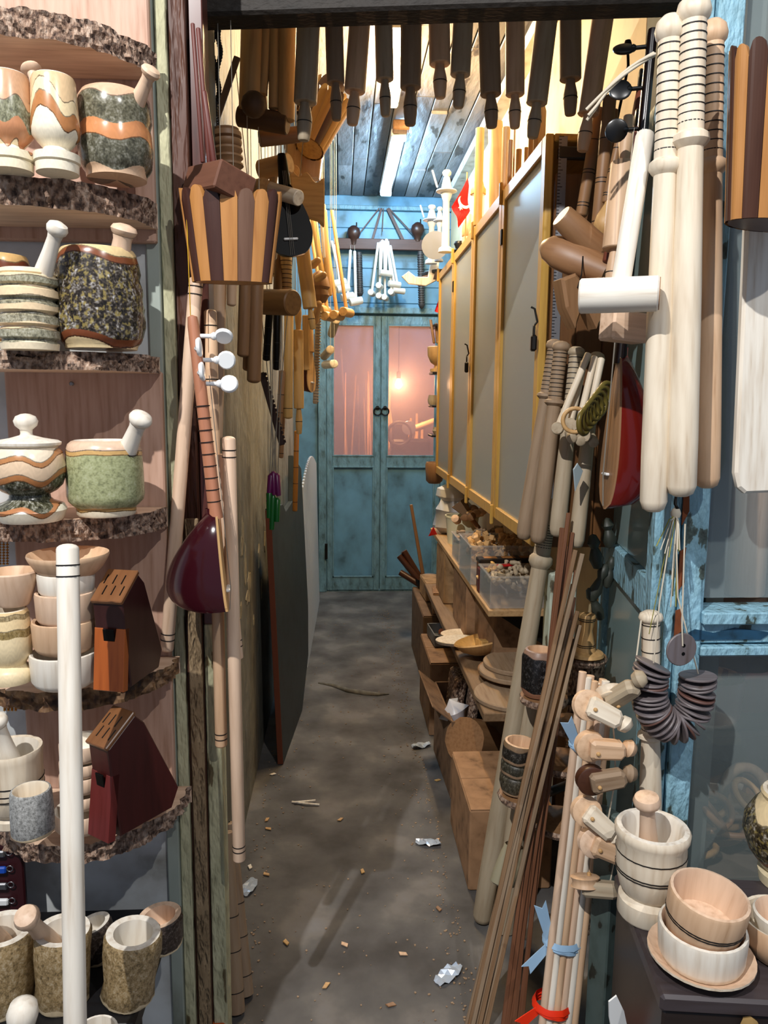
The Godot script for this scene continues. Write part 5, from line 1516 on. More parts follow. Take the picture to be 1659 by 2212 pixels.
func do_right_hanging() -> void:
	club("nearest pale grooved club, leftmost of the three hanging at upper right", P(1411, 1106, 1.36), P(1450, 30, 1.36), 0.0242, 0.708, W("cream", 0, 0.2), 12, "large clubs at upper right")
	club("highest pale grooved club with a round collar, middle of the three at upper right", P(1471, 1073, 1.34), P(1500, -12, 1.34), 0.0262, 0.725, W("cream", 0, 0.7), 12, "large clubs at upper right")
	club("rear grooved club mostly hidden by the middle one at upper right", P(1527, 1055, 1.42), P(1541, 40, 1.42), 0.0235, 0.70, W("beech", 0, 0.4), 12, "large clubs at upper right")
	var pp := P(1634, 1064, 1.40)
	var pt := P(1664, 300, 1.40)
	solo("bread_peel", "broad pale wooden peel with rounded end hanging under the right striped bucket", "peel", prism([[-0.026, 0], [0.026, 0], [0.04, 0.012], [0.047, 0.04], [0.042, 0.55], [0.03, 0.66], [-0.03, 0.66], [-0.042, 0.55], [-0.047, 0.04], [-0.04, 0.012]], 0.02, 0.005), W("pale", 0, 0.3), span(pp, pt))
	stave_bucket("striped bucket of broad brown and honey staves at the right picture edge", P(1662, 487, 1.29), Basis(Vector3.UP, 0.35), 0.088, 0.102, 0.262, 16, [wood("stave_brown", Color(0.3, 0.18, 0.12), 0.35), wood("stave_honey", Color(0.74, 0.52, 0.29), 0.35)], 21, 0.5)
	# big white mallet
	var wm := wood("white_wood", Color(0.97, 0.95, 0.9), 0.6, 0, 0.4)
	var big := mallet("large whitish mallet hanging before the clubs, its end grain to the right", P(1252, 640, 1.36), P(1424, 634, 1.31), P(1395, 285, 1.42), 0.03, 0.0165, wm, "", null, false)
	var el := P(1252, 640, 1.36).distance_to(P(1424, 634, 1.31))
	part(big, "end_grain", disc(0.0275, 0.0012, 28, 0.0004), wood("endgrain", Color(0.62, 0.44, 0.29), 0.7, 0, 0.5), at(Vector3(0, el, 0)))
	solo("pale_block", "pale wooden block hanging just under the large whitish mallet", "block", box(0.085, 0.055, 0.045, 0.004), W("pink", 1), at(P(1348, 707, 1.46), 20, 0, -3))
	# red lute seen from the side
	lute("dark red lute seen from the side with black tuning pegs, left of the clubs", P(1308, 1100, 1.56), P(1410, 60, 1.6), Vector3(-0.98, 0.0, -0.14), 0.335, 0.17, 0.1, mat("red_gloss", Color(0.42, 0.09, 0.07), 0.14), mat("neck_black", Color(0.05, 0.015, 0.015), 0.25), mat("peg_black", Color(0.02, 0.022, 0.025), 0.3), 3, false, W("oak"), 0.078, 1.35, 1.02)
	stick("lute_neck", "reddish fretted instrument neck hanging behind the large whitish mallet", "neck", P(1316, 570, 1.7), P(1392, 190, 1.74), 15, wood("neck_red", Color(0.5, 0.27, 0.2), 0.5), "", 0.3)
	rolling_pin("pale rolling pin hanging handle up behind the lute's strings", P(1318, 640, 1.64), P(1358, 250, 1.68), 25, 0.26, W("beech", 0, 0.5), "", 0.5, true)
	# frayed cord and tie
	var rp := bez(P(1266, 243, 1.5), P(1412, 118, 1.5), -0.01, 8, Vector3(0.0, 0, 0.01))
	var cd := thing("frayed_cord", "frayed grey cord end poking left from the clubs' hook", "cord", Transform3D())
	for k in 3:
		var q: Array = []
		for i in rp.size():
			q.append(rp[i] + Vector3(0.0, 0.003, 0.0).rotated(Vector3(1, 0.6, 0).normalized(), k * 2.1 + i * 0.5) * (1.6 if i == 0 else 1.0) + (Vector3(0, -0.012, 0) * k * (1 if i < 2 else 0) * 0.5))
		part(cd, "strand", tube(q, 0.003, 6), M["cord"])
	var kn := thing("black_tie", "black knotted ribbon nailed to the cream wall at upper right", "ribbon", at(P(1356, 95, 1.98)))
	part(kn, "knot", lathe([[-0.01, 0], [-0.008, 0.007], [0, 0.01], [0.008, 0.007], [0.01, 0]], 10), M["black"])
	part(kn, "tail", tube([Vector3(), Vector3(0.004, -0.05, 0), Vector3(-0.004, -0.1, 0), Vector3(-0.02, -0.19, 0)], 0.004, 6), M["black"])
	# dusky spindles near the cabinet end
	var sp := [[1255, 470, 1296, 232, 12, 1.98, "dusky spindle hanging nearest the cabinet's end"], [1288, 520, 1318, 205, 13, 1.9, "dusky spindle with burnt rings behind the rightmost rolling pin"], [1318, 470, 1326, 235, 9, 1.96, "slim dusky spindle left of the lute's pegs"], [1308, 440, 1344, 270, 8, 1.86, "slim dusky rod crossing behind the black pegs"]]
	for q in sp:
		ringed_rod("hanging_spindle", q[6], "spindle", P(q[0], q[1], q[5]), P(q[2], q[3], q[5]), q[4], W("oak", 0, q[0] * 0.01), [0.1, 0.13, 0.4, 0.43, 0.7], "dusky spindles on the right")
	solo("wooden_ladle", "dusky bulb shaped wooden piece hanging above the shoe lasts", "turned piece", lathe([[0, 0], [0.01, 0.018], [0.03, 0.026], [0.05, 0.022], [0.08, 0.008], [0.2, 0.007], [0.21, 0]], 16), W("honey"), span(P(1302, 512, 1.84), P(1330, 330, 1.88)))
	# shoe lasts
	var lm := wood("last_wood", Color(0.62, 0.46, 0.32), 0.45, 0, 0.3)
	var la := thing("shoe_last", "brown wooden shoe last with its cut shaft up, hanging by the cabinet's end", "shoe last", span(P(1168, 528, 1.8), P(1316, 588, 1.72), Vector3(0, 0.4, 1)))
	var ll := P(1168, 528, 1.8).distance_to(P(1316, 588, 1.72))
	part(la, "foot", lathe([[0, 0], [0.004, 0.014], [0.02, 0.03], [0.05, 0.041], [ll * 0.55, 0.042], [ll * 0.8, 0.035], [ll - 0.004, 0.032], [ll, 0]], 24, 0, 1, 0.8), lm)
	var inv := la.transform.affine_inverse()
	var s0 := inv * P(1212, 466, 1.74)
	var s1 := inv * P(1290, 540, 1.76)
	part(la, "shaft", lathe([[0, 0], [0, 0.024], [0.004, 0.027], [s0.distance_to(s1), 0.034], [s0.distance_to(s1), 0]], 22), W("oak", 0, 0.6), span(s0, s1))
	var l2 := thing("shoe_last", "forked wooden shoe form hanging on a wire below the upper shoe last", "shoe last", at(P(1252, 655, 1.72), 12, 0, 4))
	part(l2, "fork", prism([[-0.055, 0.05], [-0.02, 0.062], [0.0, 0.04], [0.05, 0.058], [0.062, 0.03], [0.05, -0.03], [0.03, -0.058], [0.0, 0.0], [-0.022, -0.055], [-0.045, -0.01]], 0.05, 0.006), W("oak", 0, 0.2))
	part(l2, "wire_hook", tube([Vector3(-0.02, 0.03, 0.028), Vector3(-0.005, 0.06, 0.02), Vector3(0.01, 0.1, 0)], 0.0016, 6), M["iron"])
	# cluster of small clubs
	club("leftmost dusty club with a grooved handle leaning by the cabinet's padlock", P(1130, 1166, 1.98), P(1200, 732, 1.98), 0.0205, 0.72, W("dust", 0, 0.3), 10, "smaller clubs by the cabinet")
	club("second dusty club with a grooved handle, its collar lowest", P(1161, 1174, 1.93), P(1214, 736, 1.93), 0.0215, 0.70, W("dust", 0, 0.8), 11, "smaller clubs by the cabinet")
	club("pale club behind the toy mallets with a domed top knob", P(1203, 1160, 1.88), P(1246, 748, 1.92), 0.0205, 0.66, W("grey", 0, 0.3), 10, "smaller clubs by the cabinet")
	club("pale blunt club with its thick end beside the tall stick tops", P(1244, 1184, 1.8), P(1290, 760, 1.88), 0.0185, 0.68, W("grey", 0, 0.8), 8, "smaller clubs by the cabinet")
	# toy mallets and rings
	var tm := [[1202, 924, 1272, 762, 1.82, "front toy mallet with its round face towards the room"], [1230, 915, 1262, 778, 1.84, "slim toy mallet behind the wooden ring"], [1247, 920, 1286, 768, 1.8, "toy mallet with a drilled face inside the wooden ring"], [1262, 940, 1300, 772, 1.78, "rearmost toy mallet beside the greenish rings"]]
	for i in 4:
		var q: Array = tm[i]
		var a := P(q[0], q[1], q[4])
		mallet("pale " + q[5], a + Vector3(-0.004, 0.0, 0.02), a + Vector3(0.012, -0.004, -0.03), P(q[2], q[3], q[4] + 0.02), 0.0145, 0.0085, W("grey", 0, i * 0.3), "toy mallets on the right", W("cream", 0, i * 0.2), false)
	for q in [[1236, 948, "pale turned peg end under the greenish rings at left"], [1255, 954, "pale turned peg end under the greenish rings in the middle"], [1283, 957, "pale turned peg end under the greenish rings at right"]]:
		var a := P(q[0], q[1], 1.76)
		stick("turned_peg", q[2], "peg", a, a + Vector3(0.008, 0.012, -0.05), 11, W("grey"), "turned pegs under the rings", 0.2)
	solo("wooden_ring", "plain tan wooden ring hanging in front of the toy mallets", "ring", torus(0.027, 0.0048), W("honey"), at(P(1242, 908, 1.72), -10))
	var rg := mat("ring_olive", Color(0.42, 0.37, 0.16), 0.35)
	for k in 7:
		solo("olive_ring", "olive lacquered ring, %s of the string of seven by the red lute" % ["first", "second", "third", "fourth", "fifth", "sixth", "last"][k], "ring", torus(0.026, 0.006), rg, at(P(1262 + k * 8, 912 - k * 10, 1.69 + k * 0.010), 46 - k * 2, 0, -12), "olive rings on a string")
	var fm := thing("metal_square", "small galvanised metal frame piece hanging below the toy mallets", "metal piece", at(P(1249, 1030, 1.76), 20, 0, 8))
	part(fm, "flat_plate", prism([[-0.013, 0.02], [0.0, 0.033], [0.014, 0.012], [0.002, -0.01], [-0.012, -0.032]], 0.004, 0.001), mat("tin", Color(0.62, 0.68, 0.7), 0.4))
	# standing poles
	var ga := PY(1040, 1992, 0.0)
	var gb := P(1190, 1076, 2.0)
	club("tall pale pole with a grooved handle leaning from the floor to the shelf end", ga, gb, 0.027, 0.855, W("grey", 0, 0.5), 10)
	stick("wooden_pole", "shorter pale pole leaning behind the tall grooved one", "pole", PY(1088, 2010, 0.0), P(1152, 1470, 1.98), 21, W("grey", 0, 0.2), "", 0.1)

func do_right_rack() -> void:
	# trunk carrying log shelves
	var tk := lathe([[0, 0], [0, 0.05], [0.2, 0.047], [0.78, 0.044], [0.78, 0]], 24, 0.012, 5)
	var tp := Vector3(0.655, 0, -1.92)
	var o := thing("log_rack", "dark bark trunk carrying small log shelves behind the stick bundles", "rack", at(tp))
	part(o, "trunk", tk, M["bark"])
	var sh := [[1262, 1414, 1.86, 0.055], [1175, 1502, 1.86, 0.06], [1235, 1560, 1.84, 0.06], [1130, 1712, 1.80, 0.06], [1215, 1640, 1.82, 0.07], [1210, 1770, 1.8, 0.07]]
	for q in sh:
		var p := P(q[0], q[1], q[2])
		part(o, "log_disc", vessel([[-0.018, 0, 0, 0], [-0.018, q[3], 0, 0], [-0.009, q[3] + 0.004, 0, 1], [0, q[3], 0, 0], [0.0, 0]], 3, 22, 0.008, int(q[0])), [M["bark"], W("oak")], at(p - tp))
		part(o, "arm", rod(maxf(0.03, Vector2(p.x - tp.x, p.z - tp.z).length()), 0.012), W("dark"), span(Vector3(0, p.y - 0.03, 0), Vector3(p.x - tp.x, p.y - 0.028, p.z - tp.z)))
	var s := mpp(1162, 1498, 1.86)
	stand("bark_mortar", "small mortar with black bark and reddish rim behind the thin sticks", "mortar", P(1163, 1499, 1.86), s, [[0, 32], [6, 35], [14, 38], [84, 38], [94, 34], [100, 31], [101, 26], [94, 24], [40, 22], [36, 0]], 6, [bark_mat("bk11", 61, [[0.12, Color(0.6, 0.45, 0.36), 0], [0.86, Color(0.09, 0.08, 0.08), 1], [1.4, Color(0.62, 0.38, 0.25), 0]], 0.35, 0.03, 0.3), W("beech")])
	pestle(P(1180, 1440, 1.86), P(1232, 1372, 1.82), 0.014, "pestle lying in the small black bark mortar", W("beech"), 1.2)
	var s2 := mpp(1120, 1706, 1.80)
	stand("bark_mortar", "dark green mortar with spiral grooves leaning behind the thin sticks", "mortar", P(1113, 1708, 1.80), s2, [[0, 30], [8, 33], [20, 37], [34, 37], [38, 34], [44, 37], [64, 38], [68, 35], [74, 38], [104, 38], [112, 35], [113, 30], [106, 28], [50, 24], [46, 0]], 10, [bark_mat("bk12", 64, [[0.1, Color(0.5, 0.38, 0.25), 0], [0.3, Color(0.13, 0.11, 0.08), 1], [0.36, Color(0.6, 0.46, 0.33), 0], [0.56, Color(0.2, 0.18, 0.12), 1], [0.62, Color(0.6, 0.46, 0.33), 0], [0.96, Color(0.25, 0.22, 0.15), 1], [1.4, Color(0.7, 0.55, 0.4), 0]], 0.45, 0.03, 0.3), W("beech")], "", 0.0, -5)
	pestle(P(1140, 1640, 1.8), P(1178, 1580, 1.78), 0.014, "pestle in the dark green grooved mortar", W("beech"), 1.2)
	var cs := thing("candlestick", "tan spool shaped candlestick with black rings on the top log shelf", "candlestick", at(P(1264, 1414, 1.84)))
	var s3 := mpp(1264, 1400, 1.84)
	part(cs, "body", lathe([[0, 0], [0, 40 * s3], [6 * s3, 38 * s3], [10 * s3, 22 * s3], [24 * s3, 19 * s3], [55 * s3, 13 * s3], [76 * s3, 17 * s3], [86 * s3, 19 * s3], [90 * s3, 17 * s3], [90 * s3, 0]], 24), W("honey", 0, 0.3))
	for y in [20, 24, 78, 82]:
		ring_line(cs, y * s3, (19.5 if y < 40 else 18.0) * s3)
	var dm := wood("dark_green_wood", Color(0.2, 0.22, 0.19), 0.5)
	for q in [[1292, 1190, 16, 40, 12], [1276, 1255, 14, 46, -20], [1300, 1300, 13, 40, 25], [1310, 1235, 12, 36, -8], [1318, 1150, 16, 34, 10]]:
		var h: float = q[3] * mpp(q[0], q[1], 1.95) * 2
		var r: float = q[2] * mpp(q[0], q[1], 1.95)
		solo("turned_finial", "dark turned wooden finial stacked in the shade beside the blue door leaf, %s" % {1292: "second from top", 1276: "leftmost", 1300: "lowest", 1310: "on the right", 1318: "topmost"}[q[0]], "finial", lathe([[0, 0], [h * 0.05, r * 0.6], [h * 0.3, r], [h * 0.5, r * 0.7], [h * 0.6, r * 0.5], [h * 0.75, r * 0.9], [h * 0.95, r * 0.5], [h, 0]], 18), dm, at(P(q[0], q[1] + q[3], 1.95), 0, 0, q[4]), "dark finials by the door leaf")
	solo("whitewashed_block", "whitewashed board end standing behind the thin sticks", "board", box(0.075, 0.26, 0.05, 0.004), mat("whitewash", Color(0.75, 0.78, 0.72), 0.7, T["peel"], Vector3(4, 2, 4)), at(P(1208, 1335, 2.0), 5))
	# thin square sticks, first bundle: tops and feet
	rng.seed = 31
	wood("stickbrown", Color(0.58, 0.46, 0.34), 0.6)
	var tops := [[1258, 1196, 0], [1243, 1188, 1], [1238, 1262, 2], [1247, 1320, 1], [1232, 1340, 0], [1225, 1352, 1], [1218, 1300, 2], [1252, 1350, 0], [1240, 1380, 1]]
	var nm := ["with the highest top on the right", "second highest, beside the highest", "reddish brown, third from the right", "ending just under the reddish one", "with a split top in the middle", "left of the split one", "at the left rim of the bundle", "short one at the right rim", "shortest one in front"]
	for i in tops.size():
		var q: Array = tops[i]
		var a := PY(1008 + i * 5, 2216 + (i % 3) * 6, 0.0)
		var b := P(q[0], q[1], 1.72 + 0.01 * (i % 3))
		solo("square_stick", "thin square stick leaning in the left bundle, " + nm[i], "stick", box(0.009, a.distance_to(b), 0.009, 0.001), [W("dust", 0, 0.2), W("stickbrown", 0, 0.5), W("dust", 0, 0.8)][q[2]], span(a, b).translated_local(Vector3(0, a.distance_to(b) / 2, 0)), "thin square sticks")
	for i in 6:
		var a := PY(1086 + i * 8, 2216, 0.0)
		var b := P([1228, 1236, 1244, 1214, 1240, 1222][i], [1108, 1150, 1232, 1140, 1290, 1180][i], 1.78 + 0.012 * i)
		solo("reddish_stick", "long reddish stick in the middle bundle, " + ["with the highest top", "second from the left top", "ending near the pale club", "thin, left of the tallest", "with the lowest top", "between the two tallest"][i], "stick", box(0.008 + 0.002 * (i % 2), a.distance_to(b), 0.009, 0.001), wood("stick_red", Color(0.5, 0.33, 0.23), 0.5, 0, i * 0.3), span(a, b).translated_local(Vector3(0, a.distance_to(b) / 2, 0)), "long reddish sticks")
	var tape := lathe([[-0.05, 0.024], [-0.046, 0.03], [-0.02, 0.031], [0.03, 0.028], [0.05, 0.023]], 14, 0.004, 3, 0.7)
	solo("wrapped_tape", "crumpled grey tape wound around the left stick bundle", "tape", tape, mat("tape_grey", Color(0.6, 0.57, 0.47), 0.4), span(P(1098, 1868, 1.655), P(1120, 1800, 1.66)))
	# dowel bundle
	for i in 10:
		var row := i / 6
		var tx: int = [1259, 1270, 1284, 1298, 1309, 1318, 1276, 1290, 1303, 1314][i]
		var ty: int = [1450, 1462, 1470, 1482, 1470, 1488, 1458, 1474, 1466, 1480][i]
		var bx := 1158 + (i % 6) * 14 + row * 7
		var a := PY(bx, 2330, 0.0)
		var b := P(tx, ty, 1.52 + row * 0.022)
		a.z -= row * 0.02
		stick("round_dowel", "pale round dowel tied in the bundle, " + ["leftmost in front", "second in front", "third in front", "fourth in front", "fifth in front", "rightmost in front", "behind on the left", "behind left of the middle", "behind right of the middle", "behind on the right"][i], "dowel", a, b, 7, [W("pink", 0, 0.1), W("pale", 0, 0.5), W("beech", 0, 0.7)][i % 3], "pale round dowels", 0.15)
	var tie := func(label: String, px: float, py: float, d: float, c: Material, tails: Array) -> void:
		var p := P(px, py, d)
		var o2 := thing("tie_strip", label, "tie", Transform3D(Basis.from_euler(Vector3(0, 0, -0.12)), p))
		for k in 3:
			part(o2, "wrap", lathe([[-0.012 + k * 0.007, 0.038], [-0.008 + k * 0.007, 0.042 + 0.001 * k], [-0.001 + k * 0.007, 0.041], [0.004 + k * 0.007, 0.038]], 26, 0.003, k + 4, 0.85), c, at(Vector3(0, 0, 0), 0, 4 * k - 4, k * 5 - 5))
		for t in tails:
			var e := P(t[0], t[1], d - 0.02) - p
			e = (Transform3D(Basis.from_euler(Vector3(0, 0, -0.12)), Vector3()).affine_inverse()) * e
			part(o2, "tail", prism([[-0.008, 0], [0.008, 0], [0.012, e.length() * 0.5], [0.015, e.length()], [0.003, e.length() * 0.85], [-0.012, e.length() * 0.97], [-0.01, e.length() * 0.5]], 0.002), c, span(Vector3(-0.028, 0, 0.01), e))
	var pb := mat("tie_blue", Color(0.62, 0.76, 0.88), 0.5)
	tie.call("pale blue plastic strip knotted around the dowel bundle", 1214, 2034, 1.485, pb, [[1168, 1962], [1152, 2080]])
	tie.call("bright orange strip tied low around the dowel bundle", 1192, 2172, 1.47, mat("tie_orange", Color(0.95, 0.2, 0.05), 0.5), [[1140, 2200]])
	tie.call("second pale blue strip high on the dowel bundle's left edge", 1272, 1612, 1.508, pb, [[1228, 1570]])

# ================================================================ long shelf, cartons, far wall, floor litter
func pile(n: int, w: float, d: float, h: float, sd: int, kinds: Array) -> ArrayMesh:
	rng.seed = sd
	var l: Array = []
	for i in n:
		var t := rng.randf()
		var y := h * (1.0 - 0.55 * t) * rng.randf_range(0.75, 1.0)
		var p := Vector3(rng.randf_range(-w, w) / 2 * 0.9, y, rng.randf_range(-d, d) / 2 * 0.9)
		l.append([kinds[rng.randi() % kinds.size()], Transform3D(Basis.from_euler(Vector3(rng.randf() * 6, rng.randf() * 6, rng.randf() * 6)), p)])
	return joined(l)

func open_box(w: float, h: float, d: float, t: float) -> ArrayMesh:
	return joined([[box(w, t, d, t * 0.3), at(Vector3(0, t / 2, 0))], [box(w, h, t, t * 0.3), at(Vector3(0, h / 2, d / 2 - t / 2))], [box(w, h, t, t * 0.3), at(Vector3(0, h / 2, -d / 2 + t / 2))], [box(t, h, d - 2 * t, t * 0.3), at(Vector3(w / 2 - t / 2, h / 2, 0))], [box(t, h, d - 2 * t, t * 0.3), at(Vector3(-w / 2 + t / 2, h / 2, 0))]])

func carton(label: String, p: Vector3, w: float, h: float, d: float, yaw: float, tone: float, open := false, cat := "carton") -> Node3D:
	var c := mat("card_%d" % int(tone * 100), Color(0.78, 0.6, 0.44).darkened(1.0 - tone) if tone <= 1 else Color(0.7, 0.56, 0.4), 0.85, T["dirt"], Vector3(3, 3, 3))
	var o := thing("cardboard_box", label, cat, at(p, yaw))
	part(o, "carton_body", open_box(w, h, d, 0.006) if open else box(w, h, d, 0.005), c, at(Vector3(0, 0.0 if open else h / 2, 0)))
	if open:
		for s in [-1, 1]:
			part(o, "flap", box(0.005, h * 0.35, d * 0.95, 0.001), c, at(Vector3(s * (w / 2 + 0.03), h + 0.02, 0), 0, 0, -s * 50))
	else:
		for s in [-1, 1]:
			part(o, "top_flap", box(w - 0.004, 0.004, d / 2 - 0.003, 0.001), c, at(Vector3(0, h + 0.001, s * d / 4)))
	return o

func do_long_shelf() -> void:
	var sy := 0.752
	var sm := wood("shelf_wood", Color(0.74, 0.6, 0.42), 0.6, 2)
	var o := solo("long_shelf", "long plywood shelf under the glazed cabinet carrying plastic bins", "shelf", box(0.29, 0.022, 1.7, 0.002), sm, at(Vector3(0.642, sy - 0.011, -3.33)))
	for z in [-2.62, -3.3, -4.0]:
		part(o, "bracket", prism([[-0.13, 0], [0.13, 0], [0.13, -0.16], [0.11, -0.16]], 0.012, 0.002), M["iron"], at(Vector3(0.0, -0.012, z + 3.33)))
	var s2 := solo("lower_shelf", "lower plank shelf with the pile of wooden boards", "shelf", box(0.33, 0.03, 1.75, 0.003), wood("lower_wood", Color(0.52, 0.42, 0.31), 0.7, 2), at(Vector3(0.62, 0.452, -3.17)))
	for z in [-2.4, -3.2, -3.98]:
		part(s2, "leg", box(0.035, 0.437, 0.035), W("oak"), at(Vector3(0.12, -0.233, z + 3.17)))
	var clear := StandardMaterial3D.new()
	clear.resource_name = "clear_plastic"
	clear.albedo_color = Color(0.8, 0.79, 0.77, 0.16)
	clear.transparency = BaseMaterial3D.TRANSPARENCY_ALPHA
	clear.roughness = 0.15
	var peg := lathe([[0, 0], [0.003, 0.007], [0.018, 0.009], [0.03, 0.006], [0.04, 0.009], [0.043, 0]], 8)
	var cube := box(0.02, 0.02, 0.02, 0.002)
	var ball := lathe([[-0.012, 0], [-0.008, 0.009], [0, 0.012], [0.008, 0.009], [0.012, 0]], 8)
	var bins := [[2.6, 0.11, 0.24, 0.2, [ball, peg], "grey", "nearest clear bin with small turned pieces and a red lid piece", 70], [2.98, 0.15, 0.26, 0.28, [cube], "honey", "large clear bin heaped with small wooden cubes", 150], [3.3, 0.11, 0.24, 0.2, [peg, ball], "dust", "clear bin heaped with turned pegs behind the cube bin", 90]]
	for q in bins:
		var b := thing("plastic_bin", q[6], "bin", at(Vector3(0.625, sy + 0.001, -q[0])))
		part(b, "bin_shell", open_box(q[2], q[1], q[3], 0.004), clear)
		part(b, "rim", joined([[box(q[2] + 0.014, 0.008, 0.01), at(Vector3(0, q[1], q[3] / 2))], [box(q[2] + 0.014, 0.008, 0.01), at(Vector3(0, q[1], -q[3] / 2))], [box(0.01, 0.008, q[3]), at(Vector3(q[2] / 2, q[1], 0))], [box(0.01, 0.008, q[3]), at(Vector3(-q[2] / 2, q[1], 0))]]), clear)
		var c := solo("small_wood_pieces", "heap of small wooden pieces in the " + String(q[6]).replace("clear bin", "bin").replace("large ", "wider "), "wood pieces", pile(q[7], q[2] - 0.03, q[3] - 0.03, q[1] + 0.02, int(q[0] * 100), q[4]), W(q[5]), at(Vector3(0.625, sy + 0.012, -q[0])))
		c.set_meta("kind", "stuff")
	solo("plastic_cover", "red plastic lid piece lying on the nearest clear bin", "lid", prism([[-0.04, -0.014], [0.03, -0.012], [0.045, 0.0], [0.03, 0.014], [-0.04, 0.012]], 0.006, 0.002), mat("red_plastic", Color(0.75, 0.08, 0.1), 0.35), at(Vector3(0.60, sy + 0.118, -2.66), 20, 90))
	var wb := thing("wooden_tray", "dark wooden box of bright shavings between the bins on the long shelf", "box", at(Vector3(0.63, sy + 0.001, -2.735)))
	part(wb, "tray_shell", open_box(0.25, 0.09, 0.05, 0.008), W("mahog", 1))
	var ch := solo("wood_chips", "yellow wood chips filling the dark wooden box on the long shelf", "wood chips", pile(60, 0.22, 0.034, 0.085, 7, [cube, peg]), W("yellow"), at(Vector3(0.63, sy + 0.012, -2.735)))
	ch.set_meta("kind", "stuff")
	var pk := thing("picture_box", "flat brown box with a dark printed lid behind the wooden box of chips", "box", at(Vector3(0.635, sy + 0.001, -2.8), 4))
	part(pk, "box_base", box(0.24, 0.1, 0.055), mat("box_brown", Color(0.4, 0.27, 0.17), 0.6), at(Vector3(0, 0.05, 0)))
	part(pk, "dark_lid", box(0.245, 0.016, 0.06), mat("lid_dark", Color(0.1, 0.07, 0.06), 0.4), at(Vector3(0, 0.108, 0)))
	for k in 3:
		part(pk, "printed_square", box(0.05, 0.002, 0.03, 0.0005), mat("print_tan", Color(0.6, 0.4, 0.2), 0.5), at(Vector3(-0.075 + k * 0.07, 0.117, 0)))
	# far end of the shelf
	var tb := thing("plastic_tub", "cream plastic tub on the far part of the long shelf", "tub", at(Vector3(0.6, sy, -3.72)))
	part(tb, "tub_wall", vessel([[0, 0], [0, 0.07], [0.13, 0.082], [0.132, 0.086], [0.14, 0.086], [0.14, 0.08], [0.02, 0.068], [0.02, 0]], 5, 26), [mat("tub_cream", Color(0.8, 0.78, 0.66), 0.4), M["tub_cream"]])
	for k in 5:
		solo("turned_grip", "turned handle lying on the cream tub's pile, %s" % ["lowest", "second", "middle", "fourth", "topmost"][k], "handle", lathe([[0, 0], [0.005, 0.014], [0.03, 0.02], [0.05, 0.012], [0.06, 0.02], [0.085, 0.018], [0.09, 0]], 14), W(["beech", "oak", "honey", "beech", "oak"][k]), at(Vector3(0.56 + k * 0.022, sy + 0.13 + k * 0.012, -3.58 - 0.03 * (k % 3)), k * 50, 70 + k * 5, 20), "turned handles by the tub")
	var br := thing("wide_brush", "old wide brush lying above the cream tub", "brush", span(Vector3(0.62, sy + 0.15, -3.66), Vector3(0.55, sy + 0.24, -3.72)))
	part(br, "bristles", prism([[-0.02, 0], [0.02, 0], [0.04, 0.08], [-0.04, 0.08]], 0.016, 0.002), mat("bristle", Color(0.42, 0.32, 0.22), 0.9), at(Vector3(0, 0.0, 0)))
	part(br, "handle", rod(0.1, 0.012), W("oak"), at(Vector3(0, -0.09, 0)))
	var bg := thing("plastic_bag", "crumpled white plastic bag with folded cloth at the far end of the shelf", "bag", at(Vector3(0.6, sy, -4.0)))
	part(bg, "bag_body", lathe([[0, 0], [0.005, 0.07], [0.04, 0.1], [0.09, 0.09], [0.13, 0.1], [0.17, 0.07], [0.2, 0.05], [0.21, 0]], 18, 0.05, 9), mat("bag_white", Color(0.78, 0.79, 0.82), 0.35))
	part(bg, "folded_cloth", lathe([[0.17, 0], [0.18, 0.07], [0.2, 0.085], [0.24, 0.08], [0.26, 0.05], [0.265, 0]], 16, 0.03, 3), mat("cloth_white", Color(0.85, 0.83, 0.8), 0.8))
	solo("red_tag", "red triangular tag hanging from the far end of the long shelf", "tag", prism([[-0.02, -0.02], [0.03, -0.012], [0.008, 0.03]], 0.004, 0.001), M["red_plastic"], at(P(933, 1150, 3.95), 15))
	# far wall rack behind the cabinet
	var rk := thing("wall_rack", "small dark rack of shelves beyond the cabinet by the door", "rack", at(Vector3(0.70, 0, -4.75)))
	for y in [1.90, 1.62, 1.42, 1.24]:
		part(rk, "rack_shelf", box(0.24, 0.014, 0.2), W("dark"), at(Vector3(-0.03, y, 0)))
	part(rk, "rack_upright", box(0.02, 0.8, 0.2), W("oak"), at(Vector3(0.08, 1.55, 0)))
	var gp := P(945, 806, 4.7)
	stand("wooden_goblet", "honey coloured wooden goblet bowl on the upper rack shelf by the door", "goblet", Vector3(gp.x, 1.627, gp.z), mpp(945, 800, 4.7), [[0, 16], [6, 16], [8, 8], [14, 7], [20, 16], [34, 22], [52, 23], [54, 20], [50, 18], [24, 12], [20, 0]], 7, [W("honey"), W("oak")])
	for k in 3:
		var a := P(938 + k * 7, 742, 4.68)
		stick("rack_tool", "thin tool handle standing in the wooden goblet, %s" % ["left", "middle", "right"][k], "tool", a, P(930 + k * 12, 690 + k * 8, 4.7), 3, W("oak", 0, k * 0.2), "tools in the goblet")
	for q in [[936, 836, 1.427, 0.035, 0.06, "grey", "pale turned cup on the middle rack shelf"], [940, 890, 1.427, 0.04, 0.03, "dark", "dark lid on the middle rack shelf"], [946, 930, 1.247, 0.035, 0.045, "grey", "grey pot on the lowest rack shelf"]]:
		var p := P(q[0], q[1], 4.72)
		var r: float = q[3]
		var h: float = q[4]
		solo("rack_pot", q[6], "pot", lathe([[0, 0], [0, r * 0.7], [h * 0.5, r], [h * 0.9, r * 0.8], [h, r * 0.85], [h, 0]], 18), W(q[5]), at(Vector3(p.x, q[2], p.z - (0.06 if q[5] == "dark" else 0.0))))
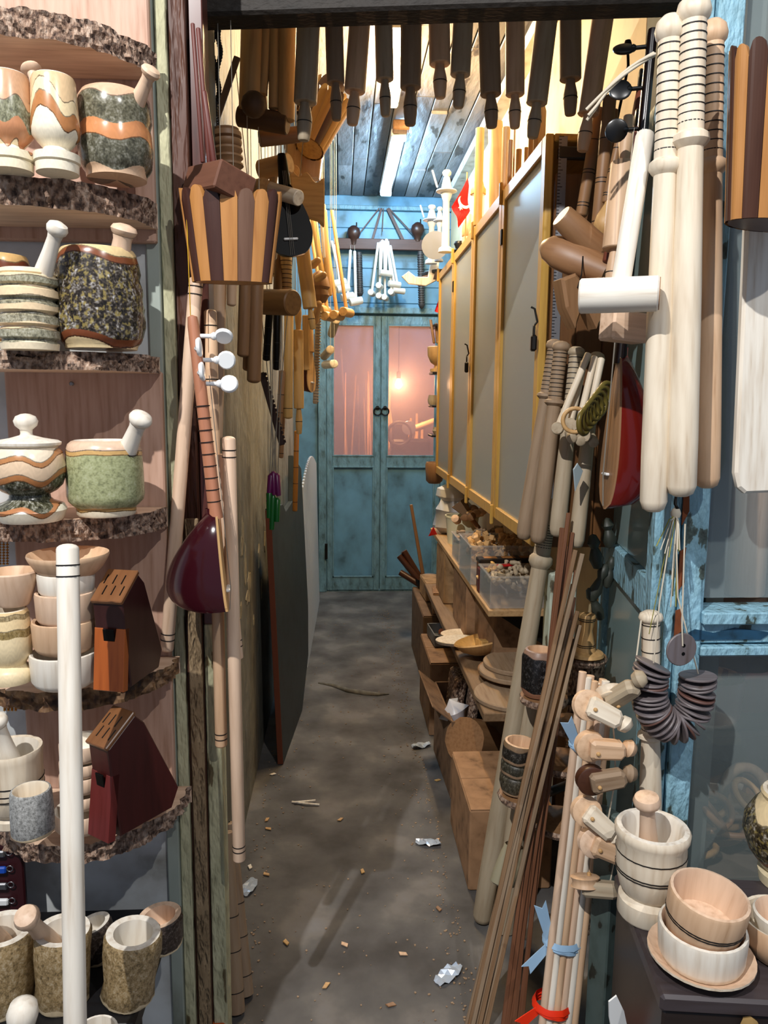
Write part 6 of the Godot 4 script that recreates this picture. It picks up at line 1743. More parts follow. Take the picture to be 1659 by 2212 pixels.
	stand("wooden_cup", "brown wooden cup with a twisted cord under the cabinet's far end", "cup", P(938, 1044, 4.3), mpp(938, 1044, 4.3), [[0, 12], [6, 18], [40, 20], [46, 18], [46, 15], [10, 12], [8, 0]], 4, [W("oak"), W("oak")])
	# cartons
	carton("tall carton with printed side panel under the middle of the long shelf", Vector3(0.64, 0.468, -3.22), 0.25, 0.245, 0.36, 0, 0.8)
	carton("brown carton under the shelf's near part behind the round boards", Vector3(0.66, 0.468, -2.83), 0.22, 0.235, 0.3, 4, 0.72)
	carton("upright cream carton beneath the far end of the long shelf", Vector3(0.6, 0.468, -3.76), 0.2, 0.25, 0.3, 0, 1.2)
	var nb := carton("large brown carton nearest on the floor with orange marks on its top edge", Vector3(0.505, 0.0, -2.27), 0.25, 0.258, 0.38, 0, 0.85)
	for k in 6:
		part(nb, "orange_mark", box(0.008, 0.002, 0.016, 0.0004), mat("orange_ink", Color(0.7, 0.22, 0.08), 0.8), at(Vector3(0.06 + 0.004 * (k % 2), 0.264, 0.1 - k * 0.026), 12 * (k % 3)))
	part(nb, "dark_hole", disc(0.014, 0.002, 14), M["black"], at(Vector3(0.045, 0.2, 0.19), 0, 90))
	carton("second floor carton behind the large one, filled with scraps", Vector3(0.5, 0.0, -2.82), 0.21, 0.3, 0.4, 2, 0.65, true)
	carton("third floor carton with a hand hole below the small grey tray", Vector3(0.485, 0.0, -3.36), 0.2, 0.33, 0.42, 0, 0.75)
	carton("low carton stood on the floor at the far end beside the door", Vector3(0.53, 0.0, -4.08), 0.22, 0.36, 0.62, 0, 0.6)
	carton("small pale taped carton on the far floor carton", Vector3(0.53, 0.366, -4.15), 0.15, 0.1, 0.22, 3, 1.2)
	carton("small brown carton beside the taped one above the grey tray", Vector3(0.54, 0.366, -3.86), 0.13, 0.11, 0.16, -4, 0.85)
	var tr := thing("plastic_tray", "grey plastic tray with an orange scrap on the third floor carton", "tray", at(Vector3(0.50, 0.338, -3.45), 4))
	part(tr, "tray_shell", open_box(0.16, 0.055, 0.2, 0.005), mat("tray_grey", Color(0.4, 0.41, 0.42), 0.5))
	solo("orange_scrap", "pale orange wood scrap lying in the grey plastic tray", "scrap", box(0.09, 0.03, 0.07, 0.008), mat("scrap_orange", Color(0.75, 0.45, 0.3), 0.6), at(Vector3(0.51, 0.375, -3.45), 20))
	for k in 2:
		solo("bark_slab", ["rough bark slab", "ribbed bark slab"][k] + " standing in the open floor carton", "bark", box(0.05 - k * 0.015, 0.34, 0.16, 0.01), M["bark"], at(Vector3(0.455 + k * 0.06, 0.19, -2.96 + k * 0.05), 0, 0, -8 + k * 3))
	solo("white_scrap", "crumpled white paper in the open floor carton", "paper", lathe([[0, 0], [0.01, 0.04], [0.05, 0.05], [0.08, 0.03], [0.1, 0]], 9, 0.06, 5), M["bag_white"], at(Vector3(0.44, 0.25, -2.72), 0, 0, 20))
	solo("sawn_log", "sawn brown log chunk leaning in the open floor carton", "log", lathe([[0, 0], [0, 0.075], [0.004, 0.08], [0.14, 0.08], [0.14, 0]], 22, 0.008, 3), W("oak"), at(Vector3(0.53, 0.2, -2.66), 0, 60, 40))
	# stack of boards on the lower shelf
	var by := 0.468
	var rb := [[0.58, -2.42, 0.135, 0.0, "round dusty board lying lowest at the near end of the lower shelf", "dust"], [0.62, -2.6, 0.13, 0.018, "round dusty board second in the near pile on the lower shelf", "oak"], [0.61, -2.55, 0.125, 0.036, "round dusty board third in the near pile on the lower shelf", "dust"], [0.625, -2.58, 0.12, 0.054, "round dusty lid topmost of the near pile on the lower shelf", "dust"]]
	for q in rb:
		solo("round_board", q[4], "board", disc(q[2], 0.017, 34, 0.003), W(q[5], 2, q[3] * 10), at(Vector3(q[0], by + q[3], q[1])), "round boards on the lower shelf")
	solo("oval_board", "pale oval board sticking out over the passage from the lower shelf", "board", lathe([[0, 0], [0, 0.105], [0.01, 0.107], [0.012, 0.105], [0.012, 0]], 30, 0, 1, 0.6), W("pale"), at(Vector3(0.49, by + 0.012, -2.98)))
	solo("oval_board", "second pale oval board lying behind the first on the lower shelf", "board", lathe([[0, 0], [0, 0.1], [0.01, 0.1], [0.01, 0]], 30, 0, 1, 0.7), W("cream"), at(Vector3(0.52, by + 0.001, -3.1)))
	solo("wooden_bowl", "yellow wooden bowl tilted on the boards of the lower shelf", "bowl", vessel([[0, 0], [0, 0.05], [0.02, 0.09], [0.05, 0.115], [0.055, 0.11], [0.02, 0.08], [0.01, 0]], 4, 28), [W("honey"), W("yellow")], at(Vector3(0.555, by + 0.03, -2.8), 0, -8, 12))
	solo("wood_wedge", "yellow wooden wedge lying in the tilted bowl of the lower shelf", "wedge", prism([[-0.05, 0], [0.05, 0], [0.05, 0.012], [-0.05, 0.035]], 0.04, 0.003), W("yellow"), at(Vector3(0.56, by + 0.06, -2.78), 30))
	# cut rods in a black pot by the door
	var bp := PY(905, 1300, 0.36)
	var pot := thing("black_basin", "black round basin with a grey wheel lying on it by the door", "basin", at(Vector3(0.52, 0.366, -4.36)))
	part(pot, "basin_wall", vessel([[0, 0], [0, 0.07], [0.05, 0.085], [0.055, 0.082], [0.02, 0.07], [0.015, 0]], 3, 24), [M["black"], M["black"]])
	part(pot, "grey_wheel", lathe([[0.05, 0], [0.05, 0.05], [0.07, 0.055], [0.075, 0.045], [0.08, 0.02], [0.08, 0]], 18), mat("wheel_grey", Color(0.4, 0.38, 0.37), 0.5))
	for q in [[862, 1200, 884, 1290, "short dark strip leaning at the far left of the strips by the door"], [872, 1190, 890, 1285, "longest dark strip with a bright end by the door"], [864, 1236, 880, 1288, "dark split strip lowest of the strips by the door"], [888, 1090, 890, 1270, "tall thin rod standing against the door's right leaf"], [893, 1120, 896, 1260, "second tall thin rod standing by the door's right leaf"]]:
		stick("split_strip", q[4], "strip", Vector3(0.48 + 0.0012 * (q[2] - 880), 0.372, -4.36 - 0.004 * (q[2] - 880)), P(q[0], q[1], 4.42), 3.5 if q[1] < 1150 else 7, W("oak") if q[1] < 1150 else W("walnut"), "strips standing by the door", 0.1)

func do_far_wall() -> void:
	var d := 5.6
	var bd := P(725, 540, 5.66)
	var be := P(926, 540, 5.66)
	solo("wall_rail", "brown wooden rail across the blue wall above the door", "rail", box(be.x - bd.x, 0.075, 0.05, 0.004), wood("rail_brown", Color(0.3, 0.19, 0.15), 0.6, 1), at((bd + be) / 2 + Vector3(0, 0.035, 0)))
	var wm := wood("far_white", Color(0.88, 0.88, 0.86), 0.55)
	var heads := [[803, 633, 817, 524, "leftmost"], [820, 640, 822, 522, "second from left"], [832, 643, 830, 520, "lowest in the middle"], [820, 618, 826, 518, "round faced, in the upper middle"], [846, 632, 838, 521, "right of the middle"], [861, 628, 843, 530, "rightmost, head turned sideways"], [833, 590, 836, 517, "highest, head lying crosswise"], [852, 614, 834, 516, "half hidden behind the rightmost one"]]
	for i in heads.size():
		var q: Array = heads[i]
		var a := P(q[0], q[1], 5.5 + 0.02 * (i % 3))
		var side := Vector3(0.02, 0, -0.09) if i < 5 else Vector3(0.085, -0.005, -0.03)
		var e := P(q[2], q[3], 5.6)
		var mo := mallet("white wooden mallet of the bunch over the door, " + q[4], a - side * 0.5, a + side * 0.5, e, 0.021, 0.0095, wm, "white mallets over the door", null, false)
		tie_to(mo, e, Vector3(e.x, bd.y + 0.02, -5.636))
	for q in [[740, 622, 716, 520, "leftmost long white mallet left of the door"], [750, 640, 757, 540, "white mallet with a sloping head left of the door"], [768, 650, 766, 542, "white mallet hanging right in the left bunch"], [733, 610, 724, 528, "long white mallet second from left beside the door"]]:
		var a := P(q[0], q[1], 5.45)
		var e := P(q[2], q[3], 5.56)
		var mo := mallet(q[4], a - Vector3(0.04, 0.012, 0), a + Vector3(0.045, 0.01, -0.03), e, 0.026, 0.0105, wm, "white mallets left of the door", null, false)
		tie_to(mo, e, Vector3(maxf(e.x, bd.x + 0.02), bd.y + 0.03, -5.636))
	for q in [[775, 545, 642, "ribbed dark rod hanging on the blue wall left of the white mallets"], [908, 543, 668, "ribbed dark rod hanging on the blue wall at the right"]]:
		var a := P(q[0] + 3, q[2], 5.64)
		var b := P(q[0], q[1], 5.64)
		var l := a.distance_to(b)
		var pr: Array = [[0, 0], [0.01, 0.016]]
		for k in 22:
			pr.append_array([[0.03 + (l - 0.04) * k / 22.0, 0.024], [0.03 + (l - 0.04) * (k + 0.55) / 22.0, 0.024], [0.03 + (l - 0.04) * (k + 0.6) / 22.0, 0.019], [0.03 + (l - 0.04) * (k + 0.97) / 22.0, 0.019]])
		pr.append([l, 0.02])
		pr.append([l, 0])
		solo("ribbed_rod", q[3], "rod", lathe(pr, 14), wood("rib_dark", Color(0.24, 0.24, 0.25), 0.5), span(a, b))
	for q in [[764, 506, "round brown gourd on the rail at the left above the door"], [902, 499, "round brown gourd on the rail at the right above the door"]]:
		var p := P(q[0], q[1] + 12, 5.65)
		var g := thing("gourd", q[2], "gourd", at(p))
		part(g, "gourd_body", lathe([[-0.035, 0], [-0.035, 0.022], [0.0, 0.026], [0.01, 0.036], [0.04, 0.05], [0.075, 0.042], [0.095, 0.018], [0.1, 0]], 20), wood("gourd_brown", Color(0.22, 0.13, 0.1), 0.4))
		part(g, "stalk", rod(0.03, 0.005), M["iron"], at(Vector3(0.02, 0.09, 0)))
	var peak := P(829, 450, 5.69)
	for q in [[775, 506, 0.008, "string"], [803, 524, 0.016, "lath"], [826, 500, 0.006, "string"], [876, 530, 0.022, "lath"], [893, 506, 0.008, "string"]]:
		var a := P(q[0], q[1], 5.67)
		var top := peak + Vector3((q[0] - 829) * 0.0006, 0, 0)
		solo("brown_" + q[3], "brown %s running from the wall's peak to the rail, %s" % [q[3], {775: "to the left gourd", 803: "ending left of the mallets", 826: "shortest in the middle", 876: "wide, ending right of the mallets", 893: "to the right gourd"}[q[0]]], q[3], box(q[2], a.distance_to(top), 0.008, 0.001), wood("rail_brown", Color(0.3, 0.19, 0.15), 0.6), span(a, top).translated_local(Vector3(0, a.distance_to(top) / 2, 0)))

func do_litter() -> void:
	var pl := [[660, 1738, "two forked pale twigs"], [735, 1770, "small yellow chip right of the twigs"], [783, 1882, "yellow chip in the middle of the floor"], [745, 2040, "pinkish chip low on the floor"], [845, 2170, "brown crumb near the bottom edge"], [705, 2128, "small yellow chip near the lower left"], [540, 1872, "thin yellow sliver by the left stick"], [575, 1888, "short yellow sliver beside the left wrapper"], [945, 1685, "pale stub beside the cartons"], [945, 1815, "brown chip by the right wrapper"], [948, 1963, "orange chip low on the right"], [580, 1790, "brown crumb by the left wall"], [590, 1672, "pale paper scrap by the panel's foot"], [577, 1770, "grey chip by the left wall"], [618, 2035, "white crumb at the lower left"], [870, 2060, "tan crumb at the lower right"]]
	for i in pl.size():
		var q: Array = pl[i]
		var p := PY(q[0], q[1], 0.004)
		if i == 0:
			var t := thing("twig", "two joined pale twigs lying on the left of the floor", "twig", at(p))
			part(t, "branch", tube([Vector3(-0.05, 0, -0.02), Vector3(0, 0.004, 0), Vector3(0.05, 0, 0.004)], 0.004, 6), W("pale"))
			part(t, "branch", tube([Vector3(-0.04, 0.004, -0.01), Vector3(0.0, 0.004, -0.015), Vector3(0.035, 0.004, -0.02)], 0.004, 6), W("pale"))
			continue
		solo("wood_chip", q[2] + (" lying on the concrete" if q[2].length() < 34 else ""), "wood chip", prism([[-0.012, -0.004], [0.008, -0.006], [0.014, 0.003], [-0.006, 0.007]], 0.004, 0.001), W(["pale", "honey", "yellow", "beech", "oak", "honey"][i % 6]), at(p, i * 47.0, 90))
	var st := thing("sawdust_crumbs", "scattered sawdust and tiny chips along both sides of the floor", "sawdust", Transform3D())
	rng.seed = 12
	var l: Array = []
	var bx := prism([[-0.5, -0.3], [0.4, -0.4], [0.6, 0.3], [-0.3, 0.4]], 0.5)
	for k in 900:
		var z := -1.6 - pow(rng.randf(), 1.3) * 3.6
		var side := rng.randf()
		var x := 0.0
		if side < 0.3:
			x = -0.29 + absf(rng.randfn(0, 0.06))
		elif side < 0.75:
			x = 0.34 - absf(rng.randfn(0, 0.05))
		else:
			x = rng.randf_range(-0.28, 0.36)
		l.append([bx, Transform3D(Basis.from_euler(Vector3(PI / 2, rng.randf() * 6, 0)).scaled(Vector3.ONE * rng.randf_range(0.002, 0.0065)), Vector3(x, 0.0015, z))])
	var sd := part(st, "crumbs", joined(l), W("dust", 2))
	sd.set_meta("kind", "stuff")
	st.set_meta("kind", "stuff")
	var film := mat("clear_film", Color(0.75, 0.8, 0.86), 0.15)
	film.metallic = 0.3
	for q in [[910, 1612, 20, "crinkled clear wrapper beside the floor cartons"], [925, 1822, -12, "crinkled clear wrapper with a twisted tail on the right of the floor"], [538, 1917, 75, "crinkled clear wrapper standing by the left stick"], [968, 2108, 40, "small pale blue film scrap low on the right"]]:
		var p := PY(q[0], q[1], 0.003)
		var st2 := new_st()
		rng.seed = int(q[0])
		var g: Array = []
		for i in 8:
			var row: Array = []
			for j in 4:
				row.append(Vector3((i - 3.5) * 0.012, rng.randf_range(0.0, 0.014), (j - 1.5) * 0.014 * (0.4 + 0.6 * sin(PI * (i + 0.5) / 8))))
			g.append(row)
		for i in 7:
			for j in 3:
				for t in [[g[i][j], g[i + 1][j], g[i + 1][j + 1]], [g[i][j], g[i + 1][j + 1], g[i][j + 1]]]:
					var nn: Vector3 = (t[1] - t[0]).cross(t[2] - t[0]).normalized()
					nn = nn if nn.y > 0 else -nn
					tri(st2, t[0], t[1], t[2], nn, nn, nn)
		var o := thing("plastic_wrapper", q[3], "wrapper", at(p, q[2]))
		part(o, "film", st2.commit(), film)

func do_left_table() -> void:
	var y := 0.415
	var t := solo("black_table", "black plank table at the lower left with bark cups on it", "table", box(1.0, 0.035, 0.30, 0.004), wood("table_black", Color(0.075, 0.075, 0.085), 0.45, 1), at(Vector3(-0.845, y - 0.0175, -1.31)))
	for x in [-0.42, 0.44]:
		part(t, "leg", box(0.05, y - 0.035, 0.05), W("dark"), at(Vector3(x, -y / 2, 0)))
	for e in [[0.0, 0.0]]:
		part(t, "front_rail", box(0.98, 0.05, 0.02), wood("rail_worn", Color(0.14, 0.09, 0.07), 0.5, 1), at(Vector3(0, -0.045, 0.13)))
	var cb := func(key: int, dark: bool) -> Material:
		return bark_mat("bkc%d" % key, 80 + key, [[0.93, Color(0.6, 0.48, 0.28) if not dark else Color(0.22, 0.16, 0.12), 1], [1.4, Color(0.93, 0.82, 0.62), 0]], 0.4, 0.02, 0.34)
	var cups := [
		[278, 2150, 57, 150, 5, "cream log cup with brown knots leaning right at the table's front corner", false, 6],
		[135, 2158, 56, 165, 1, "log cup with a pestle behind the tall white stick on the black table", false, 3],
		[10, 2165, 62, 175, 2, "mossy log cup at the left edge of the black table", false, 2],
		[222, 2065, 38, 80, 3, "small upright log with dark bark and a slanted hollow at the back of the table", true, -14],
		[352, 2040, 46, 70, 4, "dark bark bowl with pinkish inside at the table's back corner", true, -4],
	]
	for q in cups:
		var p := PY(q[0], q[1], y + 0.001)
		var s := mpp(q[0], q[1], -p.z)
		var r: float = q[2]
		var h: float = q[3]
		stand("log_cup", q[5], "cup", p, s, [[0, r - 5, 0.0, 0], [4, r - 2, 0.03, 1], [h * 0.3, r - 3, 0.3, 1], [h * 0.7, r, 0.7, 1], [h - 5, r + 2, 0.95, 0.6], [h, r - 1, 1, 0], [h - 1, r * 0.72, 1.0, 0], [h * 0.4, r * 0.62], [h * 0.35, 0]], 5, [cb.call(q[4], q[6]), W("pink") if q[4] == 4 else W("pale")], "", 0.007, -q[7])
	pestle(PY(128, 2120, y) + Vector3(0, 0.06, 0), P(52, 1975, 1.16), 0.0165, "pale pestle leaning left out of the log cup behind the white stick", W("pink"), 1.25)
	pestle(PY(18, 2140, y) + Vector3(0, 0.08, 0), P(-30, 1990, 1.2), 0.0165, "pestle in the mossy log cup at the left picture edge", W("pink"), 1.2)
	# low shelf in front with white pieces
	var lt := solo("low_bench", "low bench mostly below the picture under the black table", "bench", box(0.62, 0.03, 0.16, 0.004), W("dark", 1), at(Vector3(-0.72, 0.215, -1.10)))
	for x in [-0.25, 0.25]:
		part(lt, "leg", box(0.04, 0.2, 0.04), W("dark"), at(Vector3(x, -0.115, 0)))
	pestle(Vector3(P(20, 2212, 1.1).x - 0.02, 0.232, -1.1), P(52, 2160, 1.08), 0.018, "white pestle end rising at the bottom left corner", W("pale"), 1.3)
	var wb := P(215, 2206, 1.12)
	stand("bowl", "white bowl rim just showing at the bottom edge left of the doorpost", "bowl", Vector3(wb.x, 0.231, -1.1), mpp(215, 2206, 1.1), [[0, 30], [8, 40], [(wb.y - 0.231) / mpp(215, 2206, 1.1), 46], [(wb.y - 0.231) / mpp(215, 2206, 1.1), 41], [14, 30], [10, 0]], 3, [W("pale"), W("pale")])
	# things at the far left rim
	var mr := thing("key_rack", "maroon rack holding rows of small bagged metal trinkets at the left edge", "rack", at(P(14, 1880, 1.42)))
	part(mr, "rack_board", box(0.13, 0.26, 0.012, 0.003), mat("maroon_board", Color(0.2, 0.05, 0.07), 0.4), at(Vector3(-0.03, 0, 0)))
	for k in 7:
		for j in 2:
			part(mr, "trinket", box(0.026, 0.014, 0.008, 0.003), [M["metal"], mat("trinket_blue", Color(0.1, 0.3, 0.7), 0.3), M["metal"], M["white"]][(k + j * 2) % 4], at(Vector3(-0.05 + j * 0.042, 0.11 - k * 0.034, 0.011)))
			part(mr, "clip", torus(0.006, 0.0012, 10), M["metal"], at(Vector3(-0.03 + j * 0.042, 0.113 - k * 0.034, 0.012)))
	var gold := mat("gold_bead", Color(0.8, 0.6, 0.3), 0.3)
	gold.metallic = 0.7
	for q in [[6, 1140, 1218, "gold bead chains hanging at the left edge under the black barked shelf"], [24, 1490, 1534, "orange gold leaf pendants hanging at the left edge"]]:
		var l: Array = []
		for s in 4:
			for k in 14:
				var p := P(q[0] - 14 + s * 8, q[1] + (q[2] - q[1]) * k / 13.0, 1.44)
				l.append([lathe([[-0.003, 0], [0, 0.0032], [0.003, 0]], 6), at(p)])
		var o := thing("bead_chains", q[3], "jewellery", Transform3D())
		var b := part(o, "beads", joined(l), gold)
		b.set_meta("kind", "stuff")

func do_right_front() -> void:
	var y := 0.52
	var c := P(1430, 2150, 1.063)
	var bas := Basis(Vector3.UP, deg_to_rad(-7.0))
	var o := thing("dark_chest", "dark wooden chest with gold carved corner at the lower right", "chest", Transform3D(bas, Vector3(c.x, 0, c.z)))
	var dk := wood("chest_dark", Color(0.16, 0.125, 0.115), 0.4, 1)
	part(o, "chest_body", box(0.7, y - 0.03, 0.31, 0.004), dk, at(Vector3(0.354, (y - 0.03) / 2, -0.159)))
	part(o, "chest_top", box(0.712, 0.03, 0.322, 0.005), wood("chest_top", Color(0.27, 0.24, 0.25), 0.38, 1), at(Vector3(0.354, y - 0.015, -0.159)))
	for k in 2:
		part(o, "gold_carving", lathe([[0, 0], [0.004, 0.012], [0.01, 0.016], [0.014, 0.008], [0.016, 0]], 8, 0.008, k), mat("gold_paint", Color(0.62, 0.5, 0.3), 0.4), at(Vector3(0.135 + 0.01 * k, 0.485 - 0.022 * k, 0.002), 0, 90))
	# mortar with black lines
	var mp := PY(1398, 1972, y + 0.001)
	var s := mpp(1398, 1972, -mp.z)
	var m := stand("ringed_mortar", "cream footed mortar with three black rings on the dark chest", "mortar", mp, s, [[0, 60], [6, 64], [40, 62], [44, 56], [50, 50], [66, 62], [100, 70], [140, 73], [172, 71], [184, 77], [196, 78], [202, 74], [203, 64], [196, 60], [90, 46], [80, 0]], 11, [W("cream", 0, 0.3), W("pale", 0, 0.4)])
	for q in [[106, 71.4], [112, 72], [150, 73]]:
		ring_line(m, q[0] * s, q[1] * s)
	pestle(mp + Vector3(0.0, 92 * s, 0), P(1397, 1716, -mp.z - 0.02), 0.018, "pestle with a domed top standing in the ringed mortar on the chest", W("pink"), 1.35)
	var bp := PY(1512, 2082, y + 0.001)
	var s2 := mpp(1512, 2082, -bp.z)
	stand("saucer", "pale turned saucer under the two stacked bowls on the chest", "saucer", bp, s2, [[0, 66], [4, 70], [12, 92], [26, 110], [31, 110], [28, 104], [14, 84], [10, 0]], 4, [W("cream", 0, 0.5), W("pink")])
	stand("bowl", "pale plain bowl standing on the saucer on the chest", "bowl", bp + Vector3(0, 11 * s2, 0), s2, [[0, 74], [6, 82], [20, 88], [74, 91], [82, 89], [84, 84], [78, 80], [20, 72], [14, 0]], 5, [W("pale", 0, 0.8), W("pink")])
	var b3 := stand("bowl", "tan bowl with two black rings tilted in the plain bowl on the chest", "bowl", bp + Vector3(-0.004, 64 * s2, 0), s2, [[0, 66], [8, 72], [60, 80], [104, 82], [110, 80], [111, 74], [104, 72], [40, 64], [32, 0]], 4, [W("beech", 0, 0.2), W("pink", 0, 0.4)], "", 0.0, -5, 0, 6)
	for q in [[52, 79], [58, 79.9]]:
		ring_line(b3, q[0] * s2, q[1] * s2)
	var jp := PY(1700, 1905, y + 0.001)
	var s3 := mpp(1700, 1905, -jp.z)
	var jar := stand("bark_jar", "round jar with cream shoulder and mossy bark belly at the right edge", "jar", jp, s3, [[0, 56], [24, 60], [30, 50], [38, 58], [70, 82], [110, 96], [140, 94], [170, 78], [190, 62], [200, 66], [206, 62], [206, 54], [60, 44], [50, 0]], 10, [bark_mat("bk20", 91, [[0.2, Color(0.9, 0.78, 0.55), 0], [0.62, Color(0.3, 0.24, 0.13), 2], [0.67, Color(0.7, 0.4, 0.2), 0], [1.4, Color(0.93, 0.85, 0.66), 0]], 0.35, 0.08, 0.7), W("cream")])
	var np := PY(1682, 2062, y + 0.001)
	var s4 := mpp(1682, 2062, -np.z)
	stand("bowl", "pale bowl at the right edge of the chest holding a smaller bowl", "bowl", np, s4, [[0, 50], [6, 60], [40, 76], [80, 82], [86, 80], [84, 74], [40, 66], [14, 0]], 4, [W("beech", 0, 0.6), W("cream")])
	stand("bowl", "small pale bowl nested in the bowl at the right edge", "bowl", np + Vector3(0.004, 20 * s4, 0), s4, [[0, 40], [6, 48], [60, 60], [76, 62], [80, 58], [74, 54], [14, 38], [10, 0]], 4, [W("pale"), W("pink")])
	# club behind the garland
	club("club with a carved knob standing behind the dark disc garland", P(1405, 1795, 1.46), P(1406, 1318, 1.46), 0.0225, 0.44, W("cream", 0, 0.9), 9)
	# garland of buttons
	var g := thing("button_garland", "string of dark wooden discs looped like a horseshoe on the blue frame", "garland", Transform3D())
	var path := [P(1412, 1432, 1.4), P(1404, 1462, 1.4), P(1401, 1496, 1.4), P(1408, 1530, 1.4), P(1425, 1556, 1.4), P(1449, 1569, 1.4), P(1473, 1566, 1.4), P(1491, 1548, 1.4), P(1501, 1518, 1.4), P(1506, 1486, 1.4), P(1508, 1455, 1.4)]
	var cv := Curve3D.new()
	for i in path.size():
		var t: Vector3 = (path[mini(i + 1, path.size() - 1)] - path[maxi(i - 1, 0)]) / 5.0
		cv.add_point(path[i], -t, t)
	var dm := disc(0.036, 0.0048, 26, 0.0014)
	var L := cv.get_baked_length()
	var ds := wood("disc_dark", Color(0.45, 0.42, 0.43), 0.45, 2)
	var ds2 := wood("disc_brown", Color(0.42, 0.3, 0.27), 0.45, 2)
	rng.seed = 4
	var n := 30
	for i in n:
		var t := L * (i + 0.2) / n
		var p := cv.sample_baked(t)
		var tg := (cv.sample_baked(minf(t + 0.004, L)) - cv.sample_baked(maxf(t - 0.004, 0))).normalized()
		var xf := span(p, p + tg, Vector3(0, 0.3, 1))
		xf.basis = xf.basis * Basis.from_euler(Vector3(rng.randf_range(-0.1, 0.1) + 0.12, rng.randf() * 6, rng.randf_range(-0.1, 0.1)))
		part(g, "wooden_disc", dm, ds2 if i % 7 == 4 else ds, xf)
	var hk := P(1459, 1090, 1.42)
	part(g, "hanging_cord", tube([hk, P(1425, 1300, 1.4), P(1412, 1432, 1.4)], 0.0016, 6), M["cord"])
	part(g, "hanging_cord", tube([hk, P(1464, 1290, 1.38), P(1508, 1455, 1.4)], 0.0016, 6), M["cord"])
	part(g, "hook", tube([hk + Vector3(0, 0.02, -0.05), hk + Vector3(0, 0.025, 0), hk, hk + Vector3(0, -0.006, 0.01)], 0.003, 6), M["iron"])
	var bt := thing("wooden_button", "single dark wooden button with two holes hanging above the garland", "button", at(P(1470, 1402, 1.36), 10, 90, 0))
	part(bt, "button_disc", disc(0.032, 0.005, 28, 0.0015), ds)
	for k in [-1, 1]:
		part(bt, "button_hole", disc(0.0036, 0.0006, 12, 0.0001), M["black"], at(Vector3(0.003, 0.005, k * 0.008)))
	part(bt, "button_cord", tube([Vector3(0.0, 0.006, -0.008), Vector3(-0.006, 0.008, -0.05), Vector3(-0.008, 0.0, -0.24)], 0.0016, 6), M["cord"])
	var ts := thing("string_tassel", "tassel of white and yellow strings hanging from the hook over the garland", "tassel", Transform3D())
	rng.seed = 8
	for k in 14:
		var e := P(1440 + k * 2.2, 1230 + rng.randf_range(-60, 90), 1.39 + rng.randf_range(-0.01, 0.01))
		if k < 4:
			e = P(1418 + k * 9, 1180 + k * 8, 1.39)
		part(ts, "strand", tube([hk + Vector3(0, -0.02, 0.004), hk.lerp(e, 0.4) + Vector3(0, 0.004, 0.006), e], 0.0011, 5), M["cord"] if k % 3 else mat("yarn_yellow", Color(0.6, 0.58, 0.25), 0.9))
	part(ts, "knot", lathe([[-0.012, 0], [-0.008, 0.008], [0, 0.01], [0.008, 0.007], [0.012, 0]], 10), M["cord"], at(hk + Vector3(0, -0.016, 0.004)))
	stick("yellow_twine", "single yellow cord running from the tassel to the club's knob", "cord", P(1402, 1370, 1.43), hk + Vector3(-0.002, -0.01, 0), 0.9, mat("yarn_yellow", Color(0.6, 0.58, 0.25), 0.9))
	# shepherd pulleys
	var pc := [[1336, 1490, 62, 40, "topmost pulley with its wheel turned edge on"], [1292, 1535, -28, -20, "second pulley from the top with a chipped pale block"], [1298, 1612, -4, 0, "third pulley with a tan wheel and level block"], [1300, 1680, 10, 0, "fourth pulley with a dark brown wheel"], [1284, 1768, -42, -15, "fifth pulley leaning down to the right"], [1302, 1828, -25, -10, "sixth pulley with a bright dowel pin"], [1288, 1906, 24, 70, "lowest pulley lying flat with a square block on top"]]
	for i in pc.size():
		var q: Array = pc[i]
		var p := P(q[0], q[1], 1.405 - 0.004 * (i % 2))
		var wd := W(["cream", "beech", "beech", "walnut", "beech", "pink", "beech"][i], 0, i * 0.2)
		var bm := W(["grey", "cream", "beech", "dust", "cream", "beech", "grey"][i], 1, i * 0.3)
		var pu := thing("wooden_pulley", q[4] + " beside the dowel bundle", "pulley", Transform3D(Basis.from_euler(Vector3(deg_to_rad(q[3]), 0, deg_to_rad(q[2]))), p), "wooden pulleys on a string")
		part(pu, "wheel", lathe([[-0.011, 0], [-0.011, 0.027], [-0.009, 0.03], [-0.003, 0.026], [0.003, 0.026], [0.009, 0.03], [0.011, 0.027], [0.011, 0]], 26), wd, at(Vector3(-0.022, 0, 0), 0, 90))
		part(pu, "block", prism([[-0.032, -0.015], [-0.026, -0.02], [0.03, -0.018], [0.038, -0.008], [0.036, 0.01], [0.028, 0.018], [-0.028, 0.02], [-0.034, 0.014]], 0.03, 0.006), bm, at(Vector3(0.006, 0, 0.012)))
		part(pu, "axle_pin", rod(0.05, 0.004), W("honey"), at(Vector3(-0.014, -0.004, -0.018), 0, 90))
		part(pu, "bead", lathe([[-0.015, 0], [-0.011, 0.012], [0, 0.018], [0.011, 0.013], [0.016, 0.0]], 16), bm, at(Vector3(0.056, 0.0, 0.004), 0, 0, 70))
	var cor: Array = []
	for q in pc:
		cor.append(P(q[0] + 30, q[1], 1.415))
	solo("pulley_cord", "cord on which the wooden pulleys are strung beside the dowels", "cord", tube([P(1385, 1340, 1.45)] + cor, 0.0018, 6), M["cord"], Transform3D())
	# lower pieces
	solo("grey_plank", "grey green plank standing between the dowels and the chest", "plank", box(0.05, 0.62, 0.025, 0.003), mat("plank_grey", Color(0.3, 0.36, 0.35), 0.6, T["peel"], Vector3(4, 2, 4), false), at(Vector3(P(1302, 2000, 1.44).x, 0.31, -1.44), -60))
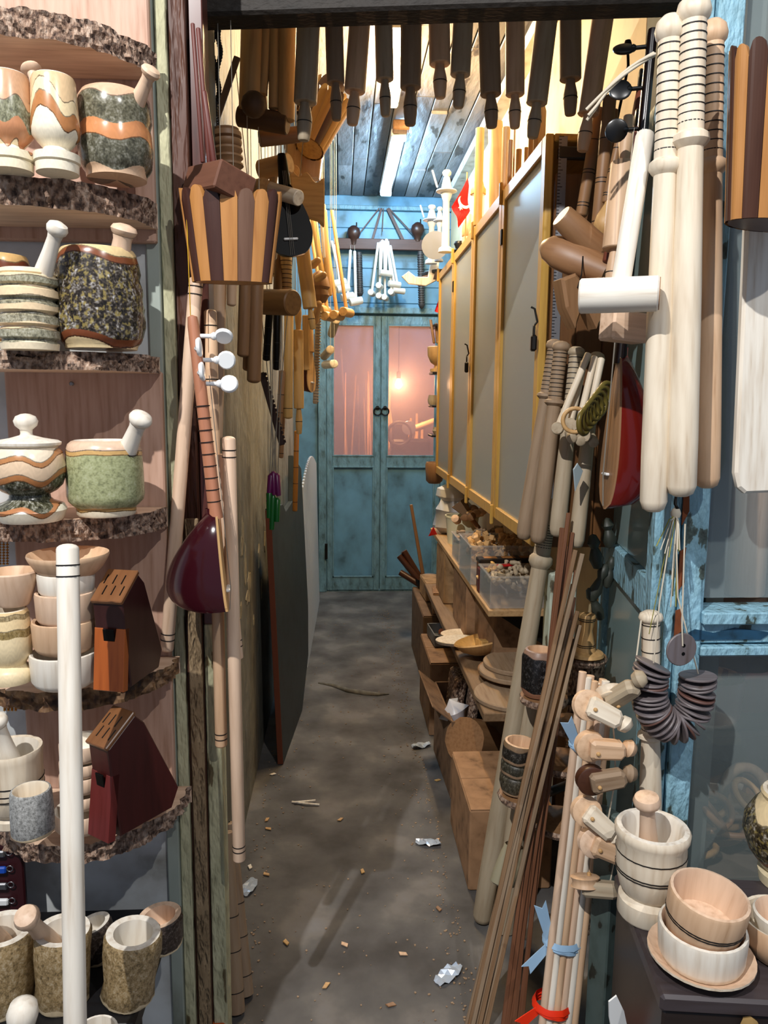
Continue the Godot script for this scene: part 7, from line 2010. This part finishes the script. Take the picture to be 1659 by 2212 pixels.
	solo("white_card", "torn white card standing at the bottom edge before the chest", "card", prism([[-0.014, -0.2], [0.02, -0.2], [0.013, -0.03], [0.004, 0.006], [-0.012, 0.0], [-0.016, -0.03]], 0.003), M["white"], at(P(1328, 2158, 1.18), 10, 0, 12))
	# display behind the glass
	var ml := wood("mid_shelf", Color(0.3, 0.24, 0.2), 0.6, 1)
	solo("display_shelf", "shelf inside the shop window level with the blue sill", "shelf", box(0.9, 0.02, 0.35), ml, at(Vector3(1.26, 0.985, -1.80)))
	var pcyl := P(1602, 1310, 1.75)
	solo("wood_stump", "tall pale wooden cylinder standing behind the window glass", "cylinder", lathe([[0, 0], [0, 0.045], [0.004, 0.048], [0.31, 0.045], [0.315, 0.04], [0.315, 0]], 26), W("pink", 0, 0.4), at(Vector3(pcyl.x, 0.996, -1.75)))
	rng.seed = 55
	var inner := [[1600, 1850, "ring shaped wooden piece behind the lower pane"], [1540, 1800, "round bowl behind the lower pane at the left"], [1640, 1760, "round bowl behind the lower pane at the right"], [1570, 1690, "pale spindle behind the lower pane"], [1530, 1540, "reddish bowl behind the lower pane"], [1630, 1560, "large reddish bowl behind the lower pane"]]
	var dl := wood("display_rack", Color(0.22, 0.18, 0.15), 0.6, 1)
	solo("display_shelf", "second shelf inside the shop window behind the lower pane", "shelf", box(0.9, 0.02, 0.3), dl, at(Vector3(1.26, 0.66, -1.85)))
	for i in 12:
		var px := rng.randf_range(1500, 1655)
		var pz := rng.randf_range(1.6, 1.72)
		var p2 := P(px, 1880, pz)
		solo("display_ring", "wooden ring in the jumble of rings and pegs behind the lower pane", "ring", torus(0.03 + 0.012 * (i % 3), 0.008), W(["dust", "honey", "oak"][i % 3]), at(Vector3(p2.x, 0.39 + 0.012 * i, -pz), i * 40.0, 60 + i * 7), "jumbled pieces behind the lower pane")
	for i in 6:
		var q: Array = inner[i]
		var p := P(q[0], q[1], 1.75)
		var py := 0.382 if q[1] > 1600 else 0.672
		if i == 0:
			solo("wooden_ring", q[2], "ring", torus(0.06, 0.014), W("dust"), at(Vector3(p.x, py + 0.1, -1.75), 10, -20))
			continue
		solo("display_bowl", q[2], "bowl", vessel([[0, 0], [0, 0.04], [0.02, 0.06 + 0.01 * (i % 3)], [0.1, 0.08], [0.12, 0.075], [0.118, 0.07], [0.02, 0.05], [0.015, 0]], 4, 24), [W(["dust", "dust", "honey", "cream", "mahog", "mahog"][i]), W("oak")], at(Vector3(p.x, py, -1.75 - 0.08 * (i % 2))))

func _ready() -> void:
	make_materials()
	setup_view()
	build_setting()
	do_left_shelves()
	do_left_front()
	do_left_clutter()
	do_lintel_pins()
	do_cabinet()
	do_right_hanging()
	do_right_rack()
	do_long_shelf()
	do_far_wall()
	do_litter()
	do_left_table()
	do_right_front()
